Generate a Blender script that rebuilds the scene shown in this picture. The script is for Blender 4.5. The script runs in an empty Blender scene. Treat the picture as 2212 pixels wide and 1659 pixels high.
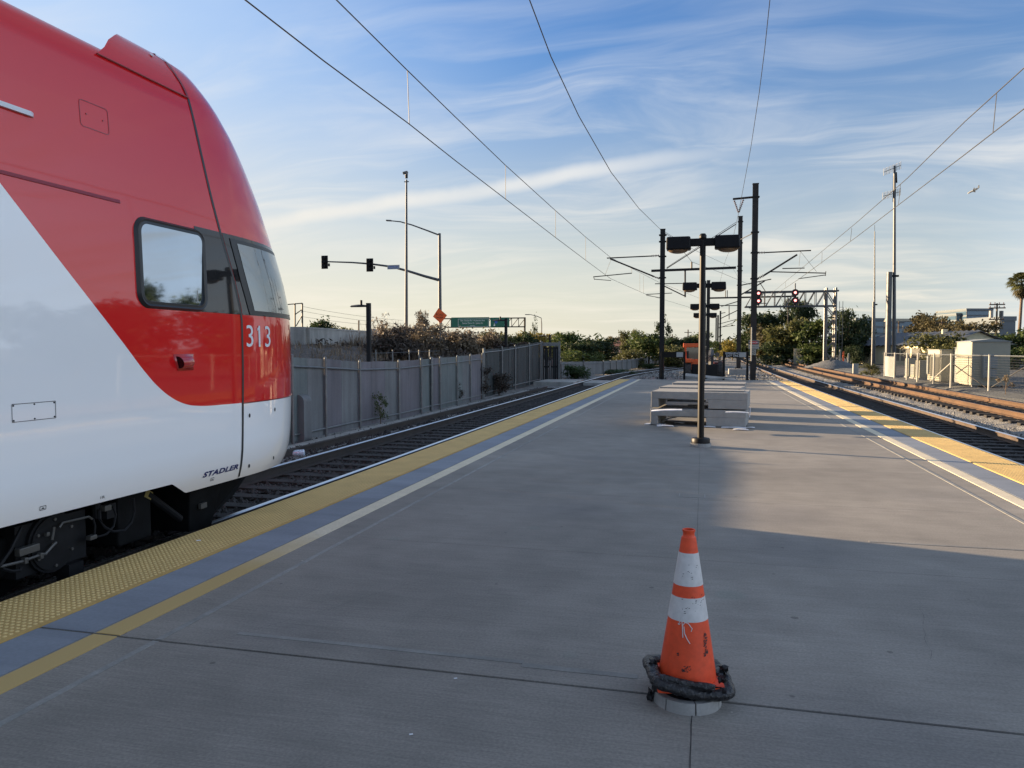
import bpy, bmesh, math, random
import numpy as np
from mathutils import Vector, Matrix
random.seed(7); rng = np.random.default_rng(11)
sc = bpy.context.scene
col = sc.collection
R = math.radians

# ------------------------------------------------------------------ camera
F, CX, CY, H = 1646.0, 1106.0, 829.5, 1.65
PSI = R(14.05); TH = math.atan((829.5 - 754) / 1646)
fw = np.array([-math.sin(PSI) * math.cos(TH), math.cos(PSI) * math.cos(TH), -math.sin(TH)])
rt = np.array([math.cos(PSI), math.sin(PSI), 0.0]); up = np.cross(rt, fw)
cam = bpy.data.cameras.new("camera"); cam_o = bpy.data.objects.new("camera", cam); col.objects.link(cam_o)
cam.sensor_width = 36; cam.lens = 36 * F / 2212; cam.clip_start = .05; cam.clip_end = 6000
cam_o.location = (0, 0, H); cam_o.rotation_euler = (math.pi / 2 - TH, 0, PSI)
sc.camera = cam_o

def _ray(px, py): return fw * F + rt * (px - CX) + up * (CY - py)
O0 = np.array([0, 0, H])
def atX(px, py, X): r = _ray(px, py); return Vector(O0 + r * (X / r[0]))
def atY(px, py, Y): r = _ray(px, py); return Vector(O0 + r * (Y / r[1]))
def atZ(px, py, z): r = _ray(px, py); return Vector(O0 + r * ((z - H) / r[2]))
def atD(px, py, d): r = _ray(px, py); return Vector(O0 + r * (d / F))

# ------------------------------------------------------------------ materials
def mat(name, c, rough=.7, metal=0., noise=(), bump=None, coat=0., spec=.5, emit=None, trans=0., island=0., streak=None, coords='Object'):
    m = bpy.data.materials.new(name); m.use_nodes = True
    nt = m.node_tree; N = nt.nodes; L = nt.links; b = N['Principled BSDF']
    b.inputs['Roughness'].default_value = rough; b.inputs['Metallic'].default_value = metal
    b.inputs['Specular IOR Level'].default_value = spec
    if coat:
        b.inputs['Coat Weight'].default_value = coat; b.inputs['Coat Roughness'].default_value = .03
    src = None
    rgb = N.new('ShaderNodeRGB'); rgb.outputs[0].default_value = (*c, 1); src = rgb.outputs[0]
    tc = N.new('ShaderNodeTexCoord')
    def mul(src, val, lo, hi):
        mr = N.new('ShaderNodeMapRange'); mr.inputs['To Min'].default_value = lo; mr.inputs['To Max'].default_value = hi
        mr.inputs['From Min'].default_value = .3; mr.inputs['From Max'].default_value = .7
        L.new(val, mr.inputs['Value'])
        mx = N.new('ShaderNodeMix'); mx.data_type = 'RGBA'; mx.blend_type = 'MULTIPLY'; mx.inputs[0].default_value = 1
        L.new(src, mx.inputs[6]); L.new(mr.outputs[0], mx.inputs[7]); return mx.outputs[2]
    for sc_, amt in noise:
        nz = N.new('ShaderNodeTexNoise'); nz.inputs['Detail'].default_value = 5
        if isinstance(sc_, tuple):
            mp = N.new('ShaderNodeMapping'); mp.inputs['Scale'].default_value = sc_; L.new(tc.outputs[coords], mp.inputs[0]); L.new(mp.outputs[0], nz.inputs['Vector']); nz.inputs['Scale'].default_value = 1
        else:
            nz.inputs['Scale'].default_value = sc_; L.new(tc.outputs[coords], nz.inputs['Vector'])
        src = mul(src, nz.outputs[0], 1 - amt, 1 + amt)
    if island:
        g = N.new('ShaderNodeNewGeometry'); mr = N.new('ShaderNodeMapRange'); mr.inputs['To Min'].default_value = 1 - island; mr.inputs['To Max'].default_value = 1 + island
        L.new(g.outputs['Random Per Island'], mr.inputs[0])
        mx = N.new('ShaderNodeMix'); mx.data_type = 'RGBA'; mx.blend_type = 'MULTIPLY'; mx.inputs[0].default_value = 1
        L.new(src, mx.inputs[6]); L.new(mr.outputs[0], mx.inputs[7]); src = mx.outputs[2]
    L.new(src, b.inputs['Base Color'])
    if bump:
        nz = N.new('ShaderNodeTexNoise'); nz.inputs['Scale'].default_value = bump[0]; nz.inputs['Detail'].default_value = 4
        L.new(tc.outputs[coords], nz.inputs['Vector'])
        bp = N.new('ShaderNodeBump'); bp.inputs['Strength'].default_value = bump[1]; bp.inputs['Distance'].default_value = bump[2] if len(bump) > 2 else .01
        L.new(nz.outputs[0], bp.inputs['Height']); L.new(bp.outputs[0], b.inputs['Normal'])
    if emit:
        b.inputs['Emission Color'].default_value = (*emit[0], 1); b.inputs['Emission Strength'].default_value = emit[1]
    if trans:
        out = N['Material Output']; t = N.new('ShaderNodeBsdfTranslucent'); mx = N.new('ShaderNodeMixShader'); mx.inputs[0].default_value = trans
        L.new(src, t.inputs[0]); L.new(b.outputs[0], mx.inputs[1]); L.new(t.outputs[0], mx.inputs[2]); L.new(mx.outputs[0], out.inputs[0])
    return m

M = {}
M['concrete'] = mat('concrete', (.23, .212, .187), .8, noise=[(.35, .18), ((1.2, 7, 1), .05), (3, .1), ((4, 150, 1), .12), (70, .16)], bump=(90, .25, .004), coords='Object')
def spots(m, scale, r0, r1, fac):
    nt = m.node_tree; N = nt.nodes; L = nt.links; b = N['Principled BSDF']; src = b.inputs['Base Color'].links[0].from_socket
    tc = N.new('ShaderNodeTexCoord'); v = N.new('ShaderNodeTexVoronoi'); v.inputs['Scale'].default_value = scale; L.new(tc.outputs['Object'], v.inputs['Vector'])
    n = N.new('ShaderNodeTexNoise'); n.inputs['Scale'].default_value = scale * .6; L.new(tc.outputs['Object'], n.inputs['Vector'])
    k = N.new('ShaderNodeMath'); k.operation = 'MULTIPLY'; L.new(n.outputs[0], k.inputs[0]); k.inputs[1].default_value = r1
    d = N.new('ShaderNodeMath'); d.operation = 'SUBTRACT'; L.new(k.outputs[0], d.inputs[0]); L.new(v.outputs['Distance'], d.inputs[1])
    mr = N.new('ShaderNodeMapRange'); mr.inputs[1].default_value = 0; mr.inputs[2].default_value = r0; mr.inputs[4].default_value = 1; L.new(d.outputs[0], mr.inputs[0])
    mx = N.new('ShaderNodeMix'); mx.data_type = 'RGBA'; mx.blend_type = 'MULTIPLY'; L.new(mr.outputs[0], mx.inputs[0]); L.new(src, mx.inputs[6]); mx.inputs[7].default_value = (*fac, 1); L.new(mx.outputs[2], b.inputs['Base Color'])
spots(M['concrete'], 2.2, .01, .085, (.6, .6, .6)); spots(M['concrete'], .45, .25, .62, (.84, .85, .88)); spots(M['concrete'], 1.1, .05, .2, (.93, 1.0, .99)); spots(M['concrete'], 3.7, .008, .05, (1.7, 1.7, 1.65))
M['concrete_light'] = mat('concrete_light', (.30, .295, .28), .85, noise=[(1.2, .12), (9, .08), (70, .06)], bump=(60, .2, .004))
M['concrete_old'] = mat('concrete_old', (.32, .32, .30), .9, noise=[(.6, .22), ((3, 3, .5), .2), (25, .1)], bump=(30, .3, .01))
M['joint'] = mat('joint', (.05, .05, .05), .95)
M['edge_paint'] = mat('edge_paint', (.2, .225, .265), .75, noise=[(1.1, .12), ((.7, 5, 1), .12), (40, .07)], bump=(80, .2, .003))
M['tactile'] = mat('tactile', (.47, .305, .10), .8, noise=[(2, .1), (30, .08)])
M['tactile_dome'] = mat('tactile_dome', (.65, .475, .20), .7, noise=[(3, .12)])
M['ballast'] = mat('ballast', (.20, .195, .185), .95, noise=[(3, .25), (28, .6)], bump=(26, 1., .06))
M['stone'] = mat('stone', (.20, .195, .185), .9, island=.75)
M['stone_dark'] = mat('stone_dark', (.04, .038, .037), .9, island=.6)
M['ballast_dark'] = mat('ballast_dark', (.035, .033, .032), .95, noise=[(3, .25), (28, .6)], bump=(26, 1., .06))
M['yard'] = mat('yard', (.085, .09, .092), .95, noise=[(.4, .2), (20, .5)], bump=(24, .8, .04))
M['dirt'] = mat('dirt', (.21, .18, .145), .95, noise=[(.15, .2), (1.5, .25), (14, .3)], bump=(12, .6, .05))
M['mound'] = mat('mound', (.10, .085, .075), .95, noise=[(.5, .3), (5, .35), (20, .3)], bump=(8, 1., .1))
M['gravel_pile'] = mat('gravel_pile', (.12, .125, .13), .95, noise=[(8, .3)], bump=(15, 1., .05))
M['tie'] = mat('tie', (.03, .027, .025), .9, noise=[((4, 40, 4), .3)], bump=(20, .4, .02))
M['tie_conc'] = mat('tie_conc', (.2, .19, .175), .9, noise=[(6, .2)])
M['rail_side'] = mat('rail_side', (.035, .028, .024), .7, noise=[(4, .3)])
M['rail_tan'] = mat('rail_tan', (.07, .048, .034), .8, noise=[(3, .3)])
M['rail_rust'] = mat('rail_rust', (.082, .043, .02), .85, noise=[(2, .25), (25, .2)])
M['rail_rust_top'] = mat('rail_rust_top', (.10, .065, .042), .5, noise=[(3, .2)])
M['rail_top'] = mat('rail_top', (.92, .91, .89), .36, 1.)
M['steel_dark'] = mat('steel_dark', (.012, .012, .013), .6, spec=.3, noise=[(3, .2)])
M['steel_brown'] = mat('steel_brown', (.026, .022, .02), .55, spec=.35, noise=[(4, .25)])
M['galv'] = mat('galv', (.13, .13, .13), .45, .6, noise=[(6, .15)])
M['galv_mast'] = mat('galv_mast', (.085, .09, .095), .5, .3, noise=[(4, .15)])
M['black_paint'] = mat('black_paint', (.007, .007, .008), .5, spec=.2, noise=[(8, .2)])
M['lens'] = mat('lens', (.16, .105, .06), .3)
M['insul'] = mat('insul', (.12, .06, .055), .4)
M['wire'] = mat('wire', (.035, .033, .03), .6)
M['white_paint'] = mat('white_paint', (.36, .355, .32), .6, noise=[(5, .06)])
M['cab_cream'] = mat('cab_cream', (.35, .335, .265), .6, noise=[(1.5, .06)])
M['cab_grey'] = mat('cab_grey', (.26, .28, .275), .6, noise=[(1.5, .06)])
M['orange'] = mat('orange', (.80, .13, .03), .45, noise=[(3, .12)])
M['maroon'] = mat('maroon', (.16, .025, .03), .35)
M['tyre'] = mat('tyre', (.06, .055, .052), .9, noise=[(10, .3)])
M['glass'] = mat('glass', (.03, .04, .045), .04, spec=1., coat=1.)
M['glass_sky'] = mat('glass_sky', (.33, .38, .44), .035, 1., noise=[(.9, .1)])
M['glass_cab'] = mat('glass_cab', (.29, .31, .32), .05, .85)
M['rubber'] = mat('rubber', (.02, .023, .025), .38)
M['gloss_black'] = mat('gloss_black', (.006, .006, .008), .3, coat=1., spec=.05)
M['train_red'] = mat('train_red', (.47, .016, .014), .25, coat=1.)
M['train_dark_red'] = mat('train_dark_red', (.26, .007, .009), .3, coat=.5)
M['train_grey'] = mat('train_grey', (.7, .71, .72), .3, coat=.6)
M['bogie'] = mat('bogie', (.0045, .005, .0055), .7, spec=.15, noise=[(9, .4)])
M['bogie_mid'] = mat('bogie_mid', (.009, .0095, .011), .6, spec=.2, noise=[(9, .3)])
M['bare_metal'] = mat('bare_metal', (.10, .097, .09), .45, .4)
M['text_blue'] = mat('text_blue', (.012, .018, .10), .4)
M['text_white'] = mat('text_white', (.72, .74, .76), .5)
M['text_black'] = mat('text_black', (.02, .02, .02), .6)
M['sign_green'] = mat('sign_green', (.014, .13, .085), .5, noise=[(.5, .12)])
M['sign_orange'] = mat('sign_orange', (.92, .15, .03), .6)
M['sign_red'] = mat('sign_red', (.45, .03, .03), .5)
M['sign_blue'] = mat('sign_blue', (.05, .12, .4), .5)
M['sign_back'] = mat('sign_back', (.35, .37, .38), .5, .4)
M['cone_orange'] = mat('cone_orange', (.80, .082, .022), .5, noise=[(6, .12), (40, .08)])
M['cone_white'] = mat('cone_white', (.62, .60, .58), .55, noise=[(9, .08), (45, .07)])
M['plastic_black'] = mat('plastic_black', (.018, .018, .02), .32, noise=[(20, .4)], bump=(35, 1., .03))
M['duct_tape'] = mat('duct_tape', (.012, .012, .014), .3, noise=[(30, .5)], bump=(50, .9, .014))
M['foam'] = mat('foam', (.74, .76, .80), .6, noise=[(8, .06)])
M['slat'] = mat('slat', (.135, .145, .152), .6, noise=[(.9, .16), ((5, 5, .4), .2), (20, .07)])
M['slat_b'] = mat('slat_b', (.125, .122, .14), .6, noise=[(.9, .16), ((5, 5, .4), .2), (20, .07)])
M['slat_c'] = mat('slat_c', (.118, .142, .145), .6, noise=[(.9, .16), ((5, 5, .4), .2), (20, .07)])
M['slat_dark'] = mat('slat_dark', (.032, .04, .042), .7, noise=[(.9, .2), ((5, 5, .4), .2)])
M['post'] = mat('post', (.17, .18, .182), .45, .4, noise=[(8, .15)])
M['bark'] = mat('bark', (.13, .095, .07), .9, noise=[(6, .3)])
M['wood_pole'] = mat('wood_pole', (.10, .075, .055), .9)
def leafm(n, c, tr=.3): M[n] = mat(n, c, .6, noise=[(.45, .28)], island=.35, trans=tr, spec=.25)
leafm('leaf_dark', (.032, .05, .02)); leafm('leaf_mid', (.072, .10, .028)); leafm('leaf_olive', (.10, .104, .036))
leafm('leaf_yellow', (.21, .17, .035)); leafm('leaf_brown', (.092, .08, .04)); leafm('leaf_dry', (.18, .145, .10), .2); leafm('leaf_grass', (.05, .085, .028))
leafm('leaf_palm', (.075, .08, .03)); leafm('stem_dry', (.20, .15, .10), .1); leafm('leaf_drydark', (.075, .062, .052), .1)
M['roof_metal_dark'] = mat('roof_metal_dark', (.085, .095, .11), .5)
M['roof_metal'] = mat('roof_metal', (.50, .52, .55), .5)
M['wall_yellow'] = mat('wall_yellow', (.62, .56, .38), .8, noise=[(.8, .06)])
M['window_dark'] = mat('window_dark', (.11, .11, .10), .3)
M['office_glass'] = mat('office_glass', (.07, .12, .17), .12, .2)
M['office_wall'] = mat('office_wall', (.11, .135, .155), .7)
M['tarp'] = mat('tarp', (.05, .25, .62), .5)
M['tarp2'] = mat('tarp2', (.12, .42, .72), .5)
M['pink_wall'] = mat('pink_wall', (.62, .42, .33), .8)
M['tile_roof'] = mat('tile_roof', (.28, .12, .07), .8)
M['grass'] = M['leaf_grass']

# ------------------------------------------------------------------ mesh helpers
class MB:
    def __init__(s): s.v = []; s.f = []; s.m = []
    def face(s, pts, m=0):
        b = len(s.v); s.v += [tuple(p) for p in pts]; s.f.append(tuple(range(b, b + len(pts)))); s.m.append(m)
    def hexa(s, p, m=0):
        b = len(s.v); s.v += [tuple(q) for q in p]
        for q in ((0, 3, 2, 1), (4, 5, 6, 7), (0, 1, 5, 4), (1, 2, 6, 5), (2, 3, 7, 6), (3, 0, 4, 7)):
            s.f.append(tuple(b + i for i in q)); s.m.append(m)
        return s
    def box(s, x0, x1, y0, y1, z0, z1, m=0):
        return s.hexa([(x0, y0, z0), (x1, y0, z0), (x1, y1, z0), (x0, y1, z0), (x0, y0, z1), (x1, y0, z1), (x1, y1, z1), (x0, y1, z1)], m)
    def obox(s, c, size, rz=0, rx=0, ry=0, m=0):
        mt = Matrix.Translation(Vector(c)) @ Matrix.Rotation(rz, 4, 'Z') @ Matrix.Rotation(ry, 4, 'Y') @ Matrix.Rotation(rx, 4, 'X')
        a, b, d = size[0] / 2, size[1] / 2, size[2] / 2
        return s.hexa([mt @ Vector(q) for q in ((-a, -b, -d), (a, -b, -d), (a, b, -d), (-a, b, -d), (-a, -b, d), (a, -b, d), (a, b, d), (-a, b, d))], m)
    def tube(s, pts, r, n=6, m=0, caps=True):
        pts = [Vector(p) for p in pts]; rings = []
        rs = r if isinstance(r, (list, tuple)) else [r] * len(pts)
        for i, p in enumerate(pts):
            d = (pts[min(i + 1, len(pts) - 1)] - pts[max(i - 1, 0)]).normalized()
            a = Vector((0, 0, 1)) if abs(d.z) < .9 else Vector((1, 0, 0))
            u = d.cross(a).normalized(); w = d.cross(u)
            rings.append([p + (u * math.cos(2 * math.pi * k / n) + w * math.sin(2 * math.pi * k / n)) * rs[i] for k in range(n)])
        b = len(s.v)
        for rg in rings: s.v += [tuple(q) for q in rg]
        for i in range(len(rings) - 1):
            for k in range(n):
                s.f.append((b + i * n + k, b + i * n + (k + 1) % n, b + (i + 1) * n + (k + 1) % n, b + (i + 1) * n + k)); s.m.append(m)
        if caps:
            s.f.append(tuple(b + k for k in range(n))[::-1]); s.m.append(m)
            s.f.append(tuple(b + (len(rings) - 1) * n + k for k in range(n))); s.m.append(m)
        return s
    def cyl(s, p0, p1, r0, r1=None, n=8, m=0): return s.tube([p0, p1], [r0, r0 if r1 is None else r1], n, m)
    def lathe(s, c, prof, n=24, m=0):
        c = Vector(c); b = len(s.v)
        for r, z in prof:
            for k in range(n): s.v.append((c.x + r * math.cos(2 * math.pi * k / n), c.y + r * math.sin(2 * math.pi * k / n), c.z + z))
        for i in range(len(prof) - 1):
            for k in range(n):
                s.f.append((b + i * n + k, b + i * n + (k + 1) % n, b + (i + 1) * n + (k + 1) % n, b + (i + 1) * n + k)); s.m.append(m if not isinstance(m, list) else m[i])
        return s
    def sweep(s, prof, path, mi=None, closed=True, caps=True):
        # prof: list (a,b) with a sideways (to the right of travel), b up
        path = [Vector(p) for p in path]; b = len(s.v); n = len(prof)
        for i, p in enumerate(path):
            d = (path[min(i + 1, len(path) - 1)] - path[max(i - 1, 0)]); d.z = 0; d.normalize()
            sd = Vector((d.y, -d.x, 0))
            for a, h in prof: s.v.append(tuple(p + sd * a + Vector((0, 0, h))))
        for i in range(len(path) - 1):
            for k in range(n if closed else n - 1):
                k2 = (k + 1) % n
                s.f.append((b + i * n + k, b + i * n + k2, b + (i + 1) * n + k2, b + (i + 1) * n + k)); s.m.append(mi[k] if mi else 0)
        if caps and closed:
            s.f.append(tuple(b + k for k in range(n))[::-1]); s.m.append(mi[0] if mi else 0)
            s.f.append(tuple(b + (len(path) - 1) * n + k for k in range(n))); s.m.append(mi[0] if mi else 0)
        return s
    def grid(s, rows, m=0, flip=False, closed=False):
        b = len(s.v); n = len(rows[0])
        for r in rows: s.v += [tuple(p) for p in r]
        for i in range(len(rows) - 1):
            for k in range(n if closed else n - 1):
                k2 = (k + 1) % n
                q = (b + i * n + k, b + i * n + k2, b + (i + 1) * n + k2, b + (i + 1) * n + k)
                s.f.append(q[::-1] if flip else q); s.m.append(m)
        return s
    def build(s, name, mats, parent=None, smooth=False, bevel=0, loc=None):
        me = bpy.data.meshes.new(name); off = Vector((0, 0, 0))
        if parent is not None: off = abs_loc(parent)
        elif loc is not None: off = Vector(loc)
        va = np.array(s.v, dtype=float) - np.array(off)
        me.from_pydata(va.tolist(), [], s.f)
        ml = mats if isinstance(mats, (list, tuple)) else [mats]
        for q in ml: me.materials.append(M[q] if isinstance(q, str) else q)
        if len(ml) > 1: me.polygons.foreach_set('material_index', s.m)
        if smooth:
            me.polygons.foreach_set('use_smooth', [True] * len(me.polygons))
        me.update()
        o = bpy.data.objects.new(name, me); col.objects.link(o)
        if parent is not None: o.parent = parent
        elif loc is not None: o.location = loc
        if smooth and smooth != 'all':
            es = o.modifiers.new('edges', 'EDGE_SPLIT'); es.split_angle = R(40)
        if bevel:
            bv = o.modifiers.new('bevel', 'BEVEL'); bv.width = bevel; bv.segments = 2; bv.limit_method = 'ANGLE'; bv.angle_limit = R(40)
        return o
def abs_loc(o):
    p = Vector((0, 0, 0))
    while o is not None: p += Vector(o.location); o = o.parent
    return p
def tag(o, label=None, cat=None, group=None, kind=None):
    if label: o['label'] = label
    if cat: o['category'] = cat
    if group: o['group'] = group
    if kind: o['kind'] = kind
    return o
def thing(name, label, cat, loc, group=None):
    o = bpy.data.objects.new(name, None); col.objects.link(o); o.location = loc; o.empty_display_size = .1
    return tag(o, label, cat, group)
def dup(root, loc, label, rz=0, scale=None):
    r = root.copy(); col.objects.link(r); r.location = loc; r.rotation_euler = (0, 0, rz); r['label'] = label
    if scale: r.scale = scale
    def rec(src, dst):
        for ch in [c for c in src.children]:
            c = ch.copy(); col.objects.link(c); c.parent = dst; rec(ch, c)
    rec(root, r); return r
def struct(mb, name, mats, **k): return tag(mb.build(name, mats, **k), kind='structure')

_txt = {}
def text_geo(s, size=1., shear=0., bold=0., ax='CENTER', sp=1.):
    cu = bpy.data.curves.new('t', 'FONT'); cu.body = s; cu.size = size; cu.shear = shear; cu.offset = bold; cu.align_x = ax; cu.align_y = 'CENTER'; cu.space_character = sp; cu.resolution_u = 3
    o = bpy.data.objects.new('t', cu); col.objects.link(o)
    dg = bpy.context.evaluated_depsgraph_get(); me = bpy.data.meshes.new_from_object(o.evaluated_get(dg))
    V = [v.co.copy() for v in me.vertices]; Fc = [tuple(p.vertices) for p in me.polygons]
    bpy.data.objects.remove(o); bpy.data.curves.remove(cu); bpy.data.meshes.remove(me)
    return V, Fc
def add_text(mb, s, size, fn, m=0, **k):
    V, Fc = text_geo(s, size, **k); b = len(mb.v)
    mb.v += [tuple(fn(v.x, v.y)) for v in V]
    for f in Fc: mb.f.append(tuple(b + i for i in f)); mb.m.append(m)

# ------------------------------------------------------------------ light and sky
SUN_EL, SUN_AZ = R(8.8), R(-75.5)
sun_dir = Vector((math.sin(SUN_AZ) * math.cos(SUN_EL), math.cos(SUN_AZ) * math.cos(SUN_EL), math.sin(SUN_EL)))
sl = bpy.data.lights.new('sun', 'SUN'); sl.energy = 5.0; sl.angle = R(.55); sl.color = (1, .74, .46)
so = bpy.data.objects.new('sun', sl); col.objects.link(so); so.rotation_euler = (-sun_dir).to_track_quat('-Z', 'Y').to_euler(); so.location = (-60, 12, 20)

w = bpy.data.worlds.new('World'); sc.world = w; w.use_nodes = True
nt = w.node_tree; N = nt.nodes; L = nt.links; bg = N['Background']; bg.inputs[1].default_value = .05
sky = N.new('ShaderNodeTexSky'); sky.sky_type = 'NISHITA'; sky.sun_disc = False; sky.sun_elevation = SUN_EL; sky.sun_rotation = SUN_AZ
sky.air_density = 1.0; sky.dust_density = .6; sky.ozone_density = 3.
tc = N.new('ShaderNodeTexCoord'); sep = N.new('ShaderNodeSeparateXYZ'); L.new(tc.outputs['Generated'], sep.inputs[0])
def math_(op, a, b=None, clamp=False):
    n = N.new('ShaderNodeMath'); n.operation = op; n.use_clamp = clamp
    for i, q in enumerate((a, b)):
        if q is None: continue
        if isinstance(q, (int, float)): n.inputs[i].default_value = q
        else: L.new(q, n.inputs[i])
    return n.outputs[0]
def mrange(v, a, b, c=0., d=1., smooth=True):
    n = N.new('ShaderNodeMapRange'); n.interpolation_type = 'SMOOTHSTEP' if smooth else 'LINEAR'
    n.inputs[1].default_value = a; n.inputs[2].default_value = b; n.inputs[3].default_value = c; n.inputs[4].default_value = d
    L.new(v, n.inputs[0]); return n.outputs[0]
def mixc(f, a, b, mode='MIX'):
    n = N.new('ShaderNodeMix'); n.data_type = 'RGBA'; n.blend_type = mode; n.clamp_factor = True
    for i, q in ((0, f), (6, a), (7, b)):
        if isinstance(q, (int, float)): n.inputs[i].default_value = q
        elif isinstance(q, tuple): n.inputs[i].default_value = (*q, 1)
        else: L.new(q, n.inputs[i])
    return n.outputs[2]
zc = math_('MAXIMUM', sep.outputs[2], 0.0)
den = math_('ADD', zc, .15)
comb = N.new('ShaderNodeCombineXYZ'); L.new(math_('DIVIDE', sep.outputs[0], den), comb.inputs[0]); L.new(math_('DIVIDE', sep.outputs[1], den), comb.inputs[1])
wn0 = N.new('ShaderNodeTexNoise'); wn0.inputs['Scale'].default_value = .8; wn0.inputs['Detail'].default_value = 3; L.new(comb.outputs[0], wn0.inputs['Vector'])
wv = N.new('ShaderNodeVectorMath'); wv.operation = 'MULTIPLY_ADD'; L.new(wn0.outputs['Color'], wv.inputs[0]); wv.inputs[1].default_value = (.85, .85, 0); L.new(comb.outputs[0], wv.inputs[2])
def cloud(rot, scl, scale, detail, warp, lo, hi, seed):
    mp = N.new('ShaderNodeMapping'); mp.inputs['Rotation'].default_value = (0, 0, R(rot)); mp.inputs['Scale'].default_value = (scl[0], scl[1], 1); mp.inputs['Location'].default_value = (seed, seed * .7, 0)
    L.new(wv.outputs[0], mp.inputs[0])
    nz = N.new('ShaderNodeTexNoise'); nz.inputs['Scale'].default_value = scale; nz.inputs['Detail'].default_value = detail; nz.inputs['Distortion'].default_value = warp; nz.inputs['Roughness'].default_value = .58
    L.new(mp.outputs[0], nz.inputs['Vector']); return mrange(nz.outputs[0], lo, hi)
c1 = cloud(18, (.34, 1.0), 2.4, 10, .7, .42, .72, 3.1)
c2 = cloud(50, (.6, 1.0), .8, 6, .4, .30, .60, 7.7)
c3 = cloud(-24, (.2, 1.0), 4.2, 9, .8, .44, .74, 1.3)
cl = math_('MULTIPLY', math_('ADD', math_('MULTIPLY', c1, .75), math_('MULTIPLY', c3, .5)), math_('ADD', math_('MULTIPLY', c2, .85), .15), True)
def dotn(v):
    n = N.new('ShaderNodeVectorMath'); n.operation = 'DOT_PRODUCT'; L.new(tc.outputs['Generated'], n.inputs[0]); n.inputs[1].default_value = v; return n.outputs['Value']
# contrail: a thin band along a great circle
pa = Vector(_ray(560, 482)).normalized(); pb = Vector(_ray(1480, 340)).normalized(); nrm = pa.cross(pb).normalized(); along = (pb - pa).normalized()
def dotn(v):
    n = N.new('ShaderNodeVectorMath'); n.operation = 'DOT_PRODUCT'; L.new(tc.outputs['Generated'], n.inputs[0]); n.inputs[1].default_value = v; return n.outputs['Value']
wn = N.new('ShaderNodeTexNoise'); wn.inputs['Scale'].default_value = 7; wn.inputs['Detail'].default_value = 6; L.new(tc.outputs['Generated'], wn.inputs['Vector'])
off = math_('MULTIPLY', math_('SUBTRACT', wn.outputs[0], .5), .028)
al = dotn(along); a0, a1 = pa.dot(along), pb.dot(along)
dist = math_('ABSOLUTE', math_('ADD', dotn(nrm), off))
trail = math_('MULTIPLY', mrange(dist, .016, .001), math_('MULTIPLY', mrange(al, a0 - .1, a0 + .02), mrange(al, a1 + .16, a1 - .22)))
trail = math_('MULTIPLY', trail, mrange(wn.outputs[0], .25, .6, .55, 1.0))
cl = math_('MULTIPLY', cl, mrange(zc, .45, .25, .16, 1.0))
cl = math_('MAXIMUM', math_('MULTIPLY', cl, .8), math_('MULTIPLY', trail, 1.0))
hs = N.new('ShaderNodeHueSaturation'); hs.inputs['Saturation'].default_value = 1.12; L.new(sky.outputs[0], hs.inputs['Color'])
base = mixc(mrange(zc, .02, .42, 0, 1, False), hs.outputs[0], mixc(1.0, hs.outputs[0], (1.02, 1.2, 1.52), 'MULTIPLY'))
base = mixc(mrange(zc, .34, .75), base, (1.5, 1.95, 2.8))
# pale haze low in the sky; unseen east brightened to light the train side
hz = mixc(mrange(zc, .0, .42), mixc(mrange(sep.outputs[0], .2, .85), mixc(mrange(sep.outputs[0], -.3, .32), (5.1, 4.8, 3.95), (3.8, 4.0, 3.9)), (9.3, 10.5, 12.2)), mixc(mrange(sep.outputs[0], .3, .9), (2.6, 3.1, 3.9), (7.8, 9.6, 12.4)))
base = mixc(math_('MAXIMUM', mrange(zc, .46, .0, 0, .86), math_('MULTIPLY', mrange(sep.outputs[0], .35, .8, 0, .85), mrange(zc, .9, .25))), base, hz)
base = mixc(mrange(dotn(tuple(sun_dir)), .44, .88, 0, .72), base, mixc(mrange(zc, .0, .4), (5.3, 4.9, 4.0), (3.4, 4.3, 5.5)))
ccol = mixc(mrange(zc, .02, .35), (5.5, 5.15, 4.4), (4.5, 4.75, 5.1))
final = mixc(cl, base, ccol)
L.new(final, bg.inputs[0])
sc.view_settings.view_transform = 'Standard'; sc.view_settings.look = 'None'; sc.view_settings.gamma = 1; sc.view_settings.exposure = 1.8
sc.render.engine = 'CYCLES'; sc.cycles.max_bounces = 5; sc.cycles.transparent_max_bounces = 6
try: sc.cycles.use_denoising = True
except Exception: pass

# ================================================================== GROUND, TRACKS, PLATFORM
def interp(tab):
    ys = [t[0] for t in tab]; xs = [t[1] for t in tab]
    # smooth (Catmull) interpolation
    def f(y):
        if y <= ys[0]: return xs[0]
        if y >= ys[-1]:
            return xs[-1] + (xs[-1] - xs[-2]) / (ys[-1] - ys[-2]) * (y - ys[-1])
        i = max(k for k in range(len(ys)) if ys[k] <= y); i = min(i, len(ys) - 2)
        h = ys[i + 1] - ys[i]; t = (y - ys[i]) / h
        def sl(k):
            if k == 0 or k == len(ys) - 1: return 0 if k == 0 else (xs[-1] - xs[-2]) / (ys[-1] - ys[-2])
            return (xs[k + 1] - xs[k - 1]) / (ys[k + 1] - ys[k - 1])
        m0, m1 = sl(i) * h, sl(i + 1) * h
        return (2*t**3-3*t*t+1)*xs[i] + (t**3-2*t*t+t)*m0 + (-2*t**3+3*t*t)*xs[i+1] + (t**3-t*t)*m1
    return f
ZR = -.24
XL = interp([(-40, -5.95), (30, -5.97), (45, -6.02), (55, -5.88), (66, -4.85), (75, -3.45), (85, -2.0), (110, .6), (150, 3.2), (260, 8.0)])
XRr = interp([(-40, 5.87), (40, 5.87), (70, 6.05), (110, 6.6), (160, 7.6), (260, 11.0)])
XO = interp([(-40, 9.2), (45, 9.22), (75, 9.75), (110, 10.8), (160, 12.6), (260, 17.0)])
ZO = -.076

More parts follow.
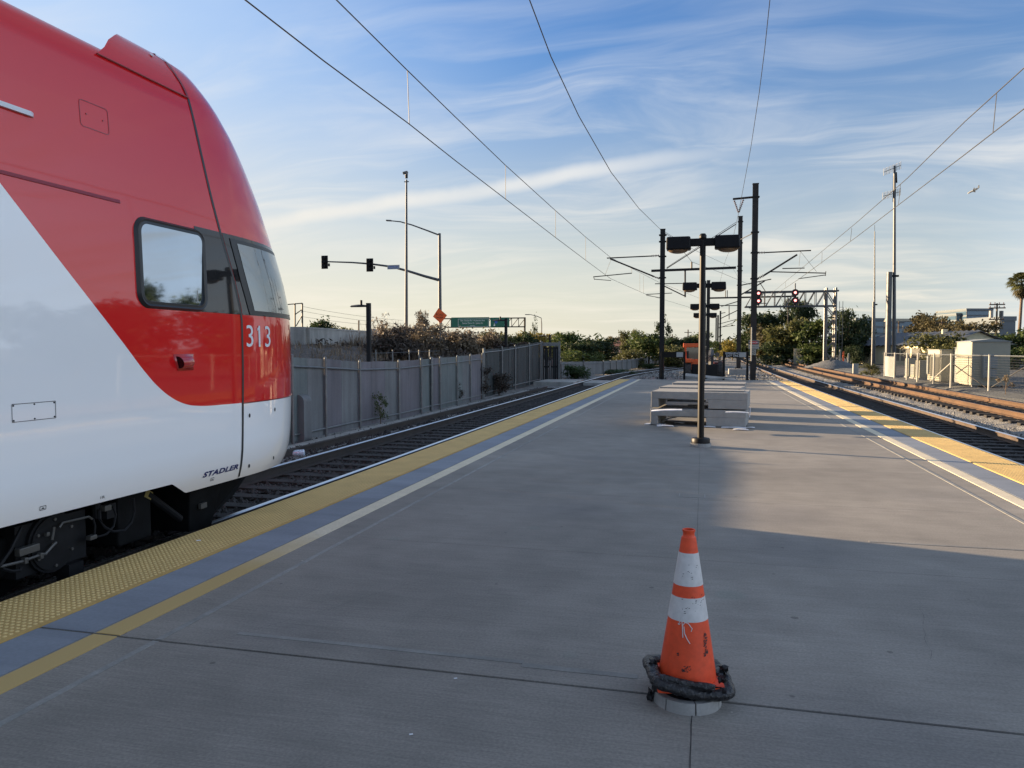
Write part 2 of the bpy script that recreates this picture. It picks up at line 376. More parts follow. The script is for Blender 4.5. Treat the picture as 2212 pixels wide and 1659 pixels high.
# ground: one sheet to the horizon
mb = MB(); g = []
for y in (-400, -60, 0, 60, 200, 600, 2500): g.append([(x, y, -.56) for x in (-2500, -300, -60, 0, 60, 300, 2500)])
mb.grid(g, flip=False); struct(mb, 'ground', 'dirt')
# graded yard right of the tracks
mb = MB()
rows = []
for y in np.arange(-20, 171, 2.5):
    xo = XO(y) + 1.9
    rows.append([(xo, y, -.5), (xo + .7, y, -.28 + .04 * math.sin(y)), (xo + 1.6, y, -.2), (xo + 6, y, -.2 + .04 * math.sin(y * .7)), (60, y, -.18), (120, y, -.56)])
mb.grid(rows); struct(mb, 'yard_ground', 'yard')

def ballast_bed(xf, hw, zt, name, y0=-30, y1=200, step=.6, m='ballast'):
    mb = MB(); rows = []
    offs = [-hw - .55, -hw - .2, -hw, -.55 * hw, -.2 * hw, .2 * hw, .55 * hw, hw, hw + .2, hw + .55]
    y = y0
    while y < y1:
        r = []
        for o in offs:
            z = zt + random.uniform(-.025, .025) if abs(o) <= hw else (zt - .06 if abs(o) < hw + .3 else -.555)
            r.append((xf(y) + o, y, z))
        rows.append(r); y += step if y < 60 else step * 4
    mb.grid(rows); return struct(mb, name, m)
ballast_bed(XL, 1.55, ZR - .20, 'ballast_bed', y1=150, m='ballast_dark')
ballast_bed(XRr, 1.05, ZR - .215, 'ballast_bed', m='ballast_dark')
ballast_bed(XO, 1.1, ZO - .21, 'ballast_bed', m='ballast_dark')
# ballast between the right hand tracks, and along the left fence
mb = MB(); rows = []
for y in np.arange(-10, 200, .7):
    a, b = XRr(y) + .92, XO(y) - .95
    rows.append([(a + (b - a) * t, y, ZR - .19 + t * .15 + random.uniform(-.03, .03)) for t in np.linspace(0, 1, 6)])
mb.grid(rows); struct(mb, 'ballast_bed', 'ballast')
mb = MB(); rows = []
for y in np.arange(-10, 62, .7):
    a, b = -9.6, XL(y) - 1.2
    rows.append([(a + (b - a) * t, y, -.47 + .03 * t + random.uniform(-.02, .02)) for t in np.linspace(0, 1, 6)])
mb.grid(rows); struct(mb, 'ballast_bed', 'ballast')
mb = MB(); rows = []       # trackbed beyond the platform end
for y in np.arange(43, 200, 1.):
    a, b = XL(y) + 1.0, XRr(y) - 1.0
    if b - a < .3: break
    rows.append([(a + (b - a) * t, y, -.36 + random.uniform(-.03, .03)) for t in np.linspace(0, 1, 9)])
mb.grid(rows); struct(mb, 'ballast_bed', 'ballast')

RAIL = [(-.07, -.17), (.07, -.17), (.07, -.155), (.012, -.13), (.012, -.045), (.037, -.035), (.037, -.009), (.023, -.0005), (-.023, -.0005), (-.037, -.009), (-.037, -.035), (-.012, -.045), (-.012, -.13), (-.07, -.155)]
RMI = [0] * 14; RMI[6] = RMI[7] = RMI[8] = 1; 
def track(xf, zr, label, mats, y1, tie='tie', th=.0):
    t = thing('railway_track', label, 'track', (xf(10), 10, zr - .17))
    for sgn in (-1, 1):
        ys = list(np.arange(-30, 60, 1.5)) + list(np.arange(60, y1, 2.5))
        path = []
        for y in ys:
            d = (xf(y + .5) - xf(y - .5)); path.append((xf(y) + sgn * .753, y - sgn * .753 * d, zr))
        MB().sweep(RAIL, path, RMI).build('rail', mats, t)
    base = None; rest = MB(); n = 0
    for y in np.arange(1., y1, .6 if y1 < 170 else .6):
        x = xf(y); ang = -math.atan(xf(y + .5) - xf(y - .5))
        if n < 96:
            if base is None:
                q = MB(); q.obox((x, y, zr - .25), (2.6, .23, .18)); base = q.build('railway_sleeper', tie, t, bevel=.01); o = base
            else:
                o = base.copy(); col.objects.link(o); o.parent = t; o.location = Vector((x, y, zr - .25)) - Vector((xf(1.), 1., zr - .25)) + base.location
            o.rotation_euler = (0, 0, 0)
        else: rest.obox((x, y, zr - .25), (2.6, .23, .18), rz=ang)
        n += 1
    tag(rest.build('railway_sleeper', tie, t), kind='stuff')
    return t
tl = track(XL, ZR, 'railway track with bright polished rails left of the platform, under the red train', ['rail_side', 'rail_top'], 150)
tr_ = track(XRr, ZR, 'railway track with polished rails right beside the platform, nearer than the rusty one', ['rail_tan', 'rail_top'], 190)
to = track(XO, ZO, 'disused rusty orange railway track beyond the grey ballast, by the equipment fence', ['rail_rust', 'rail_rust_top'], 190)
# spare rail lying along the left fence
mb = MB(); mb.sweep(RAIL, [(-7.72 - .004 * y, y, -.29) for y in np.arange(9, 40, 2.)], [0] * 14)
tag(mb.build('spare_rail', ['rail_side', 'rail_top'], loc=(-7.8, 20, -.46)), 'dark spare rail lying on the ballast between the left track and slatted fence', 'rail')
# cable trough kerb at the fence foot
mb = MB(); mb.box(-8.55, -8.3, 6, 37, -.5, -.40)
tag(mb.build('cable_trough', 'concrete_old', loc=(-8.4, 15, -.5), bevel=.01), 'low grey concrete cable trough running along the foot of the left fence', 'trough')

def stones(name, n, boxes, size, m, zoff=0):
    octv = np.array([[1, 0, 0], [-1, 0, 0], [0, 1, 0], [0, -1, 0], [0, 0, .8], [0, 0, -.8]])
    octf = np.array([[0, 2, 4], [2, 1, 4], [1, 3, 4], [3, 0, 4], [2, 0, 5], [1, 2, 5], [3, 1, 5], [0, 3, 5]])
    V = []; k = 0
    wts = np.array([b[5] for b in boxes], float); cnt = (wts / wts.sum() * n).astype(int)
    P = []
    for b, c in zip(boxes, cnt):
        y = b[2] + (b[3] - b[2]) * rng.random(c) ** 1.5; x = b[0] + (b[1] - b[0]) * rng.random(c)
        P.append(np.stack([x, y, np.full(c, b[4]) + rng.random(c) * .03], 1))
    P = np.concatenate(P); n = len(P)
    s = size * (.6 + .9 * rng.random((n, 1, 1)))
    A = octv[None] * (1 + .5 * (rng.random((n, 6, 3)) - .5)) * s * (1 + .6 * (rng.random((n, 1, 3)) - .5))
    th = rng.random(n) * 6.28; c, sn = np.cos(th), np.sin(th)
    x = A[:, :, 0] * c[:, None] - A[:, :, 1] * sn[:, None]; y = A[:, :, 0] * sn[:, None] + A[:, :, 1] * c[:, None]
    A = np.stack([x, y, A[:, :, 2]], 2) + P[:, None]
    me = bpy.data.meshes.new(name); V = A.reshape(-1, 3); Fc = (octf[None] + (np.arange(n) * 6)[:, None, None]).reshape(-1, 3)
    me.from_pydata(V.tolist(), [], Fc.tolist()); me.materials.append(M[m]); me.update()
    o = bpy.data.objects.new(name, me); col.objects.link(o); return tag(o, kind='stuff')
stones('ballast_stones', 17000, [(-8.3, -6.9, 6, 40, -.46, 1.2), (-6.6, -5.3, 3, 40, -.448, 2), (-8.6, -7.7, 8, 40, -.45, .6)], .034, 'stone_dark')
stones('ballast_stones', 19000, [(6.85, 8.3, 8, 60, -.405, 3), (10.1, 11.2, 10, 60, -.33, .6)], .042, 'stone')
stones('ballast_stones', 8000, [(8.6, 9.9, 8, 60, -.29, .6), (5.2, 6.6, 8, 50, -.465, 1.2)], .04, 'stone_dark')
stones('ballast_stones', 5000, [(-4.4, 5, 43, 70, -.35, 1)], .05, 'stone')

# ------------------------------------------------------------------ platform
Y0, Y1, PW = -22.0, 41.9, 4.40
JY = [Y0, -8, -3.7, -1.25, 1.18, 3.63, 6.08, 8.53, 10.98, 13.45, 18.35, 23.2, 28.1, 33, 37.9, Y1]
def strips(x0, x1, z0, z1, gap, yspan=None):
    mb = MB()
    for i in range(len(JY) - 1):
        a, b = JY[i], JY[i + 1]
        ga = .011 if abs(a - 3.63) < .1 else gap; gb = .011 if abs(b - 3.63) < .1 else gap
        mb.box(x0, x1, a + ga, b - gb, z0, z1)
    return mb
pl = thing('platform', None, None, (0, 10, -.6)); del_ = pl
pl['kind'] = 'structure'
mb = strips(-3.79, -.0312, -.12, 0, .0022)
mb2 = strips(-.0288, 3.79, -.12, 0, .0022); b = len(mb.v); mb.v += mb2.v; mb.f += [tuple(b + i for i in f) for f in mb2.f]; mb.m += mb2.m
mb2 = strips(-4.36, -3.796, -.12, -.002, .003); b = len(mb.v); mb.v += mb2.v; mb.f += [tuple(b + i for i in f) for f in mb2.f]; mb.m += mb2.m
mb2 = strips(3.796, 4.36, -.12, -.002, .003); b = len(mb.v); mb.v += mb2.v; mb.f += [tuple(b + i for i in f) for f in mb2.f]; mb.m += mb2.m
conc = mb.build('paving_slabs', 'concrete', pl)
MB().box(-4.33, 4.33, Y0, Y1 - .02, -.58, -.014).build('platform_wall', 'joint', pl)
for sx in (-1, 1):
    mb = strips(sx * 3.42 - .0, sx * 3.79, .0, .004, .003) if sx > 0 else strips(-3.79, -3.42, 0, .004, .003)
    mb.build('edge_paint', 'edge_paint', pl)
# line: yellowed near the camera, white further off
m_line = mat('line_paint', (.66, .58, .425), .7, noise=[(6, .07), (50, .1)])
nt = m_line.node_tree; N = nt.nodes; L = nt.links; bs = N['Principled BSDF']; src = bs.inputs['Base Color'].links[0].from_socket
tc = N.new('ShaderNodeTexCoord'); sp = N.new('ShaderNodeSeparateXYZ'); L.new(tc.outputs['Object'], sp.inputs[0])
nz = N.new('ShaderNodeTexNoise'); nz.inputs['Scale'].default_value = 1.5; L.new(tc.outputs['Object'], nz.inputs['Vector'])
ad = N.new('ShaderNodeMath'); L.new(sp.outputs[1], ad.inputs[0]); L.new(nz.outputs[0], ad.inputs[1])
mr = N.new('ShaderNodeMapRange'); mr.inputs[1].default_value = -4.6; mr.inputs[2].default_value = -3.2; L.new(ad.outputs[0], mr.inputs[0])
mx = N.new('ShaderNodeMix'); mx.data_type = 'RGBA'; mx.inputs[6].default_value = (.46, .32, .12, 1); L.new(mr.outputs[0], mx.inputs[0]); L.new(src, mx.inputs[7]); L.new(mx.outputs[2], bs.inputs['Base Color'])
m_worn2 = mat('worn_stripe', (.25, .248, .232), .8, noise=[((3, .4, 1), .14), (9, .16), (60, .12)])
# worn stripe: speckled paint
m_worn = mat('worn_paint', (.50, .51, .49), .8, noise=[(5, .2)])
nt = m_worn.node_tree; N = nt.nodes; L = nt.links; out = N['Material Output']; tr2 = N.new('ShaderNodeBsdfTransparent'); mxs = N.new('ShaderNodeMixShader')
tc = N.new('ShaderNodeTexCoord'); nz = N.new('ShaderNodeTexNoise'); nz.inputs['Scale'].default_value = 7; nz.inputs['Detail'].default_value = 8; L.new(tc.outputs['Object'], nz.inputs['Vector'])
mr = N.new('ShaderNodeMapRange'); mr.inputs[1].default_value = .34; mr.inputs[2].default_value = .6; mr.inputs[4].default_value = .34; L.new(nz.outputs[0], mr.inputs[0])
L.new(mr.outputs[0], mxs.inputs[0]); L.new(tr2.outputs[0], mxs.inputs[1]); L.new(N['Principled BSDF'].outputs[0], mxs.inputs[2]); L.new(mxs.outputs[0], out.inputs[0])
for sx in (-1, 1):
    a, b_ = sorted((sx * 3.24, sx * 3.40)); strips(a, b_, 0, .005, .003).build('edge_line', m_line, pl)
    a, b_ = sorted((sx * 2.96, sx * 3.0)); strips(a, b_, 0, .0035, .003).build('worn_line', m_worn2, pl)
# teal over-spray smears along the big joint, as scuffed paint
mb = MB(); mb.box(-2.6, -.9, 3.82, 3.86, 0, .003); mb.box(-.9, -.3, 3.78, 3.83, 0, .003); mb.box(1.4, 2.9, 7.0, 7.04, 0, .003)
mb.build('worn_line', mat('scuff_paint', (.212, .208, .194), .8, noise=[(4, .18), (50, .1)]), pl)
# tactile paving with truncated domes
def tactile(sx):
    mb = MB(); a, b_ = sorted((sx * 3.796, sx * 4.40))
    y = Y0
    mb.box(a, b_, Y0, Y1 - .3, -.001, .012)
    ys = np.arange(2. if sx < 0 else 6., Y1 - .35, .0412); xs = np.arange(a + .022, b_ - .015, .0412)
    n0 = len(mb.v); n = 6; V = []; Fc = []; mi = []; b0 = n0
    ca = [(math.cos(2 * math.pi * k / n), math.sin(2 * math.pi * k / n)) for k in range(n)]
    for yy in ys:
        for xx in xs:
            V += [(xx + .0132 * c, yy + .0132 * s_, .012) for c, s_ in ca] + [(xx + .0098 * c, yy + .0098 * s_, .0165) for c, s_ in ca]
            for k in range(n): Fc.append((b0 + k, b0 + (k + 1) % n, b0 + n + (k + 1) % n, b0 + n + k)); mi.append(1)
            Fc.append(tuple(b0 + n + k for k in range(n))); mi.append(1); b0 += 2 * n
    mb.v += V; mb.f += Fc; mb.m += mi
    struct(mb, 'tactile_paving', ['tactile', 'tactile_dome'])
tactile(-1); tactile(1)
# end kerb and small cover plate in the slab
mb = MB(); mb.box(-4.36, 4.36, Y1 - .01, Y1 + .25, -.58, .004); mb.build('platform_end_kerb', 'concrete_light', pl)
c = atZ(1495, 1071, 0)
mb = MB(); mb.box(c.x - .14, c.x + .14, c.y - .10, c.y + .10, 0, .003)
pt = mb.build('cover_plate', 'concrete', pl); mb = MB()
for q in ((-.14, .14, -.103, -.097), (-.14, .14, .097, .103), (-.143, -.137, -.1, .1), (.137, .143, -.1, .1)): mb.box(c.x + q[0], c.x + q[1], c.y + q[2], c.y + q[3], .0, .004)
mb.build('cover_frame', 'concrete_old', pl)
# hairline cracks
mb = MB()
def crack(p, q, n=14, wdt=.004, amp=.03):
    p, q = Vector(p), Vector(q); d = (q - p); s_ = Vector((-d.y, d.x, 0)).normalized(); last = None; o = 0
    for i in range(n + 1):
        o += random.uniform(-amp, amp); c = p + d * (i / n) + s_ * o; w_ = wdt * random.uniform(.5, 1.2)
        if last: mb.face([(last[0] - s_ * last[1]) + Vector((0, 0, .0015)), (last[0] + s_ * last[1]) + Vector((0, 0, .0015)), (c + s_ * w_) + Vector((0, 0, .0015)), (c - s_ * w_) + Vector((0, 0, .0015))])
        last = (c, w_)
crack((-.03, 3.55, 0), (-.05, 2.2, 0), wdt=.0016, amp=.006); crack((-2.7, 3.65, 0), (-1.9, 5.1, 0), wdt=.0007, amp=.015); crack((1.2, 4.4, 0), (1.35, 5.3, 0), wdt=.0006, amp=.012)
mb.build('crack', 'joint', pl)
# litter on the platform
for px, py, lb in ((429, 1168, 'white paper scrap on the yellow tactile strip beside the train'), (888, 1587, 'tiny pale scrap on the platform slab in the near foreground'), (984, 1466, 'small white litter fleck beside the long platform joint')):
    c = atZ(px, py, .02 if py == 1168 else .004); mb = MB(); mb.obox((c.x, c.y, c.z + .003), (.035, .012, .006), rz=.5)
    if py != 1168: mb = MB().obox((c.x, c.y, c.z + .002), (.016, .007, .003), rz=.5)
    tag(mb.build('paper_scrap', 'foam', loc=(c.x, c.y, c.z)), lb, 'litter')

# ================================================================== TRAIN
TX = -5.95
tr = thing('train', 'red and white double-deck train with number 313 standing at the left platform edge', 'train', (TX, 4, -.24))
ZN = [.343, .42, .5, .65, .85, 1.1, 1.5, 1.9, 2.3, 2.7, 3.1, 3.5, 3.8, 3.95, 4.15, 4.32, 4.36, 4.38, 4.385]
WN = [1.40, 1.425, 1.44, 1.45, 1.45, 1.45, 1.45, 1.45, 1.44, 1.425, 1.405, 1.38, 1.355, 1.34, 1.26, 1.10, .85, .5, .0]
SN = [6.76, 6.755, 6.757, 6.765, 6.775, 6.783, 6.794, 6.79, 6.69, 6.53, 6.39, 6.28, 6.21, 6.17, 6.10, 6.03, 5.98, 5.96, 5.95]
LN = [1.84, 1.91, 1.955, 1.99, 2.01, 2.02, 2.015, 2.0, 1.99, 1.96, 1.87, 1.655, 1.40, 1.195, 1.0, .80, .55, .3, .12]
def pchip(xs, ys):
    xs = np.array(xs); ys = np.array(ys); h = np.diff(xs); dl = np.diff(ys) / h; m = np.zeros(len(xs)); m[0], m[-1] = dl[0], dl[-1]
    for i in range(1, len(xs) - 1):
        if dl[i - 1] * dl[i] > 0: w1, w2 = 2 * h[i] + h[i - 1], h[i] + 2 * h[i - 1]; m[i] = (w1 + w2) / (w1 / dl[i - 1] + w2 / dl[i])
    def f(x):
        x = min(max(x, xs[0]), xs[-1]); i = min(int(np.searchsorted(xs, x, 'right')) - 1, len(xs) - 2); t = (x - xs[i]) / h[i]
        return float((2*t**3-3*t*t+1)*ys[i] + (t**3-2*t*t+t)*h[i]*m[i] + (-2*t**3+3*t*t)*ys[i+1] + (t**3-t*t)*h[i]*m[i+1])
    return f
_PC = {}
def zi(tab, z):
    k = id(tab)
    if k not in _PC: _PC[k] = pchip(ZN, tab)
    return _PC[k](z)
EXP = 2 / 2.5
def nose(t, z, off=0.):
    # t: 0 = near side seam, pi/2 = front centre, pi = far side
    def P(t, z):
        w_, s_, l_ = zi(WN, z), zi(SN, z), zi(LN, z); c, s = math.cos(t), max(0., math.sin(t))
        return Vector((TX + w_ * (1 if c >= 0 else -1) * abs(c) ** EXP, s_ + l_ * s ** EXP, z))
    p = P(t, z)
    if off:
        e = .012; tt = min(max(t, .02), math.pi - .02)
        a = P(tt + e, z) - P(tt - e, z); b = P(tt, min(z + .02, 4.37)) - P(tt, z - .02); n = a.cross(b).normalized()
        if n.x * math.cos(t) + n.y < 0: n = -n
        p = p + n * off
    return p
# arc-length parameter along the nose at one height
_T = np.concatenate([np.linspace(0, .1, 40) ** 1.0, np.linspace(.1025, math.pi / 2, 200)]); _A = [0.]
for i in range(1, len(_T)): _A.append(_A[-1] + (nose(_T[i], 1.8) - nose(_T[i - 1], 1.8)).length)
def t_of_arc(a): return float(np.interp(a, _A, _T))
def arc_of_px(px, z):
    best = min(np.linspace(0, 1.1, 500), key=lambda t: abs(proj_px(nose(t, z)) - px)); return float(np.interp(best, _T, _A))
def proj_px(P):
    v = np.array(P) - O0; return CX + F * (v @ rt) / (v @ fw)
def t_of_px(px, z): return min(np.linspace(0, 1.1, 600), key=lambda t: abs(proj_px(nose(t, z)) - px))

# livery as one paint: white, red above a swept boundary
m_liv = bpy.data.materials.new('train_livery'); m_liv.use_nodes = True
nt = m_liv.node_tree; N = nt.nodes; L = nt.links; bs = N['Principled BSDF']
bs.inputs['Roughness'].default_value = .35; bs.inputs['Specular IOR Level'].default_value = .08; bs.inputs['Coat Weight'].default_value = 1; bs.inputs['Coat Roughness'].default_value = .035; bs.inputs['Coat IOR'].default_value = 1.62
ge = N.new('ShaderNodeNewGeometry'); sp = N.new('ShaderNodeSeparateXYZ'); L.new(ge.outputs['Position'], sp.inputs[0])
mr = N.new('ShaderNodeMapRange'); mr.inputs[1].default_value = 2.; mr.inputs[2].default_value = 7.; L.new(sp.outputs[1], mr.inputs[0])
fc = N.new('ShaderNodeFloatCurve'); cv = fc.mapping.curves[0]
pts = [(2., 4.98), (2.6, 4.35), (4.10, 2.776), (4.38, 2.487), (4.622, 2.24), (4.899, 1.963), (5.176, 1.69), (5.418, 1.449), (5.563, 1.327), (5.735, 1.222), (5.916, 1.155), (6.109, 1.125), (6.5, 1.112), (7., 1.105)]
for i, (y, z) in enumerate(pts):
    q = ((y - 2) / 5, z / 5)
    if i == 0: cv.points[0].location = q
    elif i == len(pts) - 1: cv.points[-1].location = q
    else: cv.points.new(*q)
for p in cv.points: p.handle_type = 'AUTO_CLAMPED'
fc.mapping.update(); L.new(mr.outputs[0], fc.inputs[1])
ml = N.new('ShaderNodeMath'); ml.operation = 'MULTIPLY'; ml.inputs[1].default_value = 5; L.new(fc.outputs[0], ml.inputs[0])
sb = N.new('ShaderNodeMath'); sb.operation = 'SUBTRACT'; L.new(sp.outputs[2], sb.inputs[0]); L.new(ml.outputs[0], sb.inputs[1])
st = N.new('ShaderNodeMapRange'); st.inputs[1].default_value = -.002; st.inputs[2].default_value = .002; L.new(sb.outputs[0], st.inputs[0])
# road grime at the skirt: a stain band with uneven edge
nz = N.new('ShaderNodeTexNoise'); nz.inputs['Scale'].default_value = 1.3; L.new(ge.outputs['Position'], nz.inputs['Vector'])
gz = N.new('ShaderNodeMapRange'); gz.inputs[1].default_value = .78; gz.inputs[2].default_value = .36; 
ad = N.new('ShaderNodeMath'); ad.operation = 'ADD'; L.new(sp.outputs[2], ad.inputs[0]); sc2 = N.new('ShaderNodeMath'); sc2.operation = 'MULTIPLY'; sc2.inputs[1].default_value = .1; L.new(nz.outputs[0], sc2.inputs[0]); L.new(sc2.outputs[0], ad.inputs[1]); L.new(ad.outputs[0], gz.inputs[0])
wm = N.new('ShaderNodeMix'); wm.data_type = 'RGBA'; wm.inputs[6].default_value = (.87, .87, .86, 1); wm.inputs[7].default_value = (.74, .67, .60, 1); L.new(gz.outputs[0], wm.inputs[0])
rm = N.new('ShaderNodeMix'); rm.data_type = 'RGBA'; L.new(wm.outputs[2], rm.inputs[6]); rm.inputs[7].default_value = (.66, .010, .012, 1); L.new(st.outputs[0], rm.inputs[0]); L.new(rm.outputs[2], bs.inputs['Base Color'])
# faint panel waviness in the clearcoat
n2 = N.new('ShaderNodeTexNoise'); n2.inputs['Scale'].default_value = .9; n2.inputs['Detail'].default_value = 2; L.new(ge.outputs['Position'], n2.inputs['Vector'])
bp = N.new('ShaderNodeBump'); bp.inputs['Strength'].default_value = .22; bp.inputs['Distance'].default_value = .01; L.new(n2.outputs[0], bp.inputs['Height']); L.new(bp.outputs[0], bs.inputs['Coat Normal'])
M['livery'] = m_liv

# body shell: side rows from skirt to roof, both sides
BZ = [.343, .42, .5, .65, .85, 1.1, 1.5, 1.9, 2.3, 2.7, 3.1, 3.5, 3.8, 3.95, 4.03, 4.08, 4.10, 4.11]
_bw = 0
BW = [1.40, 1.425, 1.44, 1.45, 1.45, 1.45, 1.45, 1.45, 1.44, 1.425, 1.405, 1.38, 1.355, 1.34, 1.28, 1.15, .8, 0.]
Yc = [-26, -18, -10, -4, 0, 2, 3.5, 4.5, 5.1, 5.45, 5.72, 5.74, 5.80, 5.93, 5.96, 6.1]
def zbot(y): return .462 if y <= 5.73 else (.343 if y >= 5.95 else .462 - .119 * (y - 5.73) / .22)
for_side = []
mb = MB()
_sw = pchip(BZ, BW)
def side_w(z): return _sw(z)
rows = []
zr_ = sorted(set(BZ + list(np.arange(1.7, 3.9, .2))))
for sgn in (1, -1):
    rows = []
    for i, z in enumerate(zr_):
        row = []
        for y in Yc + [None]:
            yy = min(y, 99) if y is not None else zi(SN, min(z, 3.95)) - .006
            zz = z
            if z < .49: zz = max(z, zbot(yy)); 
            row.append((TX + sgn * side_w(zz), yy, zz))
        rows.append(row)
    mb.grid(rows, flip=(sgn < 0))
body = mb.build('body', 'livery', tr, smooth=True)
# nose shell
mb = MB(); rows = []
ts = [math.pi * k / 96 for k in range(97)]; ts = sorted(set([.0, .004, .012, .03, .06] + ts + [math.pi - q for q in (.0, .004, .012, .03, .06)]))
zz = sorted(set(ZN + list(np.arange(.4, 4.36, .07))))
for z in zz: rows.append([nose(t, z) for t in ts])
mb.grid(rows); ns = mb.build('cab_nose', 'livery', tr, smooth='all')
# dark closing plate under floor
MB().box(TX - 1.36, TX + 1.36, -26, 6.2, .5, .56).build('underframe', 'bogie', tr)
mb = MB(); mb.face([nose(t, .36) + (Vector((TX, 6.7, .36)) - nose(t, .36)) * .03 for t in ts]); mb.build('underframe', 'bogie', tr)
# roof fairing over the cab
mb = MB(); rows = []
fz = [3.955, 4.05, 4.15, 4.24, 4.32, 4.31, 4.09]; fy = [5.09, 5.20, 5.30, 5.43, 5.58, 5.74, 5.86]; fw_ = [zi(WN, z) for z in fz[:5]] + [.98, .86]
for sgn in (1, -1):
    rows = []; mb = MB()
    for z, y, wq in zip(fz, fy, fw_):
        x = TX + sgn * wq; e = zi(SN, z) - .006
        rows.append([(x, y + (e - y) * k / 6, z) for k in range(7)])
    mb.grid(rows, flip=(sgn < 0)); rfx = mb.build('roof_fairing', 'livery', tr, smooth=True)
    if sgn > 0: rf = rfx
mb = MB(); p = Vector((TX + zi(WN, 4.24) + .004, 5.86, 4.235)); mb.cyl(p, p + Vector((.006, 0, .006)), .018, n=12); mb.build('roof_plug', 'foam', rf)
# dark seam between body and nose, and along the fairing
mb = MB()
def seam_strip(pts, hw, m=0):
    for i in range(len(pts) - 1):
        a, b = pts[i], pts[i + 1]; mb.face([a + Vector((0, -hw, 0)), b + Vector((0, -hw, 0)), b + Vector((0, hw, 0)), a + Vector((0, hw, 0))], m)
zs = list(np.linspace(.36, 3.95, 40)); seam_strip([Vector((TX + zi(WN, z) + .004, zi(SN, z), z)) for z in zs], .0155)
mb.build('door_seal', 'rubber', tr)
mb = MB(); zs = list(np.linspace(3.94, 4.38, 14)); seam_strip([Vector((TX + zi(WN, z) + .006, zi(SN, z) - .004, z + .003)) for z in zs], .016)
mb.tube([(TX + 1.348, 5.08, 3.95), (TX + 1.348, 6.16, 3.95)], .007); mb.build('roof_seal', 'train_dark_red', tr)
# red-white step on the nose, its thin shadow line coloured in dark red
mb = MB()
rr = [[nose(t, 1.098, .004) for t in ts if t < 3.1], [nose(t, 1.108, .012) for t in ts if t < 3.1]]
mb.grid(rr); mb.build('bumper_lip_shadow', 'train_dark_red', tr)

SX = lambda z: TX + side_w(z)     # body side x at height
def rrect(y0, y1, z0, z1, r, n=7, ins=0.):
    y0 += ins; y1 -= ins; z0 += ins; z1 -= ins; r = max(r - ins, .004); P = []
    for cy, cz, a0 in ((y1 - r, z1 - r, 0), (y0 + r, z1 - r, 90), (y0 + r, z0 + r, 180), (y1 - r, z0 + r, 270)):
        for k in range(n): a = R(a0 + 90 * k / (n - 1)); P.append((cy + r * math.cos(a), cz + r * math.sin(a)))
    return P
def side_pts(P, off): return [Vector((SX(z) + off, y, z)) for y, z in P]
def ring(mb, P1, o1, P2, o2, m=0): mb.grid([side_pts(P1, o1), side_pts(P2, o2)], m, closed=True)
# cab side window: pane inside a thick rubber frame
wy0, wy1, wz0, wz1 = 5.335, 6.24, 1.99, 2.75
mb = MB()
A0 = rrect(wy0, wy1, wz0, wz1, .13); A1 = rrect(wy0, wy1, wz0, wz1, .13, ins=.02); A2 = rrect(wy0, wy1, wz0, wz1, .13, ins=.035); A3 = rrect(wy0, wy1, wz0, wz1, .13, ins=.058)
ring(mb, A0, .001, A1, .030); ring(mb, A1, .030, A2, .024); ring(mb, A2, .024, A3, .027); ring(mb, A3, .027, rrect(wy0, wy1, wz0, wz1, .13, ins=.062), .004)
wf = mb.build('side_window', 'rubber', tr, smooth=True)
mb = MB(); mb.face([Vector((SX(1.99) + .005, y, z)) for y, z in rrect(wy0, wy1, wz0, wz1, .13, ins=.06)]); mb.build('pane', 'glass_sky', wf)
mb = MB(); q = Vector((SX(2.15) + .009, 6.10, 2.15)); mb.box(q.x - .002, q.x + .002, q.y - .006, q.y + .006, 2.08, 2.18); mb.build('latch', 'white_paint', wf)
# black panel from the window to the windscreen
mb = MB(); rows = []
for z in np.linspace(1.995, 2.775, 10):
    y1 = zi(SN, z) - .012; y0 = wy1 - .13
    rows.append([Vector((SX(z) + .0025, y0 + (y1 - y0) * k / 8, z)) for k in range(9)])
mb.grid(rows); mb.build('window_surround', 'gloss_black', tr, smooth='all')
def nose_patch(f0, f1, z0, z1, off, nz=14, nt=26):
    rows = []
    for z in np.linspace(z0, z1, nz):
        a, b = f0(z), f1(z); rows.append([nose(a + (b - a) * k / nt, z, off) for k in range(nt + 1)])
    return rows
ta = lambda z: t_of_px(float(np.interp(z, [2.0, 2.75], [539, 494])), z)
mb = MB(); mb.grid(nose_patch(lambda z: .004, lambda z: math.pi - .004, 1.995, 2.775, .003, nt=80)); mb.build('window_surround', 'gloss_black', tr, smooth='all')
mb = MB(); mb.grid(nose_patch(lambda z: .1, lambda z: math.pi - .1, 2.02, 2.72, -.001)); 
wsrow = nose_patch(ta, lambda z: math.pi - ta(z), 2.0, 2.74, .009, nz=12, nt=60)
mb = MB(); mb.grid(wsrow); ws = mb.build('windscreen', 'rubber', tr, smooth='all')
ti = lambda z: ta(z) + .035
mb = MB(); mb.grid(nose_patch(ti, lambda z: math.pi - ti(z), 2.045, 2.70, .012, nz=12, nt=60)); mb.build('pane', 'glass_cab', ws, smooth='all')
# wiper
mb = MB(); mb.tube([nose(1.35, 2.03, .03), nose(1.3, 2.3, .03), nose(1.2, 2.55, .025)], .010, 5); mb.build('wiper', 'rubber', ws)
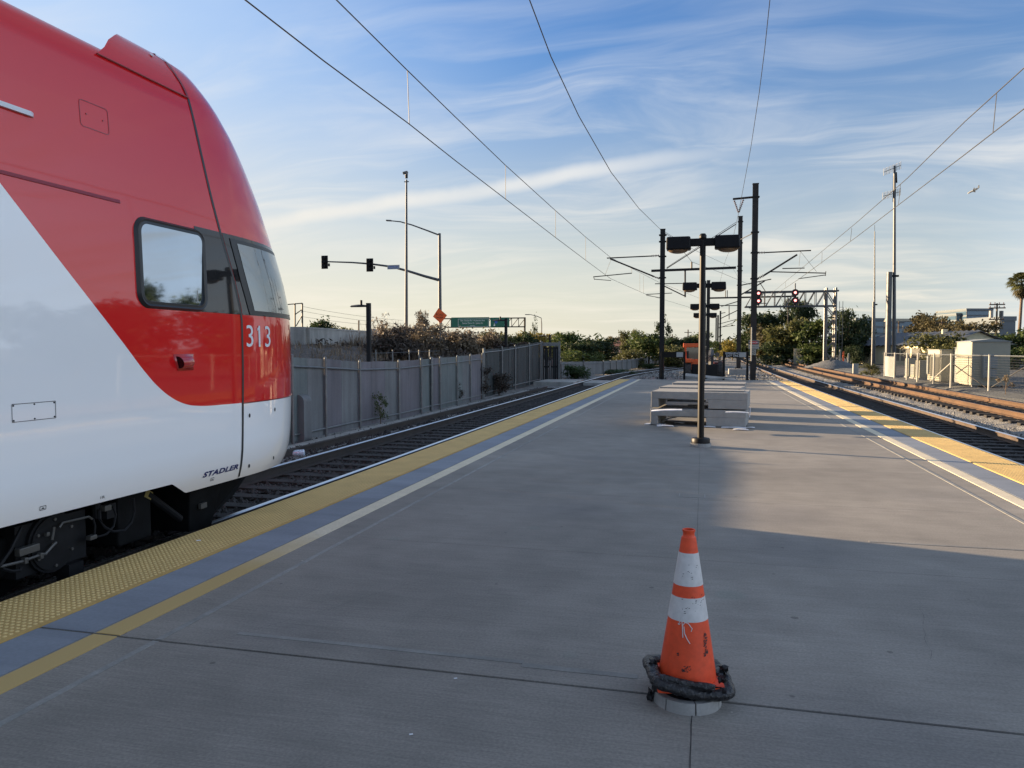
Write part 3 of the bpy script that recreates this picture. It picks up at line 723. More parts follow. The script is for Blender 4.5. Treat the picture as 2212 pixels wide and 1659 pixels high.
# red front above windscreen slot lines
# fleet number and builder's lettering
mb = MB(); a0, a1 = arc_of_px(532, 1.8), arc_of_px(583, 1.8); zc_ = 1.79
V, Fc = text_geo('313', 1, sp=1.05); xs = [v.x for v in V]; ys = [v.y for v in V]; x0, x1, y0, y1 = min(xs), max(xs), min(ys), max(ys)
ztop, zbt = 1.895, 1.672; b = 0
bmx = bmesh.new(); vv = [bmx.verts.new((v.x, v.y, 0)) for v in V]
for f in Fc:
    try: bmx.faces.new([vv[i] for i in f])
    except ValueError: pass
for _ in range(2): bmesh.ops.subdivide_edges(bmx, edges=[e for e in bmx.edges if e.calc_length() > .06], cuts=1)
bmesh.ops.triangulate(bmx, faces=bmx.faces[:])
bmx.verts.index_update()
for v in bmx.verts:
    u = (v.co.x - x0) / (x1 - x0); q = (v.co.y - y0) / (y1 - y0)
    mb.v.append(tuple(nose(t_of_arc(a0 + (a1 - a0) * u), zbt + (ztop - zbt) * q, .005)))
for f in bmx.faces: mb.f.append(tuple(v.index for v in f.verts)); mb.m.append(0)
bmx.free()
mb.face([nose(t_of_arc(a0 + (a1 - a0) * u), zbt + (ztop - zbt) * q, .0055) for u, q in ((.505, .995), (.425, .86), (.425, .745), (.505, .86))])
mb.build('fleet_number', 'text_white', tr)
mb = MB(); V, Fc = text_geo('STADLER', 1, shear=.28, bold=.04, sp=1.08); xs = [v.x for v in V]; ys = [v.y for v in V]; x0, x1, y0, y1 = min(xs), max(xs), min(ys), max(ys)
for v in V: u = (v.x - x0) / (x1 - x0); q = (v.y - y0) / (y1 - y0); z = .447 + .052 * q; mb.v.append((SX(z) + .003, 6.15 + .56 * u, z))
mb.f = Fc; mb.m = [0] * len(Fc); mb.build('lettering', 'text_blue', tr)
mb = MB(); V, Fc = text_geo('1R', 1); xs = [v.x for v in V]; x0, x1 = min(xs), max(xs)
for v in V: z = .50 + .03 * (v.y); mb.v.append((SX(z) + .003, 4.90 + .045 * (v.x - x0) / (x1 - x0), z))
mb.f = Fc; mb.m = [0] * len(Fc); mb.build('lettering', 'text_black', tr)
# small pictogram labels
for y, z in ((4.34, .515), (6.28, .395)):
    mb = MB(); ring(mb, rrect(y, y + .055, z, z + .03, .004, 3), .003, rrect(y, y + .055, z, z + .03, .004, 3, ins=.004), .003)
    mb.face(side_pts([(y + .012, z + .008), (y + .028, z + .02), (y + .043, z + .008)], .003)); mb.build('label', 'text_black', tr)
# round-cornered hatch high on the side (groove lines + two screws), rectangular cover plate low
def outline(y0, y1, z0, z1, r, wdt, off, name, m):
    mb = MB(); ring(mb, rrect(y0, y1, z0, z1, r), off, rrect(y0, y1, z0, z1, r, ins=wdt), off); return mb.build(name, m, tr)
ha = outline(4.85, 5.14, 3.33, 3.535, .03, .006, .0025, 'hatch', 'train_dark_red')
mb = MB()
for y, z in ((4.915, 3.435), (5.08, 3.43)): mb.cyl((SX(z), y, z), (SX(z) + .005, y, z), .006, n=8)
mb.build('screw', 'train_dark_red', ha)
cp = outline(4.135, 4.495, 1.155, 1.28, .004, .004, .0025, 'cover_plate', 'text_black')
mb = MB()
for y in (4.148, 4.315, 4.482):
    for z in (1.167, 1.268): mb.cyl((SX(z), y, z), (SX(z) + .004, y, z), .006, n=8)
mb.build('screw', 'bogie_mid', cp)
# pale guide strip and dark red groove
mb = MB(); mb.hexa([(SX(3.27) - .005, 2.0, 3.262), (SX(3.27) + .025, 2.0, 3.262), (SX(3.27) + .025, 4.40, 3.262), (SX(3.27) - .005, 4.44, 3.262), (SX(3.3) - .005, 2.0, 3.30), (SX(3.3) + .012, 2.0, 3.30), (SX(3.3) + .012, 4.40, 3.30), (SX(3.3) - .005, 4.44, 3.30)]); mb.build('guide_strip', 'train_grey', tr)
mb = MB(); mb.hexa([(SX(2.82) - .004, 2.0, 2.812), (SX(2.82) + .010, 2.0, 2.812), (SX(2.82) + .010, 5.20, 2.812), (SX(2.82) - .004, 5.21, 2.812), (SX(2.83) - .004, 2.0, 2.838), (SX(2.83) + .004, 2.0, 2.838), (SX(2.83) + .004, 5.20, 2.838), (SX(2.83) - .004, 5.21, 2.838)]); mb.build('drip_rail', 'train_dark_red', tr)
# air scoop
mb = MB(); x = SX(1.53); yb, yf, zt, zb = 5.775, 6.02, 1.605, 1.46
mb.hexa([(x - .01, yb + .035, zb), (x + .008, yb + .035, zb), (x + .008, yf, zb), (x - .01, yf, zb), (x - .01, yb - .02, zt), (x + .008, yb - .02, zt), (x + .008, yf, zt), (x - .01, yf, zt)])
rows = []
for k in range(9):
    a = math.pi * k / 8; z = 1.532 - .055 * math.cos(a); d = .07 * math.sin(a) ** .8 + .006
    rows.append([(x + d * q, yb + .05 - (z - 1.47) * .35 + (yf - .02 - yb - .05 + (z - 1.47) * .35) * u, z) for u, q in ((0, 1), (.3, 1), (.75, .95), (1, .4))])
mb.grid(rows); sco = mb.build('air_scoop', 'train_red', tr, smooth='all')
mb = MB(); mb.face([(r[0][0] - .004, r[0][1] - .001, r[0][2]) for r in rows]); mb.build('scoop_mouth', 'gloss_black', sco)
# plugged fixing holes on the white bumper
for px, py in ((538, 897), (594, 885), (537, 1006), (590, 988)):
    best = min(((abs(z - 0), t, z) for t in np.linspace(0, .7, 120) for z in np.linspace(.4, 1.0, 60)), key=lambda q: (proj_px(nose(q[1], q[2])) - px) ** 2 + ((lambda v: CY - F * (v @ up) / (v @ fw))(np.array(nose(q[1], q[2])) - O0) - py) ** 2)
    t, z = best[1], best[2]; c = nose(t, z, .003); e1 = (nose(t + .02, z) - nose(t - .01, z)).normalized(); e2 = Vector((0, 0, 1))
    mb = MB(); mb.face([c + e1 * .017 * math.cos(a) + e2 * .022 * math.sin(a) for a in np.linspace(0, 2 * math.pi, 14)[:-1]]); mb.build('fixing_hole', 'text_black', tr)

# running gear
bo = MB(); bo.box(TX + .98, TX + 1.12, 1.6, 5.1, .02, .30); bo.box(TX - 1.12, TX - .98, 1.6, 5.1, .02, .30); bo.box(TX - 1.1, TX + 1.1, 2.8, 3.6, .05, .4)
bo.obox((TX + 1.13, 3.95, .2), (.05, .55, .5), rx=-.3); bo.box(TX - 1.2, TX + 1.2, 5.35, 5.75, -.02, .45)
bog = bo.build('bogie', 'bogie', tr, bevel=.02)
for yy in (4.5, 2.0, -17, -14.5):
    for sgn in (1, -1):
        mb = MB(); mb.lathe((0, 0, 0), [(.0, .0), (.44, 0), (.46, .03), (.46, .12), (.43, .13), (.30, .10), (.12, .12), (0, .12)], n=40)
        mt = Matrix.Translation((TX + sgn * .68, yy, ZR + .46)) @ Matrix.Rotation(sgn * math.pi / 2, 4, 'Y'); mb.v = [tuple(mt @ Vector(q)) for q in mb.v]
        mb.build('wheel', 'bogie', tr, smooth=True)
# axle box with round bolted cover
p = Vector((TX + 1.20, 4.66, .20)); mb = MB(); mb.cyl(p - Vector((.16, 0, 0)), p + Vector((.03, 0, 0)), .225, n=28); mb.cyl(p, p + Vector((.045, 0, 0)), .205, n=28)
mb.box(p.x - .2, p.x + .0, 4.36, 5.0, .0, .38); mb.box(p.x - .05, p.x + .07, 4.76, 4.9, -.13, .0)
ab = mb.build('axle_box', 'bogie_mid', tr)
mb = MB()
for k in range(6): a = R(30 + 60 * k); c = p + Vector((.045, .175 * math.cos(a), .175 * math.sin(a))); mb = MB(); mb.cyl(c, c + Vector((.012, 0, 0)), .012, n=6); mb.build('bolt', 'bare_metal', ab)
mb = MB(); X = TX + 1.28
pt = lambda px, py, x=X: atX(px, py, x)
S2 = lambda x, y: (x / 2.4578 / 1.8228, (1900 + y / 2.4578) / 1.8228)     # detail-view pixel
def pp(lst, x=X): return [pt(*S2(*q), x) for q in lst]
mb.tube(pp([(0, 815), (210, 765), (390, 700), (440, 690), (520, 600), (545, 580)]), .011, 6)
mb.tube(pp([(575, 435), (605, 390), (860, 330), (890, 355)]), .009, 6)
mb.tube(pp([(505, 555), (520, 470), (525, 430)]), .009, 6)
mb.build('air_pipe', 'bare_metal', tr)
mb = MB(); mb.tube(pp([(960, 260), (965, 350), (1010, 430), (1090, 475), (1200, 465), (1270, 390), (1300, 280), (1290, 150)]), .012, 6)
mb.build('hose', 'bogie_mid', tr)
for ps, rr_ in (([(1090, 230), (1120, 310), (1100, 420), (1030, 500), (950, 525), (900, 530)], .010), ([(900, 350), (920, 420), (915, 500)], .009), ([(0, 800), (100, 660), (215, 430)], .014), ([(20, 835), (120, 860), (190, 850), (205, 820)], .012)):
    mb = MB(); mb.tube(pp(ps), rr_, 6); mb.build('hose', 'bogie_mid', tr)
mb = MB()
for c0, sz in (((265, 650), (.05, .17, .055)), ((885, 530), (.05, .07, .035)), ((240, 755), (.04, .03, .045)), ((390, 708), (.04, .03, .045)), ((1020, 245), (.06, .07, .045)), ((455, 500), (.03, .03, .03))):
    c = pt(*S2(*c0)); mb = MB(); mb.obox(c, sz, rx=.02); mb.build('brake_valve', 'bare_metal', tr, bevel=.006)
mb = MB(); c = pt(*S2(935, 285), X - .05); mb.cyl(c + Vector((0, 0, .12)), c - Vector((0, 0, .05)), .035, n=12); c = pt(*S2(1030, 270), X - .05); mb.obox(c, (.1, .1, .12)); mb.build('air_cylinder', 'bogie_mid', tr)
mb = MB(); a, b_ = pp([(1420, 110), (1740, 350)], X - .1); mb.cyl(a, b_, .035, n=10); mb.build('yaw_damper', 'bogie_mid', tr)
mb = MB(); c = pt(*S2(1418, 115), X - .1); mb.obox(c, (.05, .09, .07), rx=-.5); mb.build('yellow_bracket', mat('bracket_yellow', (.22, .17, .05), .6), tr)
# obstacle deflector below the cab
mb = MB(); y0, y1 = 6.25, 6.62
mb.hexa([(TX - 1.2, y0, -.10), (TX + 1.2, y0, -.10), (TX + 1.2, y0 + .34, -.13), (TX - 1.2, y0 + .34, -.13), (TX - 1.28, y0 - .1, .42), (TX + 1.30, y0 - .1, .42), (TX + 1.30, y1 + .05, .42), (TX - 1.28, y1 + .05, .42)])
mb.hexa([(TX - 1.1, y0 + .34, -.13), (TX + 1.1, y0 + .34, -.13), (TX + .5, 8.0, -.1), (TX - .5, 8.0, -.1), (TX - 1.28, y1, .36), (TX + 1.2, y1, .36), (TX + .8, 8.1, .36), (TX - .8, 8.1, .36)])
df = mb.build('obstacle_deflector', 'bogie', tr, bevel=.01)
mb = MB(); c = atX(*S2(1962, 222), TX + 1.275); mb.obox(c, (.03, .09, .05), rx=.03); mb.build('label', 'bare_metal', df)
mb = MB(); mb.box(TX - 1.0, TX + 1.0, 6.2, 8.1, .25, .36); mb.build('underframe', 'bogie', tr)

# ================================================================== PLATFORM THINGS
# --- traffic cone
cc = Vector((-.055, 3.66, .055)); XC, YC = cc.x, cc.y
ringt = thing('lamp_footing', 'round low concrete footing ring split in segments under the traffic cone', 'footing', (XC, YC - .05, 0))
mb = MB(); 
for k in range(7):
    a0, a1 = 2 * math.pi * k / 7 + .02 + .5, 2 * math.pi * (k + 1) / 7 - .02 + .5; n = 7
    for i in range(n):
        a, b_ = a0 + (a1 - a0) * i / n, a0 + (a1 - a0) * (i + 1) / n
        q = lambda r, a, z: (XC + r * math.cos(a), YC - .05 + r * math.sin(a), z)
        mb.hexa([q(.12, a, 0), q(.158, a, 0), q(.158, b_, 0), q(.12, b_, 0), q(.12, a, .052), q(.154, a, .052), q(.154, b_, .052), q(.12, b_, .052)])
mb.build('concrete_ring', 'concrete_light', ringt)
mb = MB(); mb.cyl((XC, YC - .05, 0), (XC, YC - .05, .03), .121, n=24); mb.build('footing_core', 'joint', ringt)
cone = thing('traffic_cone', 'orange traffic cone with two white bands and black taped base in the foreground', 'traffic cone', (XC, YC, .055))
def cr(z): return float(np.interp(z, [.10, .80], [.136, .028]))
def cpart(z0, z1, name, m, n=8, extra=0.):
    mb = MB(); mb.lathe((XC, YC, 0), [(cr(z) + extra, z) for z in np.linspace(z0, z1, n)], n=40); return mb.build(name, m, cone, smooth='all')
mb = MB(); mb.lathe((XC, YC, 0), [(cr(z), z) for z in np.linspace(.085, .765, 14)] + [(.031, .765), (.0275, .77), (.0265, .785), (.030, .792), (.030, .80), (.024, .80), (.022, .76)], n=40)
body_c = mb.build('cone_body', 'cone_orange', cone, smooth=True)
cpart(.545, .695, 'reflective_band', 'cone_white', extra=.0016); cpart(.385, .492, 'reflective_band', 'cone_white', extra=.0016)
# scuffs on the bands and stencil marks, lying on the cone face
def on_cone(u, z, off=.0025):
    r = cr(z) + off; a = u / r; return Vector((XC + r * math.sin(a), YC - r * math.cos(a), z))
def C5(x, y):    # detail-view pixel to cone (u,z)
    px, py = (2450 + x / 1.8433) / 1.8228, (2000 + y / 1.8433) / 1.8228
    P = atY(px, py, YC - .09); return P.x - XC, P.z
mb = MB()
for seg in ([(405, 842), (415, 832), (428, 800), (436, 850), (440, 935)], [(402, 842), (412, 848), (420, 838)], [(440, 850), (455, 830), (480, 838), (508, 875), (500, 893)], [(447, 858), (452, 905), (472, 945), (492, 976)]):
    mb.tube([on_cone(*C5(*q), .001) for q in seg], .0022, 5)
mb.build('scribble', 'cone_white', cone)
mb = MB()
def smear(x0, y0, x1, y1, n=5, th=4):
    for k in range(n):
        t = random.random(); x = x0 + (x1 - x0) * random.random(); y = y0 + (y1 - y0) * random.random(); w_ = random.uniform(2, 9); h_ = random.uniform(2, th)
        P = [C5(x - w_, y - h_ * .4), C5(x + w_, y - h_), C5(x + w_ * .8, y + h_), C5(x - w_, y + h_ * .7)]; mb.face([on_cone(*q, .0024) for q in P])
smear(435, 1128, 505, 1168, 26, 4); smear(605, 915, 642, 1085, 46, 8); smear(430, 650, 620, 770, 22, 2.5); smear(420, 350, 580, 540, 10, 2.5); smear(400, 1040, 412, 1070, 3, 10)
mb.build('scuff_marks', 'text_black', cone)
mb = MB(); mb.obox((XC, YC, .088), (.335, .335, .03), rz=.22, ry=.02, rx=-.03); mb.build('cone_base', 'cone_orange', cone, bevel=.01)
# tape-wrapped black tyre-like wrap around the square base
mb = MB(); rows = []; n = 72
for k in range(n):
    a = 2 * math.pi * k / n; c, s = math.cos(a), math.sin(a); q = (abs(c) ** 6 + abs(s) ** 6) ** (-1 / 6)
    r0 = .168 * q; ca, sa = math.cos(.22), math.sin(.22); x, y = r0 * c, r0 * s; X_, Y_ = XC + x * ca - y * sa, YC + x * sa + y * ca
    er, row = Vector((c * ca - s * sa, c * sa + s * ca, 0)), []
    z0 = .10 + .012 * math.sin(a * 2 + 1.1) - .02 * c
    for j in range(12):
        b_ = 2 * math.pi * j / 12; rr = .027 + random.uniform(-.0028, .0035) + .002 * math.sin(7 * a + 1)
        row.append(Vector((X_, Y_, z0)) + er * (rr * math.cos(b_)) * 1.25 + Vector((0, 0, rr * .95 * math.sin(b_))))
    rows.append(row)
rows.append(rows[0]); mb.grid(rows, closed=True); mb.build('base_wrap', 'duct_tape', cone, smooth='all')
mb = MB()
def flap(px, py, w_, h_, seed, Y):
    rr = random.Random(seed); c = atY(px, py, Y); rows = []
    for i in range(5):
        rows.append([c + Vector((w_ * (k / 4 - .5) + rr.uniform(-.2, .2) * w_, rr.uniform(-.025, .025), h_ * (.5 - i / 4) + rr.uniform(-.12, .12) * h_)) for k in range(5)])
    mb = MB(); mb.grid(rows); mb.build('torn_tape', 'duct_tape', cone, smooth='all')
flap(1412, 1432, .04, .03, 1, YC - .03); flap(1406, 1502, .035, .06, 2, YC - .1); flap(1563, 1446, .04, .03, 3, YC + .02); flap(1572, 1492, .05, .035, 4, YC - .06); flap(1550, 1497, .06, .05, 5, YC - .14)
flap(1420, 1480, .05, .06, 6, YC - .14); flap(1560, 1470, .04, .03, 7, YC - .1); flap(1409, 1460, .03, .03, 8, YC - .08)
mb = MB(); pts = [atY(1424 + (1545 - 1424) * t, 1462 + 22 * t + 6 * math.sin(t * 3), YC - .165) for t in np.linspace(0, 1, 12)]; mb.tube(pts, [.014, .02, .021, .02, .021, .022, .021, .02, .021, .02, .018, .012], 8); mb.build('tape_roll', 'plastic_black', cone, smooth='all')

M['lamp_paint'] = mat('lamp_paint', (.0075, .0068, .0065), .48, spec=.25, noise=[(4, .3)])
# --- platform lamp posts: one built, copied
def lamp_post(loc):
    x, y, z = loc
    t = thing('platform_lamp', '', 'lamp post', loc, 'twin-head lamp posts along the platform')
    mb = MB(); mb.cyl((x, y, 0), (x, y, 3.50), .056, .048, 16); mb.lathe((x, y, 0), [(.052, 3.48), (.06, 3.49), (.06, 3.55), (.04, 3.58), (0, 3.585)], 16); mb.build('pole', 'lamp_paint', t, smooth=True)
    mb = MB(); mb.lathe((x, y, 0), [(.155, .062), (.155, .125), (.145, .145), (.10, .155), (.06, .156)], 24); mb.build('base_cover', 'lamp_paint', t, smooth=True)
    mb = MB(); mb.lathe((x, y, 0), [(.17, -.001), (.17, .062), (.0, .063)], 24); mb.build('footing', 'concrete_light', t)
    mb = MB(); mb.box(x - .22, x + .22, y - .045, y + .045, 3.375, 3.50); mb.build('cross_arm', 'black_paint', t, bevel=.01)
    for s in (-1, 1):
        a, b_ = sorted((x + s * .19, x + s * .60)); mb = MB()
        mb.hexa([(a, y - .13, 3.315), (b_, y - .13, 3.315), (b_, y + .13, 3.315), (a, y + .13, 3.315), (a + .004, y - .11, 3.535), (b_ - .012, y - .11, 3.535), (b_ - .012, y + .11, 3.535), (a + .004, y + .11, 3.535)])
        hd = mb.build('lamp_head', 'black_paint', t, bevel=.025)
        mb = MB(); cx = (a + b_) / 2 + s * .01; rows = []
        for i in range(7):
            f = i / 6 * math.pi / 2; rows.append([(cx + .165 * math.cos(f) * math.cos(2 * math.pi * k / 20), y + .11 * math.cos(f) * math.sin(2 * math.pi * k / 20), 3.317 - .06 * math.sin(f)) for k in range(20)])
        mb.grid(rows, closed=True); mb.build('lens', 'lens', hd, smooth='all')
    return t
lp0 = lamp_post((-.02, 13.25, 0)); lp0['label'] = 'tall black twin-head lamp post in front of the concrete benches, nearest of its row'
for y, lb in ((22.3, 'second black twin-head lamp post, its heads just under the nearest lamp heads'), (32.9, 'third black twin-head lamp post, small heads low on the row'), (41.2, 'farthest and smallest black twin-head lamp post at the platform end')):
    dup(lp0, (-.02 + .004 * (y - 13), y, 0), lb)

# --- stacked precast concrete benches
bg_name = 'precast concrete benches stacked on the platform'
def bench(cx, cy, z, wdt, dep, rz, label, m='concrete_light', leg=.155, blk=.80, h=.35, th=.155):
    mt = Matrix.Translation((cx, cy, z)) @ Matrix.Rotation(rz, 4, 'Z')
    t = thing('concrete_bench', label, 'bench', (cx, cy, z), bg_name)
    def bx(name, x0, x1, y0, y1, z0, z1):
        mb = MB(); mb.box(x0, x1, y0, y1, z0, z1); mb.v = [tuple(mt @ Vector(q)) for q in mb.v]; mb.build(name, m, t, bevel=.008)
    a, b_ = -wdt / 2, wdt / 2
    bx('seat_slab', a, b_, -dep / 2, dep / 2, h - th, h)
    bx('leg', a, a + leg, -dep / 2, dep / 2, 0, h - th - .001); bx('support_block', b_ - blk, b_, -dep / 2, dep / 2, 0, h - th - .001)
    return t, mt
p0, p1 = atZ(1407, 918, 0), atZ(1612, 925, 0); rz = math.atan2(p1.y - p0.y, p1.x - p0.x); wd = (p1 - p0).length
def place(pl_, pr_, dep): 
    mid = (pl_ + pr_) / 2; n = Vector((-(pr_ - pl_).y, (pr_ - pl_).x, 0)).normalized(); return mid + n * dep / 2
c = place(p0, p1, 1.3)
bench(c.x - .02, c.y, .012, wd, 1.3, rz, 'grey concrete bench at the bottom of the nearest stack, on white foam')
bench(c.x, c.y + .02, .385, wd + .03, 1.32, rz + .01, 'grey concrete bench on top of the nearest stack behind the lamp post')
mb = MB(); mt = Matrix.Translation((c.x, c.y, 0)) @ Matrix.Rotation(rz, 4, 'Z')
q0, q1 = Vector((-.86, 19.25, 0)), Vector((1.06, 18.45, 0)); r2 = -.16; c2 = Vector((-.02, 19.45, 0))
bench(c2.x, c2.y, .012, 1.9, 1.2, r2, 'grey concrete bench at the bottom of the second stack'); bench(c2.x + .03, c2.y, .375, 1.92, 1.2, r2 + .01, 'grey concrete bench on top of the second stack behind the nearest one')
c3 = Vector((.18, 21.9, 0))
bench(c3.x, c3.y, .012, 1.9, 1.2, -.08, 'grey concrete bench at the bottom of the farthest stack'); bench(c3.x + .02, c3.y, .375, 1.92, 1.2, -.07, 'grey concrete bench on top of the farthest stack')
# pale slab pieces on the top bench
P = atZ(1555, 847, .74); mb = MB(); mb.obox((P.x + .05, P.y + .35, .752), (.95, .42, .03), rz=rz); tag(mb.build('concrete_slab', 'concrete_light', loc=(P.x, P.y, .737), bevel=.004), 'thin pale concrete slab lying on the right of the top bench', 'slab')
# timber battens between the benches
for k, (dx, dy, z0, ln) in enumerate(((-.42, .15, .362, 1.5), (-.2, .5, .362, 1.3))):
    mb = MB(); P = mt @ Vector((dx + .5, dy, 0)); mb.obox((P.x, P.y, z0 + .012), (ln, .09, .022), rz=rz + .02 * k); tag(mb.build('batten', 'concrete_light', loc=(P.x, P.y, z0)), ['pale batten nearer the front between the two nearest stacked benches', 'pale batten farther back between the two nearest stacked benches'][k], 'batten')
# white foam sheets
def foam(px, py, z, w_, d_, rz_, label, tilt=0., bend=.02, Y=None):
    c = atZ(px, py, z); mb = MB(); n = 6; top = []; bot = []
    rr = random.Random(px)
    for j in (0, 1):
        rt_ = []
        for i in range(n + 1):
            u = (i / n - .5) * w_; v = (j - .5) * d_ * (1 + .15 * math.sin(i * 2.1))
            x, y = u * math.cos(rz_) - v * math.sin(rz_), u * math.sin(rz_) + v * math.cos(rz_); rt_.append((c.x + x, c.y + y, z + .004 + tilt * (u + w_ / 2) + bend * math.sin(math.pi * i / n) * .5))
        top.append(rt_)
    th = .012
    for i in range(n):
        a, b_, c_, d = top[0][i], top[0][i + 1], top[1][i + 1], top[1][i]; up_ = lambda p: (p[0], p[1], p[2] + th)
        mb.hexa([a, b_, c_, d, up_(a), up_(b_), up_(c_), up_(d)])
    return tag(mb.build('foam_sheet', 'foam', loc=(c.x, c.y, z)), label, 'foam sheet', 'white foam packing sheets around the benches')
foam(1415, 917, 0, .42, .22, -.2, 'white foam sheet spread under the left foot of the nearest bench stack', bend=.01)
foam(1437, 921, 0, .34, .16, .2, 'white foam strip in front of the left bench foot on the platform')
foam(1444, 912, .012, .34, .10, .5, 'curled white foam strip inside the lower bench opening', .28, .05)
foam(1468, 915, 0, .22, .10, -.7, 'small white foam scrap just right of the lower opening pile', .05)
foam(1527, 923, 0, .35, .12, .05, 'white foam piece on the platform behind the nearest lamp pole')
foam(1585, 925, 0, .50, .16, -.08, 'long white foam strip under the right end of the nearest stack')
foam(1600, 929, 0, .30, .14, -.05, 'white foam piece lying flat at the right front corner of the stack')
foam(1620, 926, 0, .18, .08, -.5, 'curled white foam end sticking out right of the bench stack', .12)
foam(1440, 889, .365, .62, .3, .03, 'white foam sheet lying inside the upper bench opening', .05, .02)
foam(1592, 892, .365, .45, .14, -.06, 'white foam strip squeezed between the two nearest benches at right')
P = atY(1618, 892, p1.y); mb = MB(); mb.obox((P.x + .02, P.y + .05, .33), (.015, .09, .2), ry=.05); tag(mb.build('foam_sheet', 'foam', loc=(P.x, P.y, .23)), 'white foam block hanging upright on the right side of the nearest stack', 'foam sheet', 'white foam packing sheets around the benches')

# --- concrete ramp beyond the platform end, with sloping side beam
mb = MB(); mb.hexa([(-.95, 42.3, -.3), (1.75, 42.3, -.3), (1.75, 45, -.3), (-.95, 45, -.3), (-.95, 42.3, .21), (1.75, 42.3, .0), (1.75, 45, .0), (-.95, 45, .26)])
tag(mb.build('concrete_ramp', 'concrete_light', loc=(.4, 43, -.3), bevel=.01), 'pale low concrete ramp block in front of the orange machine', 'ramp')
a, b_ = atY(1515, 822, 40.6), atY(1590, 812.5, 40.6); mb = MB(); d = b_ - a; mb.obox((a + b_) / 2, (d.length, .3, .09), ry=-math.atan2(d.z, d.x))
tag(mb.build('concrete_beam', 'concrete_light', loc=(a.x, a.y, 0), bevel=.01), 'sunlit concrete beam propped at a slant at the platform end', 'beam')

# --- black barrier gates at the platform end
def gate(px0, px1, label, words, Y=42.05):
    a, b_ = atY(px0, 819, Y), atY(px1, 819, Y); t = thing('barrier_gate', label, 'gate', (a.x, Y, -.3), 'black barriers closing the platform end')
    for q in (a, b_):
        mb = MB(); mb.box(q.x - .055, q.x + .055, Y - .055, Y + .055, -.3, 1.52); mb.build('post', 'black_paint', t, bevel=.006)
    mb = MB(); mb.box(a.x + .05, b_.x - .05, Y - .02, Y + .02, 1.20, 1.5); bd = mb.build('board', 'black_paint', t)
    mb = MB(); x = b_.x - .05 if words is None else b_.x - .02
    mb.box(b_.x - .42, b_.x - .07, Y - .028, Y - .021, 1.22, 1.48); mb.build('panel', 'sign_back', bd)
    if words:
        mb = MB(); xm = a.x + .48
        for i, s in enumerate(words): add_text(mb, s, .15, lambda u, v, i=i: (xm + u * .95, Y - .0235, 1.42 - .13 * i + v))
        mb.build('lettering', 'text_white', bd)
    return t
gate(1430, 1478, 'black barrier gate at the left of the platform end, beside the left mast', None)
gate(1563, 1614, 'black barrier gate at the right of the platform end with white lettering', ['EMERGENCY', 'EXIT ONLY'])

# --- orange telehandler
Yt = 47.0; pX = lambda px, y=Yt: atY(px, 780, y).x; pZ = lambda py, y=Yt: atY(1520, py, y).z
th = thing('telehandler', 'orange construction telehandler with glazed cab parked beyond the platform end', 'construction vehicle', (pX(1521), Yt, -.36))
xl, xr = pX(1478), pX(1566)
def wheel(x, y, r, w_):
    mb = MB(); prof = [(r * .55, -w_ / 2), (r * .92, -w_ / 2), (r, -w_ * .35), (r, w_ * .35), (r * .92, w_ / 2), (r * .55, w_ / 2)]
    mb.lathe((0, 0, 0), prof, 28)
    for k in range(18):
        a = 2 * math.pi * k / 18; mb.obox((r * 1.0 * math.cos(a), r * 1.0 * math.sin(a), (-1) ** k * w_ * .2), (.05, .1, w_ * .5), rz=a)
    mt = Matrix.Translation((x, y, -.36 + r)) @ Matrix.Rotation(math.pi / 2, 4, 'Y'); mb.v = [tuple(mt @ Vector(q)) for q in mb.v]
    wh = mb.build('wheel', 'tyre', th)
    mb = MB(); mb.lathe((0, 0, 0), [(0, -w_ * .3), (r * .56, -w_ * .3), (r * .56, w_ * .3), (0, w_ * .3)], 20); mb.v = [tuple(mt @ Vector(q)) for q in mb.v]; mb.build('rim', 'orange', wh)
for y in (Yt, Yt + 3.1):
    wheel(xl + .21, y, .62, .42); wheel(xr - .21, y, .62, .42)
mb = MB(); mb.box(xl + .45, xr - .45, Yt - .3, Yt + 4.0, .1, .75); mb.build('chassis', 'steel_dark', th, bevel=.03)
mb = MB(); xc1 = pX(1520); z0, z1 = pZ(776), pZ(742)
mb.box(xl + .02, xc1, Yt - .25, Yt + 1.5, z0 - .62, z0); mb.box(xl - .02, xl + .5, Yt - .5, Yt + .6, z0 - .2, z0 + .03); mb.build('body', 'orange', th, bevel=.04)
mb = MB(); mb.box(xl + .0, xc1, Yt - .25, Yt + 1.5, z1 - .22, z1); mb.box(xl - .06, xl + .06, Yt - .35, Yt - .2, z1 - .24, z1 + .02); mb.build('cab_roof', 'orange', th, bevel=.03)
mb = MB()
for x, y in ((xl + .07, Yt - .2), (xc1 - .06, Yt - .2), (xl + .07, Yt + 1.42), (xc1 - .06, Yt + 1.42)): mb.box(x - .05, x + .05, y - .05, y + .05, z0, z1 - .2)
mb.build('cab_frame', 'orange', th)
mb = MB(); mb.box(xl + .13, xc1 - .12, Yt - .2, Yt - .18, z0 + .02, z1 - .24); mb.build('windscreen', 'glass', th)
mb = MB(); mb.box(xl + .35, xc1 - .2, Yt + .3, Yt + .8, z0, z0 + .55); mb.build('seat', 'tyre', th)
mb = MB(); mb.tube([(pX(1538), Yt + 3.6, 1.55), (pX(1536), Yt + 1, 1.25), (pX(1535), Yt - .9, .85)], .16, 4); mb.tube([(pX(1535), Yt - .9, .9), (pX(1535), Yt - 1.15, .2)], .13, 4); mb.build('boom', 'steel_dark', th)
mb = MB(); mb.box(pX(1524), pX(1550), Yt - 1.3, Yt - 1.18, -.1, .75); mb.build('fork_carriage', 'steel_dark', th, bevel=.02)
mb = MB(); rows = []
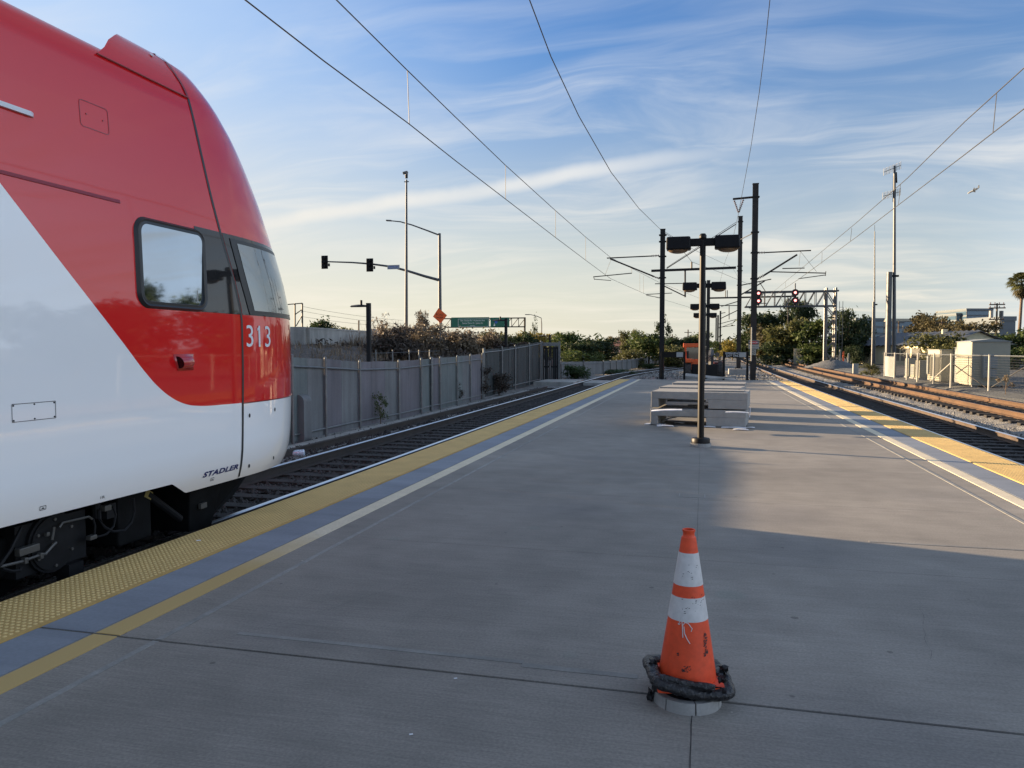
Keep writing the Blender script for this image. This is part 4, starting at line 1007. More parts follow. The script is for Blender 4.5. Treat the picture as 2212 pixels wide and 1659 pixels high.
for k in range(7):
    u = k / 6; z = 1.30 - .45 * max(0, u - .45) / .55 * (1 if u > .45 else 0)
    rows.append([(pX(1543) + (xr - pX(1543)) * u, Yt - .1, z), (pX(1543) + (xr - pX(1543)) * u, Yt + 2.6, z + .05)])
mb.grid(rows); mb.box(pX(1543), xr - .02, Yt - .08, Yt + 2.6, .55, .86); mb.build('engine_cover', 'maroon', th, smooth=True)
mb = MB(); mb.tube([(xc1 + .1, Yt - .3, 1.05), (xc1 + .25, Yt - .45, 1.3), (xc1 + .45, Yt - .4, 1.15), (xc1 + .55, Yt - .5, .75)], .025, 6); mb.build('hose', 'tyre', th)
mb = MB(); mb.obox((xl + .0, Yt - .45, z0 + .35), (.1, .05, .2)); mb.build('mirror', 'tyre', th)
mb = MB(); mb.cyl((pX(1549), Yt - .5, z0 + .28), (pX(1549), Yt - .44, z0 + .28), .14, n=14); mb.build('headlight', 'bare_metal', th)

# --- beverage can by the train nose
P = atZ(645, 984, -.44); can = thing('beverage_can', 'crushed silver and pale blue drinks can lying on the ballast by the train nose', 'drinks can', (P.x, P.y, -.44))
mb = MB(); dr = Vector((.93, .3, .05)).normalized() * .115
mb.tube([P - dr + Vector((0, 0, .05)), P - dr * .86 + Vector((0, 0, .05)), P + dr * .86 + Vector((0, 0, .05)), P + dr + Vector((0, 0, .05))], [.05, .066, .066, .052], 16); mb.build('can_body', mat('can_blue', (.62, .72, .84), .3, .2, noise=[(40, .5)]), can, smooth=True)
mb = MB(); e = P - dr + Vector((0, 0, .05)); mb.tube([e - dr * .02, e - dr * .06], [.038, .036], 16); mb.build('can_lid', 'bare_metal', can)

# ================================================================== OVERHEAD ELECTRIFICATION
HB = [(-.15, -.15), (.15, -.15), (.15, -.125), (.012, -.125), (.012, .125), (.15, .125), (.15, .15), (-.15, .15), (-.15, .125), (-.012, .125), (-.012, -.125), (-.15, -.125)]
def hbeam(mb, x, y, z0, z1, s=1.):
    n = len(HB); b = len(mb.v)
    for z in (z0, z1): mb.v += [(x + a * s, y + q * s, z) for a, q in HB]
    for k in range(n): mb.f.append((b + k, b + (k + 1) % n, b + n + (k + 1) % n, b + n + k)); mb.m.append(0)
    mb.f.append(tuple(b + n + k for k in range(n))); mb.m.append(0)
    # cap plate
    mb.box(x - .17 * s, x + .17 * s, y - .17 * s, y + .17 * s, z1 + .003, z1 + .03)
def bars(t, name, m, Y, segs):
    for px0, py0, px1, py1, r in segs:
        mb = MB(); mb.cyl(atY(px0, py0, Y), atY(px1, py1, Y), r, n=7); mb.build(name, m, t)
def insul(t, Y, px0, py0, px1, py1, n=5, r=.07):
    a, b_ = atY(px0, py0, Y), atY(px1, py1, Y); mb = MB(); mb.cyl(a, b_, .025, n=6)
    for k in range(n):
        c = a + (b_ - a) * ((k + .5) / n); d = (b_ - a).normalized() * .012; mb.cyl(c - d, c + d, r, n=10)
    mb.build('insulator', 'insul', t)
def clamp(t, x, y, zs):
    for z in zs:
        mb = MB(); mb.box(x - .21, x + .21, y - .17, y + .17, z - .03, z + .03); mb.build('clamp', 'steel_dark', t)
def footing(t, x, y, zt, s=.45):
    mb = MB(); mb.box(x - s, x + s, y - s, y + s, -.56, zt); mb.build('footing', 'concrete_light', t, bevel=.02)
    mb = MB(); mb.box(x - .3, x + .3, y - .3, y + .3, zt + .04, zt + .07)
    for sx in (-1, 1):
        for sy in (-1, 1): mb.cyl((x + sx * .24, y + sy * .24, zt), (x + sx * .24, y + sy * .24, zt + .16), .02, n=6)
    mb.build('base_plate', 'steel_dark', t)
MG = 'overhead line masts'
# left mast
Ya = 45.; xa = atY(1430, 700, Ya).x; ma = thing('catenary_mast', 'dark steel overhead line mast left of the lamp posts at the platform end', 'mast', (xa, Ya, -.56), MG)
mb = MB(); hbeam(mb, xa, Ya, -.1, atY(1432, 496, Ya).z, .9); mb.build('pole', 'steel_dark', ma); footing(ma, xa, Ya, -.15, .6)
clamp(ma, xa, Ya, [atY(1430, y, Ya).z for y in (508, 522, 554, 600)])
bars(ma, 'cantilever_arm', 'steel_brown', Ya, [(1311, 557.5, 1408, 553, .035), (1318, 559, 1412, 597, .045), (1282, 598, 1365, 590, .028), (1283, 603, 1320, 606, .02), (1282, 597, 1284, 604, .02)])
insul(ma, Ya, 1407, 553, 1424, 552); insul(ma, Ya, 1408, 596, 1425, 602, r=.06)
mb = MB(); mb.tube([atY(1321, 558, Ya), atY(1307, 594, Ya)], .008, 4); mb.tube([atY(1365, 590, Ya), atY(1364, 578, Ya)], .008, 4); mb.build('hanger_wire', 'wire', ma)
# right tall mast
Yb = 44.; xb = atY(1628, 700, Yb).x; mbm = thing('catenary_mast', 'tallest dark steel overhead line mast right of the platform end, carrying a danger sign', 'mast', (xb, Yb, -.56), MG)
mb = MB(); hbeam(mb, xb, Yb, -.1, atY(1630, 398, Yb).z, 1.0); mb.build('pole', 'steel_brown', mbm); footing(mbm, xb, Yb, -.15, .55)
clamp(mbm, xb, Yb, [atY(1628, y, Yb).z for y in (426, 502, 546, 602)])
bars(mbm, 'cantilever_arm', 'steel_brown', Yb, [(1583, 430, 1634, 425, .06), (1653, 545.5, 1752, 541, .035), (1650, 595, 1722, 550, .05), (1690, 580, 1738, 579, .028), (1665, 587, 1784, 590, .03), (1725, 602, 1783, 594, .022), (1784, 586, 1783, 596, .02)])
insul(mbm, Yb, 1636, 546, 1653, 545.5); insul(mbm, Yb, 1634, 603, 1650, 595, r=.08)
insul(mbm, Yb, 1586, 433, 1595, 459, 7, .06); insul(mbm, Yb, 1606, 431, 1596, 459, 7, .06)
mb = MB(); mb.tube([atY(1729, 541, Yb), atY(1726, 575, Yb)], .008, 4); mb.tube([atY(1729, 543, Yb), atY(1764, 587, Yb)], .008, 4); mb.build('hanger_wire', 'wire', mbm)
# small bracket wire from mast to middle mast
# middle portal mast
Yc_ = 62.2; xc_ = atY(1596.5, 700, Yc_).x; mc = thing('catenary_mast', 'dark steel mast between the lamp row and the tallest mast, carrying the long cross beam', 'mast', (xc_, Yc_, -.56), MG)
mb = MB(); hbeam(mb, xc_, Yc_, .15, atY(1598, 468, Yc_).z, 1.05); mb.build('pole', 'steel_brown', mc); footing(mc, xc_, Yc_, .1, .75)
clamp(mc, xc_, Yc_, [atY(1597, y, Yc_).z for y in (479, 525, 575, 585, 616)])
mb = MB(); a, b_ = atY(1407, 584, Yc_), atY(1590, 577, Yc_); mb.hexa([a + Vector(q) for q in ((0, -.1, -.13), (0, .1, -.13), (0, .1, .05), (0, -.1, .05))] + [b_ + Vector(q) for q in ((0, -.1, -.13), (0, .1, -.13), (0, .1, .05), (0, -.1, .05))]); mb.build('cross_beam', 'steel_dark', mc)
bars(mc, 'cantilever_arm', 'steel_brown', Yc_, [(1480, 581, 1480, 642, .07), (1494, 580, 1494, 566, .07), (1415, 613, 1480, 612, .035), (1433, 617, 1478, 639, .045), (1395, 636, 1452, 633, .03), (1396, 638, 1426, 643, .022), (1597, 617, 1666, 603, .04), (1600, 637, 1652, 607, .05), (1641, 610, 1655, 632, .03)])
bars(mc, 'stay_rod', 'steel_brown', Yc_, [(1440, 580, 1590, 484, .035)])
# portals farther down the line
def far_mast(px, pyt, Y, label, arms, zb=-.4, s=1.):
    x = atY(px, 700, Y).x; t = thing('catenary_mast', label, 'mast', (x, Y, zb), MG); mb = MB(); hbeam(mb, x, Y, zb, atY(px, pyt, Y).z, s); mb.build('pole', 'steel_brown', t)
    for q in arms: bars(t, 'cantilever_arm', 'steel_brown', Y, [q])
far_mast(1529.5, 606, 95, 'grey steel mast hidden mostly behind the nearest lamp pole, with arm reaching right', [(1528, 644, 1715, 640, .1), (1567, 644, 1567, 627, .05), (1571, 644, 1571, 627, .05), (1702, 640, 1702, 700, .06)], s=1.3)
far_mast(1556, 672, 150, 'thin distant steel mast with a short top bracket and two long arms', [(1556, 677, 1567, 675, .07), (1558, 662, 1597, 650, .08), (1545, 660, 1600, 660, .08), (1575, 660, 1575, 690, .08), (1557, 688, 1598, 668, .08)], s=1.0)
far_mast(1551, 681, 175, 'distant brown steel mast just left of the thin bracketed one', [(1553, 700, 1590, 690, .07), (1553, 707, 1588, 703, .06)], s=1.2)
far_mast(1547, 686, 205, 'farthest slim steel mast among the distant row', [(1549, 710, 1585, 697, .07)], s=1.1)

# wires: a messenger and contact wire with droppers per track
def line(name, label, parts, loc, r=.011, droppers=()):
    t = thing(name, label, 'overhead wire', loc, 'overhead wires')
    for nm, pts in parts:
        mb = MB(); mb.tube(pts, r, 5); mb.build(nm, 'wire', t)
    for a, b_ in droppers:
        mb = MB(); mb.tube([a, b_], .008, 4); d = (b_ - a); s_ = Vector((.05, 0, 0)); mb.build('dropper', 'wire', t)
    return t
xs = lambda px: float(np.interp(px, [530, 1100, 1320], [-5.75, -5.5, -5.2]))
def dens(pts, k=4):
    out = []
    for i in range(len(pts) - 1):
        for j in range(k): out.append(pts[i] + (pts[i + 1] - pts[i]) * j / k)
    return out + [pts[-1]]
mes = [atX(px, py, xs(px)) for px, py in ((727, 0), (880, 152), (985, 254), (1092, 357), (1200, 455), (1265, 512))] + [atY(1320, 557, Ya), atY(1424, 610, Yc_), atY(1500, 640, 85), atY(1540, 655, 130)]
ex = mes[0] + (mes[0] - mes[1]).normalized() * 14; mes = [ex] + mes
con = [atX(px, py, xs(px)) for px, py in ((530, 0), (700, 132), (884, 268), (985, 348), (1092, 430), (1200, 513), (1265, 562))] + [atY(1319, 602, Ya), atY(1396, 636, Yc_), atY(1490, 664, 85), atY(1536, 684, 130)]
con = [con[0] + (con[0] - con[1]).normalized() * 12] + con
drp = []
for (a, b_) in (((880, 152), (884, 268)), ((1092, 357), (1092, 430)), ((1200, 455), (1200, 513)), ((1265, 512), (1265, 562))): drp.append((atX(*a, xs(a[0])), atX(*b_, xs(b_[0]))))
drp += [(atY(1382, 591, 56), atY(1382, 629, 56)), (atY(1390, 596, 58), atY(1390, 633, 58))]
line('overhead_line', 'pair of overhead wires with hangers above the left track and the red train', [('messenger_wire', mes), ('contact_wire', con)], (-5.5, 30, 6), droppers=drp)
X2 = lambda px: float(np.interp(px, [1700, 1900, 2300], [6.3, 5.9, 5.6]))
mes = [atX(px, py, X2(px)) for px, py in ((2212, 147), (2085, 262), (1960, 385))][:3] + [atX(1850, 481, X2(1850))] + [atY(1748, 566, Yb), atY(1673, 628, 80), atY(1625, 662, 130)]
mes = [mes[0] + (mes[0] - mes[1]).normalized() * 12] + mes
con = [atX(px, py, X2(px)) for px, py in ((2212, 235), (2080, 337), (1960, 428), (1850, 512))] + [atY(1727, 602, Yb), atY(1668, 641, 80), atY(1622, 672, 130)]
con = [con[0] + (con[0] - con[1]).normalized() * 12] + con
drp = [(atX(2153, 202, X2(2153)), atX(2145, 286, X2(2145))), (atX(1945, 399, X2(1945)), atX(1941, 442, X2(1941))), (atX(1840, 493, X2(1840)), atX(1837, 521, X2(1837))), (atY(1776, 545, 41), atY(1775, 570, 41)), (atY(1697, 609, 62), atY(1697, 622, 62))]
line('overhead_line', 'pair of overhead wires with hangers above the right track', [('messenger_wire', mes), ('contact_wire', con)], (5.8, 30, 6), droppers=drp)
fd = [atX(px, py, x) for px, py, x in ((1144, 0, -3.1), (1190, 122, -3.0), (1250, 250, -2.85), (1320, 372, -2.65), (1380, 450, -2.45))] + [atY(1425, 494, Ya)] + [atY(1500, 540, 55), atY(1582, 578, 80), atY(1595, 600, 100)]
fd = [fd[0] + (fd[0] - fd[1]).normalized() * 10] + fd
line('feeder_wire', 'single overhead wire running from the top centre down to the left mast', [('wire', dens(fd, 2))], (-2.5, 30, 8))
fd = [atX(1663, 0, 1.55), atX(1652, 105, 1.62), atX(1640, 200, 1.7), atX(1622, 318, 1.85)] + [atY(1595.5, 460, Yb), atY(1580, 530, 60), atY(1566, 566, 76), atY(1555, 610, 100)]
fd = [fd[0] + (fd[0] - fd[1]).normalized() * 10] + fd
line('feeder_wire', 'single near-vertical looking overhead wire reaching the tallest mast bracket', [('wire', dens(fd, 2))], (1.8, 30, 9))
line('feeder_wire', 'thin guy wire slanting from the middle mast down past the lamp heads', [('wire', [atY(1590, 480, Yc_ - .3), atY(1440, 578, Yc_ - .3)])], (1, 62, 9), r=.02)
line('feeder_wire', 'thin wire descending left to right behind the nearest lamp heads', [('wire', [atY(1430, 500, Ya), atY(1450, 512, 52), atY(1495, 566, 62), atY(1560, 590, 75), atY(1632, 620, 95)])], (0, 62, 8), r=.015)
line('feeder_wire', 'short wire stay hanging from the tallest mast toward the middle mast', [('wire', [atY(1628, 503, Yb), atY(1600, 517, 55)])], (2.5, 48, 8), r=.03)

# --- signs on the tallest mast
sg = thing('warning_sign', 'red and white danger sign on the tallest mast at the platform end', 'sign', (xb, Yb - .25, 1.2))
def plate(t, name, m, px0, py0, px1, py1, Y, th=.02):
    a, b_ = atY(px0, py1, Y), atY(px1, py0, Y); mb = MB(); mb.box(a.x, b_.x, Y, Y + th, a.z, b_.z); return mb.build(name, m, t), a, b_
Ys = Yb - .3
plate(sg, 'plate', 'white_paint', 1617, 735, 1640, 754, Ys); pr, a, b_ = plate(sg, 'red_panel', 'text_black', 1618, 736, 1639, 744, Ys - .012, .01)
mb = MB(); cx, cz = (a.x + b_.x) / 2, (a.z + b_.z) / 2; mb.face([(cx + .23 * math.cos(q), Ys - .016, cz + .085 * math.sin(q)) for q in np.linspace(0, 2 * math.pi, 25)[:-1]]); mb.build('oval', 'sign_red', pr)
mb = MB(); add_text(mb, 'DANGER', .12, lambda u, v: (cx + u, Ys - .02, cz + v)); mb.build('lettering', 'text_white', pr)
mb = MB()
for i, s in enumerate(('NO TRESPASSING', 'AUTHORIZED ONLY')): add_text(mb, s, .062, lambda u, v, i=i: (cx + u, Ys - .003, cz - .21 - .10 * i + v))
mb.build('lettering', 'text_black', sg)
s2 = thing('warning_sign', 'small white square notice with black pictogram below the danger sign', 'sign', (xb, Yb - .25, .9))
pr, a, b_ = plate(s2, 'plate', 'white_paint', 1620, 755, 1633, 767, Ys)
cx, cz = (a.x + b_.x) / 2, (a.z + b_.z) / 2; mb = MB(); n = 20
mb.grid([[(cx + r * math.cos(2 * math.pi * k / n), Ys - .004, cz + r * math.sin(2 * math.pi * k / n)) for k in range(n)] for r in (.09, .115)], closed=True); mb.face([(cx - .05, Ys - .004, cz), (cx + .02, Ys - .004, cz - .06), (cx + .03, Ys - .004, cz + .05)]); mb.build('pictogram', 'text_black', pr)
P = atY(1609, 715, 43.2); mb = MB(); mb.cyl((P.x + .35, 43.2, 1.0), (P.x + .35, 43.2, atY(1612, 707, 43.2).z), .03, n=8); tag(mb.build('marker_pole', 'white_paint', loc=(P.x + .35, 43.2, 1.)), 'slim white marker rod standing left of the danger sign', 'pole')

# ================================================================== LEFT SIDE: FENCE, EMBANKMENT, ROADSIDE
# embankment
def bank_z(x, y):
    u = min(max((-x - 10.2) / 9.0, 0), 1); v = 1
    if y > 58: v = max(0, 1 - (y - 58) / 22)
    hgt = 2.35 if y > 30 else 2.35 - .5 * min(1, (30 - y) / 20)
    return -.5 + (hgt * (u * u * (3 - 2 * u))) * v
mb = MB(); rows = []
for y in np.arange(-30, 85, 1.2):
    rows.append([(x, y, bank_z(x, y) + random.uniform(-.06, .06) - (.06 if x > -10.3 else 0)) for x in list(np.arange(-40, -20, 4)) + list(np.arange(-20, -9.5, .9)) + [-9.6]])
mb.grid(rows, flip=False); struct(mb, 'embankment', 'mound', smooth='all')

# slatted fence along the left track
fpx = [(560, 765, 975), (628, 770.5, 960), (700, 775.5, 943), (774, 781.6, 925.6), (858.5, 780.7, 908.3), (907, 776.4, 896), (929, 774.6, 889), (948, 773, 885.8), (984.5, 770.4, None), (1013.4, 767.3, None), (1039.4, 764.8, None)]
FP = []
for px, pt_, pb in fpx:
    if pb is None:
        b_ = Vector((-8.84 - .02 * (px - 948) / 10, 0, -.46)); a = atX(px, pt_, b_.x); b_.y = a.y
    else: b_ = atZ(px, pb, -.46)
    zt = atY(px, pt_, b_.y).z; FP.append((b_.x, b_.y, min(max(zt, 1.2), 1.5)))
FP = [(-8.75, 3.0, 1.45), (-8.78, 7.5, 1.44)] + FP
fg = thing('slat_fence', 'grey chain-link fence with plastic privacy slats along the left track', 'fence', (FP[4][0], FP[4][1], -.5))
def fence_panel(A, B, tall, mslat, gap, w_, group):
    (x0, y0, t0), (x1, y1, t1) = A, B; L_ = math.hypot(x1 - x0, y1 - y0); n = max(1, int(L_ / w_)); mb = MB(); ang = math.atan2(y1 - y0, x1 - x0)
    if not gap and w_ < .2:
        nsh = max(1, round(L_ / .95))
        for k in range(nsh):
            q = MB(); u0, u1 = k / nsh, (k + 1) / nsh - .008 / max(L_, .5); P_ = lambda u, o, z: (x0 + (x1 - x0) * u - o, y0 + (y1 - y0) * u, z); zt0, zt1 = t0 + (t1 - t0) * u0 + random.uniform(-.01, .01), t0 + (t1 - t0) * u1 + random.uniform(-.01, .01)
            q.hexa([P_(u0, 0, -.42), P_(u1, 0, -.42), P_(u1, .012, -.42), P_(u0, .012, -.42), P_(u0, 0, zt0), P_(u1, 0, zt1), P_(u1, .012, zt1), P_(u0, .012, zt0)])
            q.build('slat_panel', random.choice(['slat', 'slat_b', 'slat_c']), group)
        return
    for k in range(n):
        u = (k + .5) / n; zt = t0 + (t1 - t0) * u + random.uniform(-.012, .012)
        if gap and random.random() < gap: continue
        mb.obox((x0 + (x1 - x0) * u, y0 + (y1 - y0) * u, (zt - .42) / 2), (L_ / n * (.97 if not gap else .86), .012, zt + .42), rz=ang + random.uniform(-.012, .012))
    return mb.build('slat_panel', mslat, group)
def fence_rails(A, B, zs, grp, r=.022):
    mb = MB()
    for f0, f1 in zs:
        q = MB(); q.cyl((A[0] + .05, A[1], f0), (B[0] + .05, B[1], f1), r, n=6); q.build('fence_rail', 'post', grp)
def fence_post(P, top, grp, r=.032, cap=True):
    mb = MB(); mb.cyl((P[0] + .06, P[1], -.55), (P[0] + .06, P[1], top), r, n=10); 
    mb.cyl((P[0] + .06, P[1], top), (P[0] + .06, P[1], top + .03), r * 1.25, r * .4, n=10)
    for z in (0, .5, 1.0): mb.cyl((P[0] + .06, P[1], z), (P[0] + .06, P[1], z + .025), r * 1.3, n=10)
    mb.build('fence_post', 'post', grp, smooth=True)
for i in range(len(FP) - 1):
    fence_panel(FP[i], FP[i + 1], 0, 'slat', 0, .085, fg)
    fence_rails(FP[i], FP[i + 1], [(FP[i][2] - .21, FP[i + 1][2] - .21)] + ([(-.26, -.26)] if i > 2 else []), fg)
for P in FP: fence_post(P, P[2] + .03, fg, .034 if P is not FP[8] else .05)
# taller section up to the gate
TP = [(FP[-1][0] - .02, FP[-1][1] + .25), (-9.3, 35.0), (-9.55, 38.6), (-9.7, 42.6), (-9.8, 46.2)]
TP = [(x, y, z) for (x, y), z in zip(TP, (1.62, 1.7, 1.8, 1.95, 2.1))]
ft = thing('slat_fence', 'taller dark see-through stretch of the left fence leading up to the gate', 'fence', (TP[1][0], TP[1][1], -.5))
for i in range(len(TP) - 1):
    fence_panel(TP[i], TP[i + 1], 1, 'slat_dark', .12, .10, ft); fence_rails(TP[i], TP[i + 1], [(TP[i][2] - .12, TP[i + 1][2] - .12), (-.22, -.22)], ft, .025)
for P in TP: fence_post(P, P[2] + .05, ft, .04)
# pedestrian gate
Yg = 46.6; a, b_ = atY(1170, 827, Yg), atY(1208, 820, Yg); g_ = thing('fence_gate', 'tall double-leaf metal gate with dark bars at the end of the left fence', 'gate', (a.x, Yg, -.45))
zt = 2.12
for nm, m_, x, w_ in (('gate_post', 'post', a.x, .07), ('gate_post', 'post', b_.x, .06)):
    mb = MB(); mb.box(x - w_, x + w_, Yg - w_, Yg + w_, -.5, zt); mb.build(nm, m_, g_)
mid = (a.x + b_.x) / 2 - .02
for x0, x1 in ((a.x + .1, mid - .03), (mid + .03, b_.x - .08)):
    mb = MB(); wdt = x1 - x0
    for x in (x0 + .03, x0 + wdt * .33, x0 + wdt * .66, x1 - .03): mb.box(x - .035, x + .035, Yg - .03, Yg + .03, -.4, zt - .35)
    mb.box(x0, x1, Yg - .035, Yg + .035, .5, .6); mb.box(x0, x1, Yg - .035, Yg + .035, -.36, -.28); mb.box(x0, x1, Yg - .035, Yg + .035, zt - .45, zt - .35)
    lf = mb.build('gate_leaf', 'steel_dark', g_); mb = MB(); mb.box(x0 + wdt * .36, x0 + wdt * .63, Yg - .01, Yg + .01, -.3, zt - .4); mb.build('infill', 'slat_dark', lf)
mb = MB(); mb.box(a.x + .06, b_.x - .06, Yg - .05, Yg + .05, zt - .28, zt - .06); mb.build('lintel', 'post', g_)
mb = MB(); mb.box(b_.x - .34, b_.x - .05, Yg + .03, Yg + .05, -.4, zt - .3); mb.build('side_panel', 'slat', g_)
# pale track crossing panel at the gate
mb = MB(); mb.box(-9.4, -7.1, 42.6, 46.4, -.5, -.22); mb.box(-6.55, -5.4, 42.8, 46.2, -.5, -.245)
tag(mb.build('crossing_panel', 'concrete_old', loc=(-7.5, 44, -.5), bevel=.01), 'pale concrete crossing panel across the left track in front of the gate', 'crossing')
# lower fence beyond the gate
BP = [(-10.0, 47.3, 1.0), (-10.1, 55, .72), (-9.0, 58.6, .68), (-7.9, 62.1, .66), (-7.7, 70, .62), (-7.2, 80, .6), (-6.6, 92, .62), (-5.9, 106, .65), (-4.4, 120, .7)]
fb = thing('slat_fence', 'low pale slatted fence curving along the far left track beyond the gate', 'fence', (-9, 58, -.5))
for i in range(len(BP) - 1):
    fence_panel(BP[i], BP[i + 1], 0, 'slat', 0, .25, fb); fence_rails(BP[i], BP[i + 1], [(BP[i][2] - .15, BP[i + 1][2] - .15)], fb)
    nn = max(1, int(math.hypot(BP[i + 1][0] - BP[i][0], BP[i + 1][1] - BP[i][1]) / 3.2))
    for k in range(nn): u = k / nn; fence_post(tuple(BP[i][j] * (1 - u) + BP[i + 1][j] * u for j in range(3)), BP[i][2] * (1 - u) + BP[i + 1][2] * u + .06, fb, .045)
# wire fence behind the slatted one
wf_ = thing('wire_fence', 'faint thin wire fence on the bank just behind the slatted fence', 'fence', (-11, 28, -.3))
for px in (812, 848, 884, 928, 905):
    P = atD(px, 772, 31); mb = MB(); mb.cyl((P.x, P.y, bank_z(P.x, P.y) - .1), (P.x, P.y, atD(px, 762, 31).z + .12), .025, n=6); mb.build('fence_post', 'post', wf_)
a, b_ = atD(790, 764, 31), atD(950, 758, 31); mb = MB(); mb.cyl(a, b_, .012, n=5); mb.build('fence_wire', 'post', wf_)
# small grey cabinet behind the train nose, rounded top
P = atD(633, 935, 17.2); mb = MB(); A = rrect(-.28, .28, -.5, .62, .16); 
mb.v = []; fr = [(P.x + y, P.y, z) for y, z in A]; bk = [(P.x + y, P.y + .35, z) for y, z in A]; mb.grid([fr, bk], closed=True); mb.face(fr)
gc = tag(mb.build('equipment_cabinet', 'slat', loc=(P.x, P.y, -.5), bevel=.01), 'grey rounded metal cabinet just past the train nose by the left fence', 'cabinet')

# concrete walls on the bank
def wallbox(mb, A, B, z0, z1, th=.35):
    a, b_ = Vector((A[0], A[1], 0)), Vector((B[0], B[1], 0)); d = (b_ - a); mb.obox(((a + b_) / 2).to_tuple()[:2] + ((z0 + z1) / 2,), (d.length, th, z1 - z0), rz=math.atan2(d.y, d.x))
A = atD(662, 711, 38); B = atD(800, 711, 46.5); C = atD(962, 716, 60)
rw = thing('retaining_wall', 'stained grey concrete wall on top of the left bank behind the dark street lamp', 'wall', (A.x, A.y, 0))
mb = MB(); wallbox(mb, A, B, -.3, 2.66); wallbox(mb, B, C, -.3, 2.8, .34); mb.build('wall_face', 'concrete_old', rw)
mb = MB(); wallbox(mb, A, B, 2.662, 2.74, .42); wallbox(mb, B, C, 2.802, 2.88, .41); mb.build('coping', 'concrete_old', rw)
D = atD(600, 706, 37.5); E_ = atD(661, 706, 37.9); rw2 = thing('retaining_wall', 'lighter grey concrete wall panels half hidden by the train nose', 'wall', (E_.x, E_.y, 0))
mb = MB(); wallbox(mb, (D.x - 3, D.y), E_, -.3, 1.55); mb.build('lower_panel', 'concrete_light', rw2); mb = MB(); wallbox(mb, (D.x - 3, D.y - .1), (E_.x, E_.y - .1), 1.56, 2.75); mb.build('upper_panel', 'concrete_old', rw2)
rw3 = thing('retaining_wall', 'long unseen concrete wall added behind the train to shade the left side', 'wall', (-21.5, 10, 0))  # hidden wall, added to cast shade over fence and platform
mb = MB(); wallbox(mb, (-21.5, -60), (-21.2, 36), -.5, 3.0); mb.build('wall_face', 'concrete_old', rw3)
sun_blk = thing('sun_blocker', 'unseen grey wall added far off to the left to block the low sun', 'blocker', (-75, 40, 0))  # added out of view only to keep low sun off the bank
mb = MB(); wallbox(mb, (-75, -80), (-75, 62), -.5, 10.8, 1.2); mb.build('blocker_wall', 'concrete_old', sun_blk)

# ------------------------------------------------------------------ vegetation
def leaf_cloud(lobes, n, size, rr, up=.25, elong=1.9):
    """many small pointed leaves scattered through uneven lobes"""
    mb_v = []; lob = np.array([(*l[0], *l[1]) for l in lobes], float); vol = np.prod(lob[:, 3:], 1) ** .66; pick = rr.choice(len(lob), n, p=vol / vol.sum())
    d = rr.normal(size=(n, 3)); d /= np.linalg.norm(d, axis=1)[:, None]; rad = rr.random(n) ** .38
    # clumping: pull points toward random cluster centres in each lobe
    P = lob[pick, :3] + d * lob[pick, 3:] * rad[:, None]
    ncl = max(6, n // 34); cen = P[rr.integers(0, n, ncl)]; near = cen[rr.integers(0, ncl, n)]
    dd = np.linalg.norm(near - P, axis=1); cl = rr.random(n) < .62
    sc_l = size * 3.2
    P = np.where(cl[:, None], near + rr.normal(size=(n, 3)) * sc_l * .42, P)
    t = rr.normal(size=(n, 3)); t[:, 2] -= up; t /= np.linalg.norm(t, axis=1)[:, None]
    b = np.cross(t, rr.normal(size=(n, 3))); b /= np.linalg.norm(b, axis=1)[:, None]
    s = size * (.55 + .9 * rr.random(n))[:, None]
    V = np.stack([P - t * s * elong * .5, P + b * s * .42, P + t * s * elong * .5, P - b * s * .42], 1)
    return V.reshape(-1, 3)
def quad_mesh(name, V, m):
    me = bpy.data.meshes.new(name); n = len(V) // 4; me.from_pydata(V.tolist(), [], np.arange(n * 4).reshape(n, 4).tolist()); me.materials.append(M[m]); me.update(); return me
_tree = {}
SHAPES = {   # unit-height crowns: lobes (centre, radii)
 'round': lambda r: [((r.uniform(-.24, .24), r.uniform(-.24, .24), r.uniform(.25, .84)), (r.uniform(.12, .22), r.uniform(.12, .22), r.uniform(.09, .16))) for _ in range(15)] + [((0, 0, .45), (.33, .33, .34))],
 'spread': lambda r: [((r.uniform(-.4, .4), r.uniform(-.4, .4), r.uniform(.5, .9)), (r.uniform(.12, .2), r.uniform(.12, .2), r.uniform(.05, .10))) for _ in range(16)],
 'column': lambda r: [((r.uniform(-.1, .1), r.uniform(-.1, .1), z), (.30 * (1.06 - z) + .05, .30 * (1.06 - z) + .05, .09)) for z in np.linspace(.12, .97, 11)],
 'tall': lambda r: [((r.uniform(-.16, .16), r.uniform(-.16, .16), z), (r.uniform(.12, .22), r.uniform(.12, .22), r.uniform(.07, .12))) for z in np.linspace(.3, .93, 12)],
 'bush': lambda r: [((r.uniform(-.35, .35), r.uniform(-.35, .35), r.uniform(.15, .75)), (r.uniform(.15, .25), r.uniform(.15, .25), r.uniform(.14, .24))) for _ in range(13)] + [((0, 0, .4), (.4, .4, .36))],
 'sparse': lambda r: [((r.uniform(-.3, .3), r.uniform(-.3, .3), r.uniform(.45, .95)), (.08, .08, .06)) for _ in range(12)],
}
CNT = {'round': 4200, 'spread': 3000, 'column': 1400, 'tall': 2800, 'bush': 3600, 'sparse': 500}
